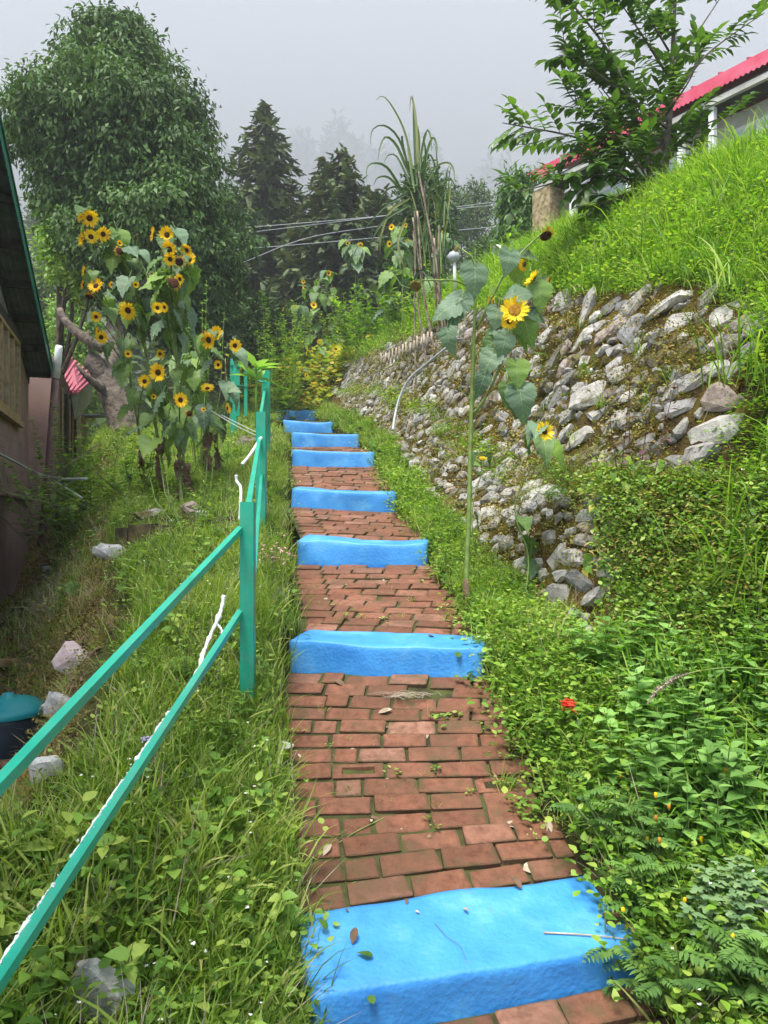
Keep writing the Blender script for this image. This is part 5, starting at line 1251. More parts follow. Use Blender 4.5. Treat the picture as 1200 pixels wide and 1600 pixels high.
# ------------------------------------------------------------ trees
def leaf_cloud(g, centres, radii, n_twigs, leaves, size, r, proto=LEAF2, droop=.6, flat=.8, surf_bias=.5, mi=0, tint=None):
    """leaf sprays over many small boughs: every bough has its own ragged outline"""
    for c, rad in zip(centres, radii):
        n = max(int(n_twigs * (rad / radii.mean()) ** 2), 3); d = r.normal(0, 1, (n, 3)); d /= np.linalg.norm(d, axis=1, keepdims=True)
        rr = rad * (surf_bias + (1 - surf_bias) * r.random(n)) * (1 + .25 * r.normal(0, 1, n)); P = c + d * rr[:, None] * np.array([1, 1, flat]); P[:, 2] -= .15 * rr
        bt = (.5 if tint is None else tint) + r.normal(0, .13)
        for k in range(leaves):
            dd = d * .7 + r.normal(0, .6, (n, 3)); dd[:, 2] -= droop
            Q = P + r.normal(0, .5 * size, (n, 3))
            g.inst(proto, frames(dd, d + r.normal(0, .3, (n, 3)) + [0, 0, .4]), Q, size * (.7 + .6 * r.random(n)), bt + .5 * (r.random(n) - .5), mi)
def limbs(g, p0, targets, r0, r, seg=7):
    for t in targets:
        t = np.array(t); m_ = p0 + (t - p0) * .5 + np.array([0, 0, -.08 * np.linalg.norm(t - p0)]) + r.normal(0, .1, 3)
        tube(g, smooth_poly([p0, m_, t], 8), np.linspace(r0, r0 * .3, 8), seg)
# the big broadleaf on the left
r = np.random.default_rng(21)
TY = 16.2
OUT = [(36, 188, 200), (60, 170, 214), (85, 135, 240), (105, 110, 265), (130, 70, 292), (165, 28, 316), (200, 12, 322), (240, 16, 338), (280, 40, 352), (330, 66, 376), (380, 76, 388), (430, 86, 384), (480, 170, 372), (505, 260, 350)]
oy = np.array([o[0] for o in OUT]); oxl = np.array([o[1] for o in OUT]); oxr = np.array([o[2] for o in OUT])
big = thing('broadleaf_tree', 'large dense dark green rounded tree behind the sunflowers on the left', 'tree', tuple(gbase(190, 14.2)))
cs = []; rs = []
bough = []
for _ in range(58):
    py = 64 + 440 * r.random() ** .9; xl, xr = np.interp(py, oy, oxl), np.interp(py, oy, oxr); hm = (xr - xl) / 2 / F * TY; a = r.uniform(-math.pi, .25) if r.random() < .8 else r.random() * 6.28
    bough.append((np.array([((xl + xr) / 2 - 600) / F * TY + math.cos(a) * (hm - .75) * .95, TY + math.sin(a) * (hm - .6) * .85, (800 - py) / F * TY]), .65 + .45 * r.random()))
for bc, br in bough:
    for _ in range(8):
        d = r.normal(0, 1, 3); d /= np.linalg.norm(d); d[2] = d[2] * .8 + .12; cs.append(tuple(bc + d * br * .62)); rs.append(.28 + .14 * r.random())
for _ in range(120):
    py = 60 + (512 - 60) * r.random() ** .9; xl, xr = np.interp(py, oy, oxl), np.interp(py, oy, oxr); c0 = (xl + xr) / 2; hw_ = (xr - xl) / 2
    a = r.random() * 2 * np.pi; rad = .42 + .3 * r.random(); k = .35 + .5 * r.random() ** .5
    hm = hw_ / F * TY; hm2 = max(hm - rad * .75, .1); x = (c0 - 600) / F * TY + math.cos(a) * hm2 * k; y = TY + math.sin(a) * hm2 * k * .85
    cs.append((x, y, (800 - py) / F * TY - (.0 if py > 80 else .2))); rs.append(rad)
for px, py in ((194, 56), (145, 78), (235, 92), (65, 112), (45, 150), (268, 96), (296, 125), (310, 160), (20, 205), (316, 200), (330, 235), (125, 95), (210, 70), (160, 60), (345, 275), (368, 320), (380, 360)):
    cs.append(P3(px, py + 14, TY + r.normal(0, .3))); rs.append(.36)
cs = np.array(cs); rs = np.array(rs)
g = G(); leaf_cloud(g, cs, rs, 46, 6, .14, r, LEAF2, droop=.95, surf_bias=.82); part('crown', g, M['treeleaf'], big)
g = G(); tb0 = np.array(big.location)
TR = [(14.2, 197, 700, .36), (14.2, 196, 672, .34), (14.25, 184, 635, .29), (14.3, 168, 600, .26), (14.4, 158, 570, .23)]
tube(g, smooth_poly([P3(b_, c_, a) for a, b_, c_, d_ in TR] , 10), np.linspace(.31, .23, 10), 14)
tube(g, smooth_poly([P3(166, 600, 14.4), P3(172, 560, 14.7), P3(180, 520, 15.2), P3(190, 440, 15.9), P3(198, 300, 16.2), P3(200, 120, 16.2)], 16), np.linspace(.24, .06, 16), 12)
V_ = G(); part('trunk', g, M['bark'], big)
g = G(); limbs(g, P3(185, 500, 15.4), [cs[i] for i in range(0, 400, 22)], .10, r); part('limbs', g, M['bark'], big)
g = G(); tube(g, smooth_poly([P3(165, 600, 14.3), P3(150, 570, 14.2), P3(140, 562, 14.2)], 6), [.2, .19, .19, .18, .18, .17], 10); part('sawn_stub', g, M['bark'], big)
g = G(); tube(g, smooth_poly([P3(162, 545, 14.1), P3(135, 530, 14.0), P3(112, 512, 14.0), P3(98, 495, 14.0), P3(93, 482, 14.0)], 12), np.linspace(.11, .06, 12), 8)
tube(g, smooth_poly([P3(140, 533, 14.0), P3(138, 515, 14.0), P3(141, 560, 14.1)], 6), .03, 5); part('bare_limb', g, M['bark'], big)
g = G(); tube(g, smooth_poly([P3(160, 608, 14.0), P3(140, 592, 13.8), P3(128, 580, 13.7), P3(120, 570, 13.7)], 8), np.linspace(.09, .03, 8), 7); part('bare_limb', g, M['bark'], big)

def conifer(label, px, Y, top, bottom, halfw, seed, tiers=46, mat_='conifer', spray=.5, group=None, dens=1.0, droop=.22, lean=0):
    """fir: whorled branches that droop and carry hanging sprays; halfw: list of (py, half width px)"""
    r = np.random.default_rng(seed); x0 = (px - 600) / F * Y; b_ = np.array([x0, Y, gz(x0, Y)]); zt = (800 - top) / F * Y; zb = (800 - bottom) / F * Y
    root = thing('fir_tree', label, 'tree', tuple(b_), group); g = G()
    tube(g, [b_ - [0, 0, .3], (b_ + [0, 0, (zt - b_[2]) * .6]), np.array([x0 + lean, Y, zt])], [.02 * (zt - b_[2]), .012 * (zt - b_[2]), .015], 8); part('trunk', g, M['barkdark'], root)
    g = G(); gb = G(); hy_ = [a for a, _ in halfw]; hwv = [b2 for _, b2 in halfw]
    n = 6; a = np.linspace(-1.0, 1.0, n); SP = []
    # one spray: needles fanned on both sides of a twig
    sv = G()
    for k in range(9):
        y = k / 9; w_ = .34 * (1 - y * .7)
        for sg in (-1, 1): sv.add([(0, y, 0), (sg * w_, y + .16, -.05), (sg * w_ * .9, y + .26, -.06), (0, y + .12, 0)], [(0, 1, 2, 3) if sg > 0 else (3, 2, 1, 0)])
    sp_ = (np.concatenate(sv.V), [np.concatenate([f for f, _ in sv.F])])
    for i in range(tiers):
        t = (i + .5) / tiers; z = zt - (zt - zb) * t ** 1.05; py = 800 - z / Y * F; L0 = np.interp(py, hy_, hwv) / F * Y
        nb2 = int((5 + 6 * t) * dens); az = r.random() * 6.28 + np.arange(nb2) * 2 * np.pi / nb2 + r.normal(0, .25, nb2)
        for a_ in az:
            L = max(L0, .12) * (.62 + .5 * r.random()); d = np.array([math.cos(a_), math.sin(a_), 0]); s0 = np.array([x0 + lean * (1 - t), Y, z + r.normal(0, .1)])
            m_ = max(int(L / .22), 2); tt = (np.arange(m_) + .6) / m_; rise = .25 - .1 * t
            P = s0 + d * (L * tt)[:, None] + np.array([0, 0, 1]) * (L * (rise * tt - (rise + droop) * tt ** 2))[:, None]
            tube(gb, [s0, P[len(P) // 2], P[-1]], [.03 + .01 * L, .02, .01], 4, cap=False)
            for rep in range(3):
                dd = d + r.normal(0, .55, (m_, 3)); dd[:, 2] -= .35 + .25 * rep
                g.inst(sp_, frames(dd, (0, 0, 1)), P + r.normal(0, .06, (m_, 3)), spray * (.6 + .6 * r.random(m_)) * (.55 + .45 * min(L, 1.5) / 1.5), .45 + .5 * (r.random(m_) - .5) + .15 * (r.random() - .5))
    part('needles', g, M[mat_], root); part('branches', gb, M['barkdark'], root)
conifer('tall pointed dark fir behind the big tree, highest of the firs', 413, 30, 160, 560, [(160, 6), (190, 20), (215, 42), (250, 46), (300, 62), (360, 78), (430, 95), (520, 110), (600, 110)], 41, 60, spray=.42, lean=0)
conifer('left of two joined firs in front of the misty hill', 506, 27, 250, 590, [(250, 5), (280, 20), (320, 40), (370, 62), (450, 80), (600, 90)], 42, 52, spray=.42, group='pair of brownish firs')
conifer('right of two joined firs in front of the misty hill', 535, 26.5, 238, 590, [(238, 5), (262, 22), (290, 45), (330, 58), (380, 80), (450, 95), (600, 100)], 43, 54, spray=.42, group='pair of brownish firs')
conifer('low dark spreading fir filling the gap behind the cane', 590, 28, 300, 590, [(300, 12), (340, 50), (400, 70), (600, 80)], 44, 34, spray=.55, dens=1.1)
conifer('dark fir partly hidden by the big tree, left of the tallest fir', 352, 33, 330, 600, [(330, 30), (400, 60), (600, 90)], 45, 30, spray=.6)
def broad(label, px, Y, rows, seed, mat_='farleaf', n=60, twigs=40, size=.2, rad=(.5, .9), proto=LEAF2, droop=.2, name='broadleaf_tree', cat='tree', group=None, leaves=4, trunk=.15):
    """rows: outline (py, left px, right px)"""
    r = np.random.default_rng(seed); oy = [a[0] for a in rows]; xl = [a[1] for a in rows]; xr = [a[2] for a in rows]
    bx = (px - 600) / F * Y; b_ = np.array([bx, Y, gz(bx, Y) if Y < 59 else float(hz(bx, Y))]); root = thing(name, label, cat, tuple(b_), group); cs = []; rs = []
    for _ in range(n):
        py = r.uniform(oy[0], oy[-1]); a, c_ = np.interp(py, oy, xl), np.interp(py, oy, xr); hm = (c_ - a) / 2 / F * Y; rd = r.uniform(*rad); an = r.random() * 6.28; k = r.random() ** .5; h2_ = max(hm - rd * .7, .05)
        cs.append(((((a + c_) / 2) - 600) / F * Y + math.cos(an) * k * h2_, Y + math.sin(an) * k * h2_ * .8, (800 - py) / F * Y)); rs.append(rd)
    cs = np.array(cs); g = G(); leaf_cloud(g, cs, np.array(rs), twigs, leaves, size, r, proto, droop); part('crown', g, M[mat_], root)
    g = G(); top = cs[np.argmax(cs[:, 2])]; tube(g, smooth_poly([b_ - [0, 0, .2], b_ * .5 + top * .5 + r.normal(0, .1, 3), top], 8), np.linspace(trunk, trunk * .2, 8), 8)
    limbs(g, b_ * .6 + top * .4, [cs[i] for i in range(0, len(cs), 6)], trunk * .4, r, 5); part('trunk', g, M['barkdark'], root)
    return root
broad('dark green round crowned tree right behind the sugar cane', 665, 20, [(278, 640, 690), (310, 612, 705), (360, 600, 712), (450, 590, 720)], 51, 'treeleaf', 46, 40, .17, (.4, .7))
broad('thin grey green tree in mist right of the cane, taller of the misty pair', 748, 38, [(297, 738, 752), (320, 715, 775), (360, 700, 785), (400, 690, 800)], 52, 'farleaf', 42, 18, .22, (.5, .9), group='thin trees in mist')
broad('thin grey green tree in mist nearer the cane, shorter of the misty pair', 716, 36, [(305, 705, 725), (335, 690, 735), (380, 680, 750), (420, 680, 750)], 53, 'farleaf', 26, 18, .22, (.5, .9), group='thin trees in mist')
broad('bright feathery bamboo thicket at the far end of the cottage', 808, 19, [(280, 798, 826), (310, 785, 836), (350, 778, 842), (400, 775, 845)], 54, 'bamboo', 60, 40, .17, (.3, .55), LANCE, .7, name='bamboo', cat='bamboo')
broad('bright green bush under the far trees left of the bamboo', 765, 24, [(380, 750, 780), (395, 730, 800), (420, 720, 800)], 55, 'farleaf', 30, 30, .16, (.3, .5), name='bush', cat='bush')
broad('misty dark tree below the eave of the brown house', 78, 30, [(420, 60, 110), (455, 40, 140), (520, 30, 150), (600, 20, 150)], 56, 'farleaf', 60, 40, .22, (.6, 1.0))
broad('lighter green shrub behind the pink roof', 110, 24, [(470, 80, 140), (510, 70, 160), (560, 60, 170), (640, 60, 170)], 57, 'weed', 50, 40, .18, (.4, .7), name='bush', cat='bush')
broad('yellow green low bough foliage at the lower left of the big tree', 90, 15.3, [(355, 70, 110), (385, 60, 150), (420, 70, 170), (450, 100, 180)], 58, 'weed', 34, 40, .13, (.25, .4), name='bush', cat='bush')
broad('pale far tree on the misty slope above the eave', 60, 48, [(330, 50, 90), (360, 35, 105), (420, 20, 115), (480, 20, 115)], 59, 'farleaf', 50, 30, .3, (.9, 1.6))
broad('dense dark bush between the sunflowers and the firs', 400, 19, [(470, 380, 425), (520, 370, 440), (580, 370, 440), (620, 370, 440)], 60, 'treeleaf', 44, 40, .15, (.3, .55), name='bush', cat='bush')

# shrub tree on the right slope
r = np.random.default_rng(31)
st = thing('young_tree', 'young tree with glossy pointed leaves and long side branches on the right slope', 'tree', tuple(gbase(1035, 7.4)))
BRN = [([(1032, 330, 7.4), (1040, 250, 7.4), (1048, 150, 7.4), (1052, 60, 7.4), (1058, -60, 7.4)], .045), ([(1025, 325, 7.3), (1010, 250, 7.2), (985, 160, 7.1), (950, 80, 7.0), (905, 20, 6.9), (880, -10, 6.9)], .028),
       ([(1015, 290, 7.2), (960, 235, 7.0), (890, 212, 6.8), (830, 200, 6.7), (785, 192, 6.6)], .018), ([(1020, 300, 7.2), (960, 272, 6.9), (900, 275, 6.7), (850, 290, 6.6), (800, 302, 6.5)], .016),
       ([(1042, 200, 7.3), (980, 150, 7.0), (920, 105, 6.8), (875, 75, 6.8)], .018), ([(1045, 120, 7.4), (1000, 50, 7.2), (960, -10, 7.1)], .016), ([(1048, 110, 7.4), (1090, 50, 7.5), (1130, -10, 7.6)], .016),
       ([(1050, 230, 7.4), (1090, 200, 7.3), (1140, 180, 7.2), (1185, 168, 7.1)], .012), ([(1055, 150, 7.4), (1100, 90, 7.3), (1150, 50, 7.2), (1195, 20, 7.1)], .014), ([(1030, 280, 7.3), (985, 300, 7.0), (940, 320, 6.9)], .012),
       ([(1020, 270, 7.2), (950, 190, 6.9), (900, 160, 6.8), (880, 130, 6.8)], .016), ([(1035, 310, 7.4), (1075, 260, 7.4), (1110, 240, 7.4)], .012), ([(1040, 240, 7.5), (1000, 180, 7.8), (970, 120, 7.9)], .015), ([(1040, 180, 7.3), (1080, 120, 7.0), (1100, 60, 6.9)], .012), ([(1045, 80, 7.3), (1010, 20, 7.0), (990, -20, 7)], .012),
       ([(1025, 310, 7.3), (1000, 260, 7.0), (960, 210, 6.7), (935, 180, 6.6)], .014), ([(1020, 260, 7.3), (985, 200, 7.2), (950, 150, 7.2), (925, 120, 7.2)], .014)]
gt = G(); gl = G(); heavy = [0, 1, 2, 3, 4, 5, 9, 10, 12, 14, 15, 16]
for bi, (pts, r0) in enumerate(BRN):
    q = smooth_poly([P3(*a) for a in pts], 24); tube(gt, q, np.linspace(r0, r0 * .22, 24), 7); Lq = np.linalg.norm(np.diff(q, axis=0), axis=1).sum()
    T = np.gradient(q, axis=0); T /= np.linalg.norm(T, axis=1, keepdims=True)
    nt_ = int(Lq * (13 if bi in heavy else 6))
    for k in range(nt_):
        t = (.14 if bi else .08) + (.86) * r.random(); j = int(t * 23); p = q[j]
        a = r.normal(0, 1, 3); a -= T[j] * (a @ T[j]); a /= np.linalg.norm(a); d = T[j] * .8 + a * .9 + [-.12, -.1, .12]; d /= np.linalg.norm(d)
        L = (.2 + .32 * r.random()) * (1.15 - .5 * t); e = p + d * L; tube(gt, [p, (p + e) / 2 + [0, 0, .02], e], [.004, .003, .002], 4, cap=False)
        m_ = 4 + int(L * 26); tt = (np.arange(m_) + 1) / m_; P = p + (e - p) * tt[:, None]
        a2 = np.cross(d, (0, 0, 1)); a2 /= max(np.linalg.norm(a2), 1e-6); sg = np.where(np.arange(m_) % 2, 1, -1)[:, None]
        dd = sg * a2 * .85 + d * .75 + r.normal(0, .15, (m_, 3)) - [0, 0, .22]; dd[-1] = d
        gl.inst(LANCEW, frames(dd, (0, -.35, 1)), P, (.095 + .055 * r.random(m_)) * (.85 + .25 * r.random()), .25 + .5 * r.random(m_))
part('foliage', gl, M['bushleaf'], st); part('branches', gt, M['bark'], st)

# ------------------------------------------------------------ ground cover
r = np.random.default_rng(77)
def TM(gs, mats, nm='v'): return [g_.mesh(nm, mats) for g_ in gs]
ROCKP = np.array([np.array(o.location) for o in bpy.data.objects if o.name.startswith(('loose_stone', 'loose_brick', 'tub', 'concrete_ledge')) and abs(o.location.y - 2.9) > .45] + [(-1.6, 5.9, -.2), (-1.9, 5.8, -.2), (-1.3, 5.9, -.2)])
def on_path(P):
    z = P[:, 1]; k = (P[:, 0] > PL(z) - .07) & (P[:, 0] < PR(z) + .035) & (z < 17.3)
    for q in ROCKP: k |= (np.abs(P[:, 0] - q[0]) < .09 + .01 * q[1]) & (P[:, 1] < q[1] + .08) & (P[:, 1] > q[1] - .16 - .03 * q[1])
    lipx = np.interp(z, ys, col(3, 0)); k |= (z > 2.2) & (z < 5.6) & (P[:, 0] < lipx + .16) & (P[:, 0] > -6)
    return k
def off_steps(P):
    z = P[:, 1]; return on_path(P) | ((P[:, 0] > PL(z) - .15) & (P[:, 0] < PR(z) + np.where(z < 3, .13, .09)) & (z < 6) & (rng.random(len(P)) < .93))
tall = TM([blades(15, .17, .035, .0055, .25, 1.1, r) for _ in range(4)] + [blades(11, .24, .04, .006, .3, 1.4, r) for _ in range(3)] + [blades(9, .18, .03, .010, .45, 1.5, r) for _ in range(2)], M['grass'])
short = TM([blades(18, .12, .04, .0045, .3, .9, r) for _ in range(5)] + [blades(14, .16, .05, .005, .4, 1.3, r) for _ in range(2)], M['grass'])
lush = TM([blades(20, .26, .04, .006, .2, 1.3, r) for _ in range(4)] + [blades(14, .36, .05, .0075, .3, 1.6, r) for _ in range(3)], M['lush'])
drygr = TM([blades(16, .16, .05, .004, .5, 1.3, r) for _ in range(4)], M['grass_dry'])
wd = TM([weed(r, .20, 10, .065, OVATE, 1) for _ in range(3)] + [weed(r, .16, 12, .05, OVATE, 2) for _ in range(2)] + [weed(r, .24, 14, .07, LANCEW, 2, False) for _ in range(2)], [M['weed'], M['stem']])
clo = TM([cover(r, 34, .07, .020) for _ in range(4)] + [cover(r, 26, .08, .028, OVATE, .09) for _ in range(3)], M['weed'])
bright = TM([cover(r, 42, .08, .018, ROUND, .10) for _ in range(4)] + [cover(r, 32, .09, .026, OVATE, .12) for _ in range(3)] + [blades(16, .13, .05, .004, .4, 1.3, r) for _ in range(3)], M['lush'])
moss = TM([cover(r, 34, .045, .014, OVATE, .03) for _ in range(4)], M['mossleaf'])
def fern_clump(r, n=9, L=.16):
    g = G()
    for i in range(n):
        a = r.random() * 6.28; frond(g, np.array([0, 0, 0.]), (math.cos(a), math.sin(a), .7 + .8 * r.random()), L * (.7 + .6 * r.random()), r, 8, .30, tint=r.random(), droop=.35)
    return g
feath = TM([fern_clump(r, 9, .15) for _ in range(4)], M['feather'])
spread_on('grass_left', tall, [(3600, 4, 6, .9, 5.4, 1.2), (200, 3, 4, 1, 3.5, 1), (500, 4, 6, 6.3, 19, .5)], .6, 1.25, .2, clump=(2.1, -.30, 12), keepout=on_path)
spread_on('short_grass', short, [(7500, 4, 7, .9, 9, 1.2), (500, 3, 4, 1, 9, 1), (2500, 3, 7, 9, 19.5, .5), (150, 2, 3, 5, 13, 1), (3200, 9, 10, 1.4, 17, .8), (400, 6, 7, 1.4, 12, .8)], .6, 1.3, .25, keepout=on_path)
spread_on('weeds_left', wd, [(1300, 4, 6, .9, 7, 1.2), (300, 3, 6, 7, 18, .6), (60, 2, 4, 3, 11, .6)], .55, 1.25, .2, clump=(1.4, -.12, 14), keepout=off_steps)
spread_on('low_weeds', clo, [(4600, 4, 7, .9, 10, 1.2), (1500, 3, 7, 10, 19, .4), (350, 3, 4, 3, 13, .8), (1700, 9, 10, 1.4, 17, .9), (500, 11, 12, 4.3, 16, .6)], .6, 1.3, .2, clump=(2.4, -.22, 15), keepout=off_steps)
spread_on('grass_right_bank', lush, [(500, 10, 16, .9, 3.7, 1.0), (6500, 14, 16, 3.6, 10, .5), (900, 13, 14, 3.6, 10, .5), (3600, 13, 17, 9, 24, .3)], .6, 1.25, .22, keepout=on_path)
spread_on('low_cover_right', bright, [(5200, 9, 15, .9, 3.85, 1.0), (9500, 13, 16, 3.8, 11, .6), (2500, 13, 16, 11, 22, .3), (1500, 9, 10, 2.2, 9, .8)], .6, 1.35, .2, keepout=off_steps)
spread_on('moss_tufts', moss, [(3000, 12, 13, 4.2, 16, .9), (1300, 10, 11, 4.1, 15, .9), (1300, 11, 12, 4.1, 15, .9), (1500, 3, 4, 2, 9, .9)], .6, 1.6, .6, clump=(3.2, -.12, 18), sink=.0)
spread_on('wall_grass', drygr + short[:3] + drygr[:2], [(420, 10, 13, 4.2, 16, .8), (400, 11, 12, 4.2, 16, .8), (500, 9, 10, 1.5, 9, .8), (260, 4, 6, 1, 8, 1), (1500, 3, 4, 2.2, 8, .8), (420, 13, 14, 8, 17, .3)], .45, 1.0, .4, clump=(2.0, -.05, 19))
spread_on('wall_weeds', clo[:4] + feath[:2], [(180, 10, 13, 4.3, 15, .8)], .4, .8, .3, clump=(1.7, .05, 20))
spread_on('feathery_weeds', feath, [(520, 9, 10, 3.9, 15, .7), (240, 3, 6, 5, 15, .6)], .5, 1.1, .2, keepout=off_steps)
dst = TM([blades(5, .26, .04, .0028, .3, .5, r, 3) for _ in range(4)], M['paleleaf'])
spread_on('dead_stalks', dst, [(420, 4, 6, .9, 7, 1.0), (260, 9, 14, .9, 4.2, 1.0), (240, 3, 4, 2.5, 8, .8), (300, 13, 15, 4, 9, .5)], .6, 1.2, .45, keepout=on_path)
# yellow leaved bed past the top step, and its green surround
yl = TM([cover(r, 15, .17, .085, ROUND, .12) for _ in range(4)], M['yellowleaf'])
spread_on('yellow_leaved_bed', yl, [(700, 7, 13, 17.0, 19.8, .0)], .7, 1.3, .25)
for i, (px, py, lab) in enumerate(((470, 590, 'small low sunflower at the left end of the yellow bed'), (548, 575, 'small low sunflower at the right end of the yellow bed'), (522, 600, 'small low sunflower in the middle of the yellow bed'))):
    sunflower(lab, gbase(px, 17.9), P3(px, py - 8, 17.9), [hd(px, py - 14, 17.8, 9), hd(px + 9, py - 4, 17.7, 7), hd(px - 8, py - 6, 17.7, 7)], 12, .2, .008, seed=300 + i, group='small sunflowers in the yellow bed')
# path joints: small tufts in the gaps
n = 300; yy_ = 2.3 + 6 * rng.random(n) ** 1.3; xx_ = PL(yy_) + (PR(yy_) - PL(yy_)) * np.where(rng.random(n) < .45, .86 + .14 * rng.random(n), rng.random(n)); Pj = np.stack([xx_, yy_, zpath(yy_) - .012], -1)
ok = np.array([not any(min(k[0][1], k[1][1]) - .06 < y < max(k[0][1], k[1][1]) + k[4] + .04 for k in KERB) for y in yy_]); Pj = Pj[ok]; n = len(Pj)
gnscatter('joint_weeds', TM([blades(7, .05, .015, .003, .5, 1.2, r) for _ in range(3)] + [cover(r, 9, .02, .014, ROUND, .02) for _ in range(3)], M['grass']), Pj, rng.random(n) * 6.28, rng.normal(0, .2, (n, 2)), .5 + .8 * rng.random(n), rng.integers(0, 6, n))

# leafy herbs below the low wall, flowers, seed heads
hb = TM([weed(r, .34, 16, .085, OVATE, 1, True, droop=.15) for _ in range(4)] + [weed(r, .28, 14, .10, leafp([0, .12, .4, .7, 1], [.03, .3, .36, .2, 0], fold=.15, droop=.25), 1, True, droop=.2) for _ in range(3)], [M['herb'], M['stem']])
P, _ = tsample(950, 9, 13, 2.0, 3.95, .3); P = P[(P[:, 0] > .95 + .25 * vnoise(P, 2, 5)) & (P[:, 1] > 2.4) & (800 - (P[:, 2] + .25) * F / P[:, 1] > 950)]; n = len(P)
gnscatter('leafy_herbs', hb, P, rng.random(n) * 6.28, rng.normal(0, .12, (n, 2)), .6 + .5 * rng.random(n), rng.integers(0, len(hb), n))
def flower_tuft(r, n, m_, size, h=.12, spread=.05):
    g = G()
    for i in range(n):
        p = np.array([r.normal(0, spread), r.normal(0, spread), h * (.6 + .6 * r.random())]); k = 6; d = scatter_dirs(k, r, .5)
        g.inst(ROUND, frames(d, (0, 0, 1)), np.repeat(p[None], k, 0), size * (.7 + .5 * r.random(k)), .5, 0)
    return g
wf = TM([flower_tuft(r, 3, None, .0045, .16) for _ in range(3)], M['white_flower'])
spread_on('tiny_white_flowers', wf, [(190, 3, 6, 1, 6, 1), (90, 9, 14, 1.4, 5, 1)], .7, 1.4, .2, keepout=on_path)

def plant(label, cat, name, p, gs, group=None):
    """gs: list of (part name, geometry in local coordinates, material)"""
    root = thing(name, label, cat, tuple(p), group)
    for nm, g_, m_ in gs: part(nm, g_, m_, root, world=False, mtx=Matrix())
    return root
def at(px, py, dz=0):
    q = gpix(px, py)
    if q is None: q = gbase(px, 11.5)
    return q + np.array([0, 0, dz])
# red salvia, violet ageratum, pink flowers
def bloom(r, n, rad, h, size):
    g = G()
    for i in range(n):
        p = np.array([r.normal(0, rad), r.normal(0, rad), h + r.normal(0, rad * .6)]); k = 5; d = scatter_dirs(k, r, .6); g.inst(LEAF2, frames(d, (0, 0, 1)), np.repeat(p[None], k, 0), size * (.7 + .6 * r.random(k)), r.random(k))
    return g
pb = at(888, 1180); plant('small plant with two scarlet blooms in the weeds right of the brick path', 'flower', 'red_flower_plant', pb, [('leaves', weed(r, .2, 14, .07, OVATE, 3, spread=.05), [M['herb'], M['stem']]), ('bloom', bloom(r, 14, .013, .215, .022), M['red_flower']), ('bloom', (lambda g_: g_)(bloom(r, 8, .010, .20, .02)), M['red_flower'])])
for c_ in bpy.data.objects[len(bpy.data.objects) - 1:]: pass
for i, (px, py, lab, m_, n_, rad) in enumerate([(598, 1, '', '', 0, 0)][:0]): pass
pb = at(232, 1290); plant('slender weed with two pale violet flower heads in the left grass', 'flower', 'violet_flower_plant', pb, [('leaves', weed(r, .26, 12, .06, OVATE, 2, spread=.02), [M['herb'], M['stem']]), ('bloom', bloom(r, 16, .013, .29, .014), M['violet_flower'])])
pb = gbase(430, 4.6); plant('clump of pale pink flowers beside the near green post', 'flower', 'pink_flower_clump', pb, [('leaves', weed(r, .26, 40, .06, OVATE, 6, spread=.10), [M['weed'], M['stem']]), ('blooms', bloom(r, 38, .055, .27, .022), M['pink_flower'])])
pb = gbase(445, 4.2); plant('tufts of thin leaved weed with small mauve flowers left of the second landing', 'flower', 'mauve_flower_clump', pb, [('leaves', blades(60, .28, .07, .006, .3, 1.2, r), M['grass']), ('blooms', bloom(r, 9, .07, .22, .012), M['violet_flower'])])
# marigolds, chrysanthemum
def marigold(r, n=34, L=.22, h=.3):
    g = G(); gs = G()
    for s_ in range(7):
        a = r.random() * 6.28; tip = np.array([math.cos(a) * .16 * r.random(), math.sin(a) * .16 * r.random(), h * (.7 + .5 * r.random())]); tube(gs, [(0, 0, 0), tip * .5 + [.01, 0, 0], tip], .004, 4, cap=False)
        for k in range(n // 7):
            t = .25 + .75 * r.random(); b_ = r.random() * 6.28; frond(g, tip * t, (math.cos(b_), math.sin(b_), .35 + .5 * r.random()), L * (.5 + .5 * r.random()), r, 9, .26, tint=r.random(), droop=.3)
    return g, gs
MG = [((1010, 1440), 'feathery leaved marigold hanging over the right end of the nearest step'), ((960, 1560), 'marigold with yellow buds low beside the front foot of the nearest step'), ((1060, 1590), 'marigold at the bottom edge below the lobed leaved bush'),
      ((950, 1330), 'sparse marigold just above the right back corner of the nearest step'), ((1080, 1330), 'marigold with feathery leaves behind the lobed leaved bush'), ((1170, 1290), 'marigold at the right edge above the lobed leaved bush'), ((1180, 1590), 'marigold in the bottom right corner of the picture'), ((1020, 1370), 'marigold between the nearest step and the lobed leaved bush')]
for i, ((px, py), lab) in enumerate(MG):
    p = gpix(px, py)
    if p is None: p = np.array([.9, 1.9, gz(.9, 1.9)])
    g, gs = marigold(r, 49 if py > 1400 else 42, .15 if py < 1400 else .17, .20); gb = G()
    for k in range(2): lathe(gb, [(.001, .011), (.0055, .008), (.006, 0), (.004, -.008), (.001, -.010)], 8, (r.normal(0, .1), r.normal(0, .1), .2 + .05 * r.random()))
    plant(lab, 'marigold', 'marigold_plant', p, [('leaves', g, M['feather']), ('stems', gs, M['stem']), ('buds', gb, M['petal_old'] if i % 2 else M['petal'])], 'marigolds by the nearest step')
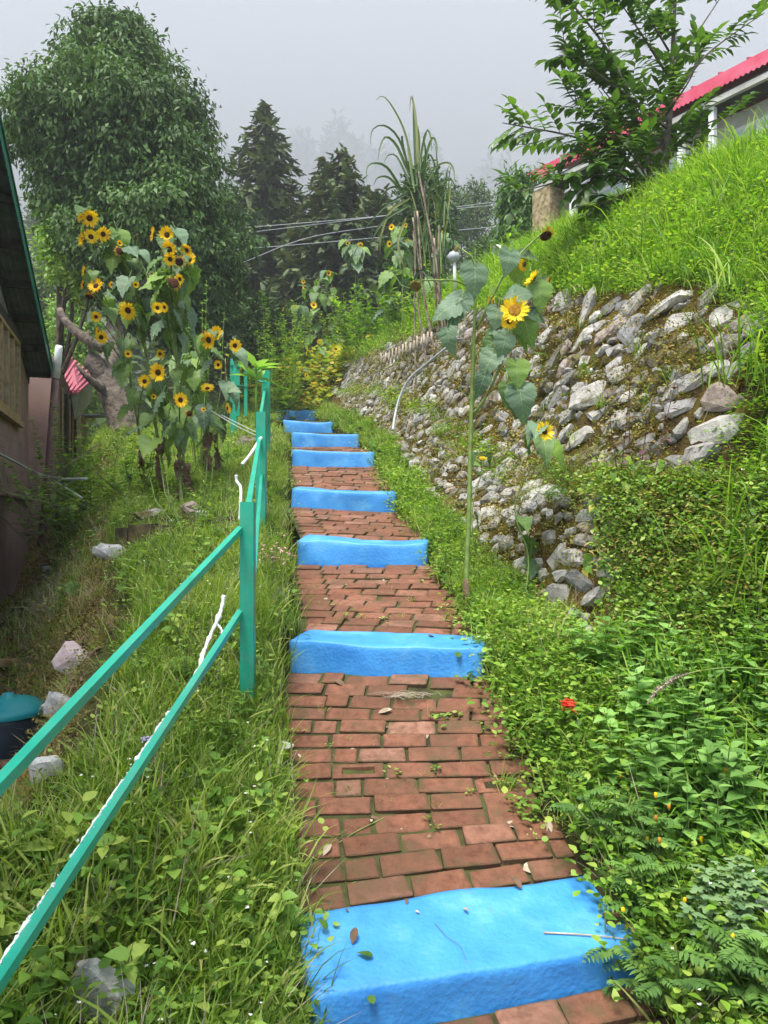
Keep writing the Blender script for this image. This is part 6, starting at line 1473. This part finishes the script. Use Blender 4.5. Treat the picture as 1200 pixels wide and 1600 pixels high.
def mum(r, n=150, R_=.19, H=.36):
    g = G(); gs = G()
    for k in range(14):
        a = r.random() * 6.28; q = R_ * (.3 + .7 * r.random()); tip = np.array([math.cos(a) * q, math.sin(a) * q, H * (.75 + .3 * r.random() - .35 * (q / R_) ** 2)]); tube(gs, [(0, 0, 0), tip * .5, tip], .004, 4, cap=False)
        m_ = n // 14; t = .3 + .75 * np.arange(m_) / m_; az = np.arange(m_) * 2.4 + a; d = np.stack([np.cos(az), np.sin(az), -.15 + .6 * (t - .4)], -1)
        g.inst(LOBED, frames(d, (0, 0, 1)), tip * t[:, None], .058 * (1.15 - .45 * t) * (.8 + .4 * r.random(m_)), r.random(m_))
    return g, gs
p = at(1130, 1500); g, gs = mum(r, 240, .17, .26); plant('bushy chrysanthemum with grey green lobed leaves at the right edge by the nearest step', 'bush', 'chrysanthemum_bush', p, [('leaves', g, M['mum']), ('stems', gs, M['stem'])])
p = at(1185, 1440); g, gs = mum(r, 140, .12, .22); plant('smaller lobed leaved chrysanthemum cut by the right edge, behind the bushy one', 'bush', 'chrysanthemum_bush', p, [('leaves', g, M['mum']), ('stems', gs, M['stem'])])
# vines with yellowing leaves on the mossy wall corner, ferns, hedge-like creeper, purple weed
VINE = leafp([-.1, .05, .3, .6, 1], [.2, .38, .36, .2, 0], my=[0, .05, .3, .6, 1], fold=.15, droop=.2)
def vine(r, n, sx, sz, leaf, back=(-.3, -.95, .1)):
    g = G(); P = np.stack([r.normal(0, sx, n), -.03 - .08 * r.random(n), r.normal(0, sz, n)], -1); d = np.stack([r.normal(0, .5, n), -.3 + 0 * P[:, 0], -.8 + r.normal(0, .3, n)], -1)
    g.inst(VINE, frames(d, np.array(back) + r.normal(0, .2, (n, 3)) + [0, 0, .5]), P, leaf * (.5 + .7 * r.random(n)), r.random(n)); return g
M['vineleaf'] = leafmat('vine leaf', (.08, .17, .02), (.18, .30, .04), trans=.3, yellow=(.55, .38, .08))
for px, py, n_, sx, sz, lf, lab in ((1020, 775, 80, .10, .08, .055, 'light green leafy vine with some yellow leaves spilling over the mossy wall corner'), (950, 880, 46, .07, .12, .065, 'vine with orange tipped leaves hanging beside the white stones of the low wall')):
    p = at(px, py); plant(lab, 'vine', 'creeping_vine', p, [('leaves', vine(r, n_, sx, sz, lf), M['vineleaf'])])
p, nn_ = tsample(5200, 9, 13, 3.35, 4.35, 0); k = (p[:, 0] > 1.27) & (p[:, 0] < 2.0) & (p[:, 2] < .16); p = p[k]; nn_ = nn_[k]; n = len(p)
nn_ = np.where(nn_[:, 2:] < 0, -nn_, nn_); p = p + nn_ * (.10 * rng.random((n, 1))) + [0, -.03, 0]
gnscatter('mossy_creeper', TM([cover(r, 26, .05, .020, OVATE, .05) for _ in range(4)], M['weed']) + TM([cover(r, 26, .05, .018, LANCE, .05) for _ in range(3)], M['mossleaf']), p, rng.random(n) * 6.28, rng.normal(0, .5, (n, 2)), .7 + .8 * rng.random(n), rng.integers(0, 7, n))
def fern(r, n, L): 
    g = G()
    for i in range(n): a = -2.6 + 4 * r.random(); frond(g, np.zeros(3), (math.cos(a), math.sin(a) - .3, .5 + .6 * r.random()), L * (.6 + .5 * r.random()), r, 13, .24, tint=r.random(), droop=.45)
    return g
for px, py, n_, L, lab in ((862, 985, 8, .24, 'bright fern spreading at the foot of the low wall'), (1155, 740, 9, .26, 'fern hanging beside the big grey stones at the right edge'), (985, 910, 6, .16, 'small fern on the mossy corner under the orange tipped vine')):
    plant(lab, 'fern', 'fern', at(px, py), [('fronds', fern(r, n_, L), M['herb'])])
g = weed(r, .55, 60, .07, LANCEW, 6, False, spread=.12, lean=.35, mi=0, smi=1, stemr=.003); plant('thin reddish purple weeds standing against the tall stone wall', 'weed', 'purple_weed', at(1005, 755), [('leaves', g, [M['purple'], M['purple']])])
g = weed(r, .30, 22, .09, OVATE, 5, True, spread=.07); plant('small bright lime leaved seedlings left of the pale sunflower stalk', 'weed', 'lime_seedlings', at(712, 905), [('leaves', g, [M['lush'], M['stem']])])
# tall overhanging grass at the right edge
for px, py, lab, n_, h_ in ((1197, 600, 'long bright grass blades drooping over the right end of the tall wall', 60, .55), (1195, 900, 'lank grass hanging at the right edge below the big stones', 60, .6), (1110, 420, 'long grass overhanging the top stones of the tall wall', 40, .35), (1150, 455, 'upper tuft of long grass leaning left over the wall end', 50, .45)):
    plant(lab, 'grass', 'grass_tuft', at(px, py), [('blades', blades(n_, h_, .13, .009, .35, 2.0, r, 6), M['lush'])])
for i, (px, py) in enumerate(((820, 540), (915, 590), (1000, 560), (860, 640), (945, 640), (800, 600), (1050, 600), (905, 700), (1010, 640), (760, 560))):
    plant('grass tuft growing out of the joints of the tall stone wall', 'grass', 'wall_tuft', at(px, py), [('blades', blades(26, .20, .03, .005, .5, 1.4, r, 5), M['lush'])], 'grass tufts in the stone wall')
# foxtail seed heads
def foxtail(pts, rad, label, grp=None):
    q = smooth_poly(pts, 30); root = thing('foxtail', label, 'grass', tuple(q[0]), grp); g = G(); tube(g, q, np.linspace(.0022, .0012, 30), 4); part('stem', g, M['stem'], root)
    g = G(); k = 260; t = .62 + .38 * r.random(k); j = np.minimum((t * 29).astype(int), 28); f_ = (t * 29 - j)[:, None]; P = q[j] * (1 - f_) + q[j + 1] * f_; T = q[j + 1] - q[j]; T /= np.linalg.norm(T, axis=1, keepdims=True); d = r.normal(0, 1, (k, 3)) + T
    g.inst(LEAF2, frames(d, T), P, rad * np.sin(np.pi * (.12 + .8 * (t - .62) / .38)) + .002, r.random(k)); part('seed_head', g, M['paleleaf'], root)
foxtail([P3(1215, 1048, 2.6), P3(1150, 1043, 2.6), P3(1100, 1047, 2.6), P3(1060, 1058, 2.6), P3(1028, 1078, 2.6), P3(1012, 1100, 2.6)], .017, 'single long arching foxtail seed head over the leafy herbs at the right')
for i, (px, py) in enumerate(((150, 700), (120, 720), (105, 760), (118, 790), (135, 735))):
    a = P3(px + 60, py + 30, 8.6); foxtail([a, P3(px + 25, py - 8, 8.5), P3(px, py - 3, 8.4), P3(px - 22, py + 12, 8.3)], .02, 'pale grass plume leaning towards the wall of the brown house', 'pale plumes by the brown house')
# tall upright herbs
def upright(label, px, Y, top, n, seed, m_='weed', leaf=.09, group=None, w=.25, proto=LANCE):
    r = np.random.default_rng(seed); b_ = gbase(px, Y); H = max((800 - top) / F * Y - b_[2], .4); g = G(); gs = G()
    for k in range(n):
        o = np.array([r.normal(0, w), r.normal(0, w), 0]); tip = o * 1.5 + [0, 0, H * (.7 + .35 * r.random())]; tube(gs, [o * .4, (o + tip) / 2, tip], [.008, .006, .003], 4, cap=False)
        m2 = int(34 * H); t = .15 + .85 * r.random(m2); az = r.random(m2) * 6.28; d = np.stack([np.cos(az), np.sin(az), .4 + r.normal(0, .2, m2)], -1); P = (o * .4) + (tip - o * .4) * t[:, None]
        g.inst(proto, frames(d, (0, 0, 1)), P, leaf * (1.2 - .6 * t) * (.7 + .6 * r.random(m2)), r.random(m2))
    plant(label, 'weed', 'tall_weed', b_, [('leaves', g, M[m_]), ('stems', gs, M['stem'])], group)
upright('light green spires of narrow leaved weed right behind the big sunflowers', 312, 9.0, 440, 9, 1, 'herb', .07, w=.14)
GP = 'tall weeds beyond the top of the steps'
for i, (px, Y, top, n_, lab) in enumerate([(455, 16.6, 470, 12, 'dark leafy weeds left of the topmost step'), (430, 15.8, 500, 10, 'leafy weeds crowding the green post near the topmost step'), (560, 16.5, 465, 14, 'feathery bright weed under the slender far sunflower'), (600, 15, 450, 14, 'bright feathery weeds halfway between firs and cane'),
     (635, 13.2, 440, 12, 'bright green weeds just left of the cane foot'), (665, 12, 455, 8, 'weeds directly beneath the left side of the cane'), (535, 18.8, 480, 12, 'weeds behind the low sunflower of the yellow bed'), (480, 18.8, 500, 14, 'weeds at the left end of the yellow bed'), (720, 11.4, 400, 10, 'tall grassy weeds around the white lamp post')]):
    upright(lab, px, Y, top, n_, 60 + i, 'lush' if i in (2, 3, 4, 8) else 'weed', .15, GP, w=.34)
upright('fine leaved weed on the left bank in front of the dead sunflower stems', 300, 5.9, 700, 6, 81, 'weed', .05, w=.16)
for i, (px, Y, top) in enumerate(((120, 9.4, 690), (140, 8.6, 740), (170, 8.0, 735), (105, 10.4, 640), (150, 10, 660), (215, 7.6, 700))):
    upright(('bushy weeds at the foot of the leaning brown pipe', 'bushy weeds where the grey cables end on the left bank', 'bushy weeds between the cables and the big sunflowers', 'tall bushy weeds under the pink roof', 'bushy weeds below the leaning tree trunk', 'bushy weeds just left of the dead sunflower stems')[i], px, Y, top, 9, 90 + i, 'weed', .12, 'bushy weeds by the brown house', w=.3, proto=LANCEW)
# corn-like broad leaves behind the posts
g = G(); 
for k in range(11):
    a = r.random() * 6.28; d = np.array([math.cos(a), math.sin(a), .9 + r.normal(0, .4)]); g.inst(LANCEW, frames(d[None], (0, 0, 1)), np.array([[0, 0, .5 + .3 * r.random()]]), np.array([[.22, .34, .3]]), r.random())
tube(g, [(0, 0, 0), (0, 0, .8)], .015, 6); b_ = P3(400, 590, 9.0); plant('bright broad bladed plant growing behind the far green posts', 'plant', 'broad_bladed_plant', b_ - [0, 0, .62], [('leaves', g, M['herb'])])
# green net between far posts, green netting at right
gn = G(); a, b_ = P3(360, 566, 11), P3(376, 566, 11.5)
for px in (362, 372, 384): bar(gn, P3(px, 568 + (px == 384) * 8, 11.2), P3(px, 650, 11.2), .05, .01)
bar(gn, P3(360, 570, 11.2), P3(388, 576, 11.2), .05, .012); bar(gn, P3(360, 600, 11.2), P3(388, 604, 11.2), .04, .012)
o = link('green_frame', gn.mesh('green_frame', M['green_paint'], False)); tag(o, 'small green metal frame standing left of the far green posts', 'frame')
M['net'] = simple('green net fabric', (.0, .08, .06), (.01, .16, .12), 30, rough=.8)
g = G(); V = []
pts = smooth_poly([at(1030, 1120, .10), at(1045, 1165, .09), at(1070, 1195, .08), at(1100, 1225, .05), at(1105, 1260, .03)], 20)
for i, p in enumerate(pts):
    for k in range(5): V.append(p + np.array([(k - 2) * .014, .01 * math.sin(i + k), .02 * math.sin(k * 1.9 + i * .8) + .01]))
ii = np.arange(100).reshape(20, 5); g.addA(V, [np.stack([ii[:-1, :-1], ii[:-1, 1:], ii[1:, 1:], ii[1:, :-1]], -1).reshape(-1, 4)])
o = link('net_strip', g.mesh('net_strip', M['net'])); tag(o, 'strip of dark green netting lying among the herbs at the right', 'net')
# crumpled blue cloth by the nearest step, white plastic at the right edge
def crumple(px, py, s_, m_, label, cat, name, dz=0.02):
    p = at(px, py, dz); g = G(); n = 9; V = []
    for i in range(n):
        for j in range(n): V.append((s_ * (i / 8 - .5), s_ * (j / 8 - .5) * .8, 0))
    V = np.array(V); V[:, 2] = .35 * s_ * vnoise(V, 3 / s_, int(px)) + .25 * s_ * vnoise(V, 7 / s_, 3); V[:, :2] += np.stack([vnoise(V, 5 / s_, 5), vnoise(V, 5 / s_, 6)], -1) * s_ * .35; ii = np.arange(81).reshape(9, 9)
    g.addA(V, [np.stack([ii[:-1, :-1], ii[:-1, 1:], ii[1:, 1:], ii[1:, :-1]], -1).reshape(-1, 4)]); o = link(name, g.mesh(name, M[m_])); o.location = p; o.rotation_euler = (.5, 0, r.random() * 3); tag(o, label, cat)
M['cloth'] = simple('light blue cloth', (.14, .40, .62), (.30, .55, .72), 9)
crumple(468, 1572, .085, 'cloth', 'crumpled light blue rag in the grass left of the nearest step', 'rag', 'blue_rag', .04)
crumple(1195, 1478, .05, 'white_pvc', 'scrap of white plastic at the right edge by the lobed leaved bush', 'plastic', 'plastic_scrap', .12)
crumple(806, 455, .0001, 'cloth', 'x', 'rag', 'speck') if False else None
crumple(790, 395, .5, 'white_pvc', 'white sheet bundle lying in the grass below the bamboo', 'bundle', 'white_bundle', .15)

# ------------------------------------------------------------ leaves and litter on the steps and path
def surface_at(px, py):
    """where that line of sight meets the bricks or a step"""
    d = Vector(((px - 600) / F, 1, (800 - py) / F)); d.normalize(); best = None
    for o in PATHOBJ:
        inv = o.matrix_world.inverted(); hit, loc, nrm, ix = o.ray_cast(inv @ Vector((0, 0, 0)), (inv.to_3x3() @ d).normalized())
        if hit:
            w = o.matrix_world @ loc
            if best is None or w.length < best[0].length: best = (w, (o.matrix_world.to_3x3() @ nrm).normalized())
    return best
bpy.context.view_layer.update()
PATHOBJ = [o for o in bpy.data.objects if o.name.startswith('blue_step') or o.name == 'path']
CURL = [leafp([0, .2, .5, .8, 1], [.02, .2, .26, .16, 0], fold=.9, droop=-.35), leafp([0, .2, .5, .8, 1], [.02, .24, .3, .2, 0], fold=.5, droop=.4), leafp([0, .25, .5, .75, 1], [.03, .34, .42, .3, .03], fold=.2, droop=.1)]
def litter(px, py, L, kind, m_, label, ang=None, group='dry leaves scattered on the path', name='fallen_leaf', cat='leaf'):
    h_ = surface_at(px, py)
    if h_ is None: return
    p, n = h_; a = r.random() * 6.28 if ang is None else R(ang); d = Vector((math.cos(a), math.sin(a), 0)); d = d - n * d.dot(n)
    g = G(); g.addA(CURL[kind][0] * L, CURL[kind][1], .5); o = link(name, g.mesh(name, M[m_])); Rm = frames(np.array([list(d)]), np.array([list(n)]))[0]
    o.matrix_basis = mat4(Rm, p + n * .008); tag(o, label, cat, group)
LT = [(550, 1478, .05, 0, 'deadleaf', 'curled brown leaf lying on the top of the nearest step', 80), (506, 1262, .028, 2, 'paleleaf', 'small oval pale leaf on bricks left of centre, between the two nearest steps', 60), (893, 1262, .06, 0, 'paleleaf', 'rightmost pale twisted leaf at the grass edge of the path', 90),
      (868, 1262, .05, 0, 'paleleaf', 'pale curled leaf just left of the rightmost one at the path edge', 100), (858, 1308, .06, 0, 'paleleaf', 'pale leaf lying in the grass edge above the nearest step', 90), (817, 1362, .06, 2, 'paleleaf', 'broad tan leaf on bricks behind the nearest step', 20),
      (815, 1392, .055, 0, 'deadleaf', 'brown leaf lying against the back edge of the nearest step', 130), (790, 1292, .06, 1, 'paleleaf', 'pale leaf beside the grass tuft on the bricks', 10), (560, 1082, .075, 1, 'sungrey', 'grey green fallen leaf at the foot of the second step', 120),
      (586, 1082, .045, 2, 'paleleaf', 'small cream leaf at the foot of the second step', 30), (540, 1075, .07, 0, 'deadleaf', 'long brown leaf tip at the foot of the second step, leftmost there', 150), (668, 995, .045, 1, 'deadleaf', 'dark dead leaf on the top of the second step', 10), (590, 1118, .07, 0, 'paleleaf', 'thin pale curled leaf across the second row of bricks', 5),
      (745, 1330, .03, 2, 'white_pvc', 'white scrap on the bricks right of centre', 20), (505, 1340, .05, 0, 'paleleaf', 'tan leaf at the left brick edge, low in the picture', 60), (735, 940, .05, 1, 'deadleaf', 'brown leaf on the landing behind the second step', 30), (505, 938, .04, 2, 'paleleaf', 'pale speck of leaf on the left bricks behind the second step', 0), (885, 1235, .08, 1, 'paleleaf', 'large dried leaf clump at the right path edge', 10)]
for a_ in LT: litter(*a_[:6], ang=a_[6])
for i in range(90):
    px = r.uniform(470, 830); py = r.uniform(1075, 1430) if i < 44 else r.uniform(895, 980)
    litter(px, py, r.uniform(.012, .028), int(r.integers(3)), 'paleleaf' if r.random() < .6 else 'deadleaf', 'tiny scrap of dry leaf on the bricks', None, 'tiny scraps of dry leaf on the bricks', 'leaf_scrap')
def twig(pts, rad, m_, label, name='twig', cat='twig'):
    W = []
    for (px, py, up) in pts:
        h_ = surface_at(px, py)
        if h_: W.append(np.array(h_[0]) + [0, 0, up])
    if len(W) < 2: return
    q = smooth_poly(W, 14); g = G(); tube(g, q - q[0], np.linspace(rad, rad * .6, 14), 5); o = link(name, g.mesh(name, M[m_])); o.location = q[0]; tag(o, label, cat)
twig([(850, 1460, .006), (900, 1463, .007), (945, 1467, .008), (980, 1472, .008)], .0032, 'paleleaf', 'long straight pale twig lying on the right of the nearest step')
twig([(680, 1445, .003), (700, 1468, .006), (718, 1480, .006), (728, 1500, .003)], .0009, 'stem_dry', 'fine dark curved stalk on the middle of the nearest step')
twig([(600, 1282, .01), (560, 1300, .006), (525, 1322, .006)], .0025, 'stem', 'green grass stalk lying across the left bricks')
h_ = surface_at(957, 1437)
if h_:
    o = link('brick_chip', mesh_of('brick_chip', ROCK[3], M['brick'])); o.location = h_[0] + Vector((0, 0, .01)); o.scale = (.055, .05, .03); tag(o, 'broken chip of red brick lying on the right of the nearest step', 'brick')
for (px, py, n_, h2, lab) in ((845, 1275, 26, .10, 'weed tuft growing through the bricks near the right edge'), (790, 1232, 40, .13, 'spreading grass tuft on the bricks right of centre'), (700, 1122, 0, 0, 'round leaved weeds filling a missing brick'), (735, 1068, 0, 1, 'leafy weeds at the right foot of the second step'), (648, 940, 18, .07, 'small grass tuft on the landing behind the second step'), (815, 1272, 0, 1, 'bright small herb on the right bricks')):
    h_ = surface_at(px, py)
    if h_ is None: continue
    gg = blades(n_, h2, .02, .004, .8, 1.2, r) if n_ else (cover(r, 40, .045, .024, ROUND, .04) if not h2 else cover(r, 46, .04, .03, OVATE, .06))
    plant(lab, 'weed', 'path_weed', np.array(h_[0]) - [0, 0, .01], [('leaves', gg, M['grass'] if n_ else M['weed'])])
# straw tangle under the second step, dead leaves in the alley
g = G(); k = 70
for i in range(k):
    a = r.random() * 6.28; p = np.array([.10 + r.normal(0, .05), 3.60 + r.normal(0, .03), zpath(3.6) + .015 + .01 * r.random()]); d = np.array([math.cos(a), math.sin(a) * .6, .1 * r.normal()]) * .05; tube(g, [p - d, p + [0, 0, .008], p + d], .0009, 3, cap=False)
tag(link('straw', g.mesh('straw', M['paleleaf'])), 'tangle of dry straw at the foot of the second step', kind='stuff')
P, _ = tsample(2600, 2, 4, 3, 12, .6); P = P[vnoise(P, 1.5, 3) > -.2]; n = len(P)
lm = []
for k in range(3):
    g = G(); g.addA(CURL[k][0] * .055, CURL[k][1], .5); lm.append(g.mesh('dl', M['deadleaf']))
gnscatter('dead_leaf_litter', lm, P + [0, 0, .01], rng.random(n) * 6.28, rng.normal(0, .4, (n, 2)), .5 + .7 * rng.random(n), rng.integers(0, 3, n))

# ------------------------------------------------------------ far woods and the fog on the mountain
def crown_variant(r, tall=1.0, con=False):
    g = G(); n = 260; d = r.normal(0, 1, (n, 3)); d /= np.linalg.norm(d, axis=1, keepdims=True); rr = .75 + .35 * r.random(n)
    P = d * rr[:, None] * [1, 1, tall]
    if con: P[:, :2] *= (1 - (P[:, 2:] + tall) / (2.1 * tall)) * 1.2
    P[:, 2] += tall; g.inst(LEAF2, frames(d + r.normal(0, .7, (n, 3)), d), P, .42, r.random(n)); return g
fv = TM([crown_variant(r, 1.1) for _ in range(3)] + [crown_variant(r, 2.0, True) for _ in range(3)], M['farleaf'])
n = 5200; yy_ = 60 + 240 * rng.random(n) ** 1.2; xx_ = (rng.random(n) - .5) * (yy_ * 1.3 + 40); P = np.array([(x, y, hz(x, y) - 1) for x, y in zip(xx_, yy_)])
gnscatter('mountain_forest', fv, P, rng.random(n) * 6.28, rng.normal(0, .05, (n, 2)), 2.6 + 3 * rng.random(n), rng.integers(0, 6, n))
n = 240; yy_ = 38 + 24 * rng.random(n); xx_ = -4 - 34 * rng.random(n); P = np.array([(x, y, gz(x, y) - 1) for x, y in zip(xx_, yy_)])
gnscatter('valley_woods', fv, P, rng.random(n) * 6.28, rng.normal(0, .05, (n, 2)), 1.6 + 1.4 * rng.random(n), rng.integers(0, 6, n))
g = G(); box(g, (-410, 45, -11), (410, 420, 175)); m = bpy.data.materials.new('fog'); m.use_nodes = True; nt = m.node_tree; nt.nodes.clear()
o_ = N(nt, 'ShaderNodeOutputMaterial'); v = N(nt, 'ShaderNodeVolumePrincipled'); v.inputs['Color'].default_value = (.955, .97, .995, 1); v.inputs['Density'].default_value = .015; nt.links.new(v.outputs[0], o_.inputs['Volume'])
tag(link('fog_bank', g.mesh('fog_bank', m, False)), kind='stuff')
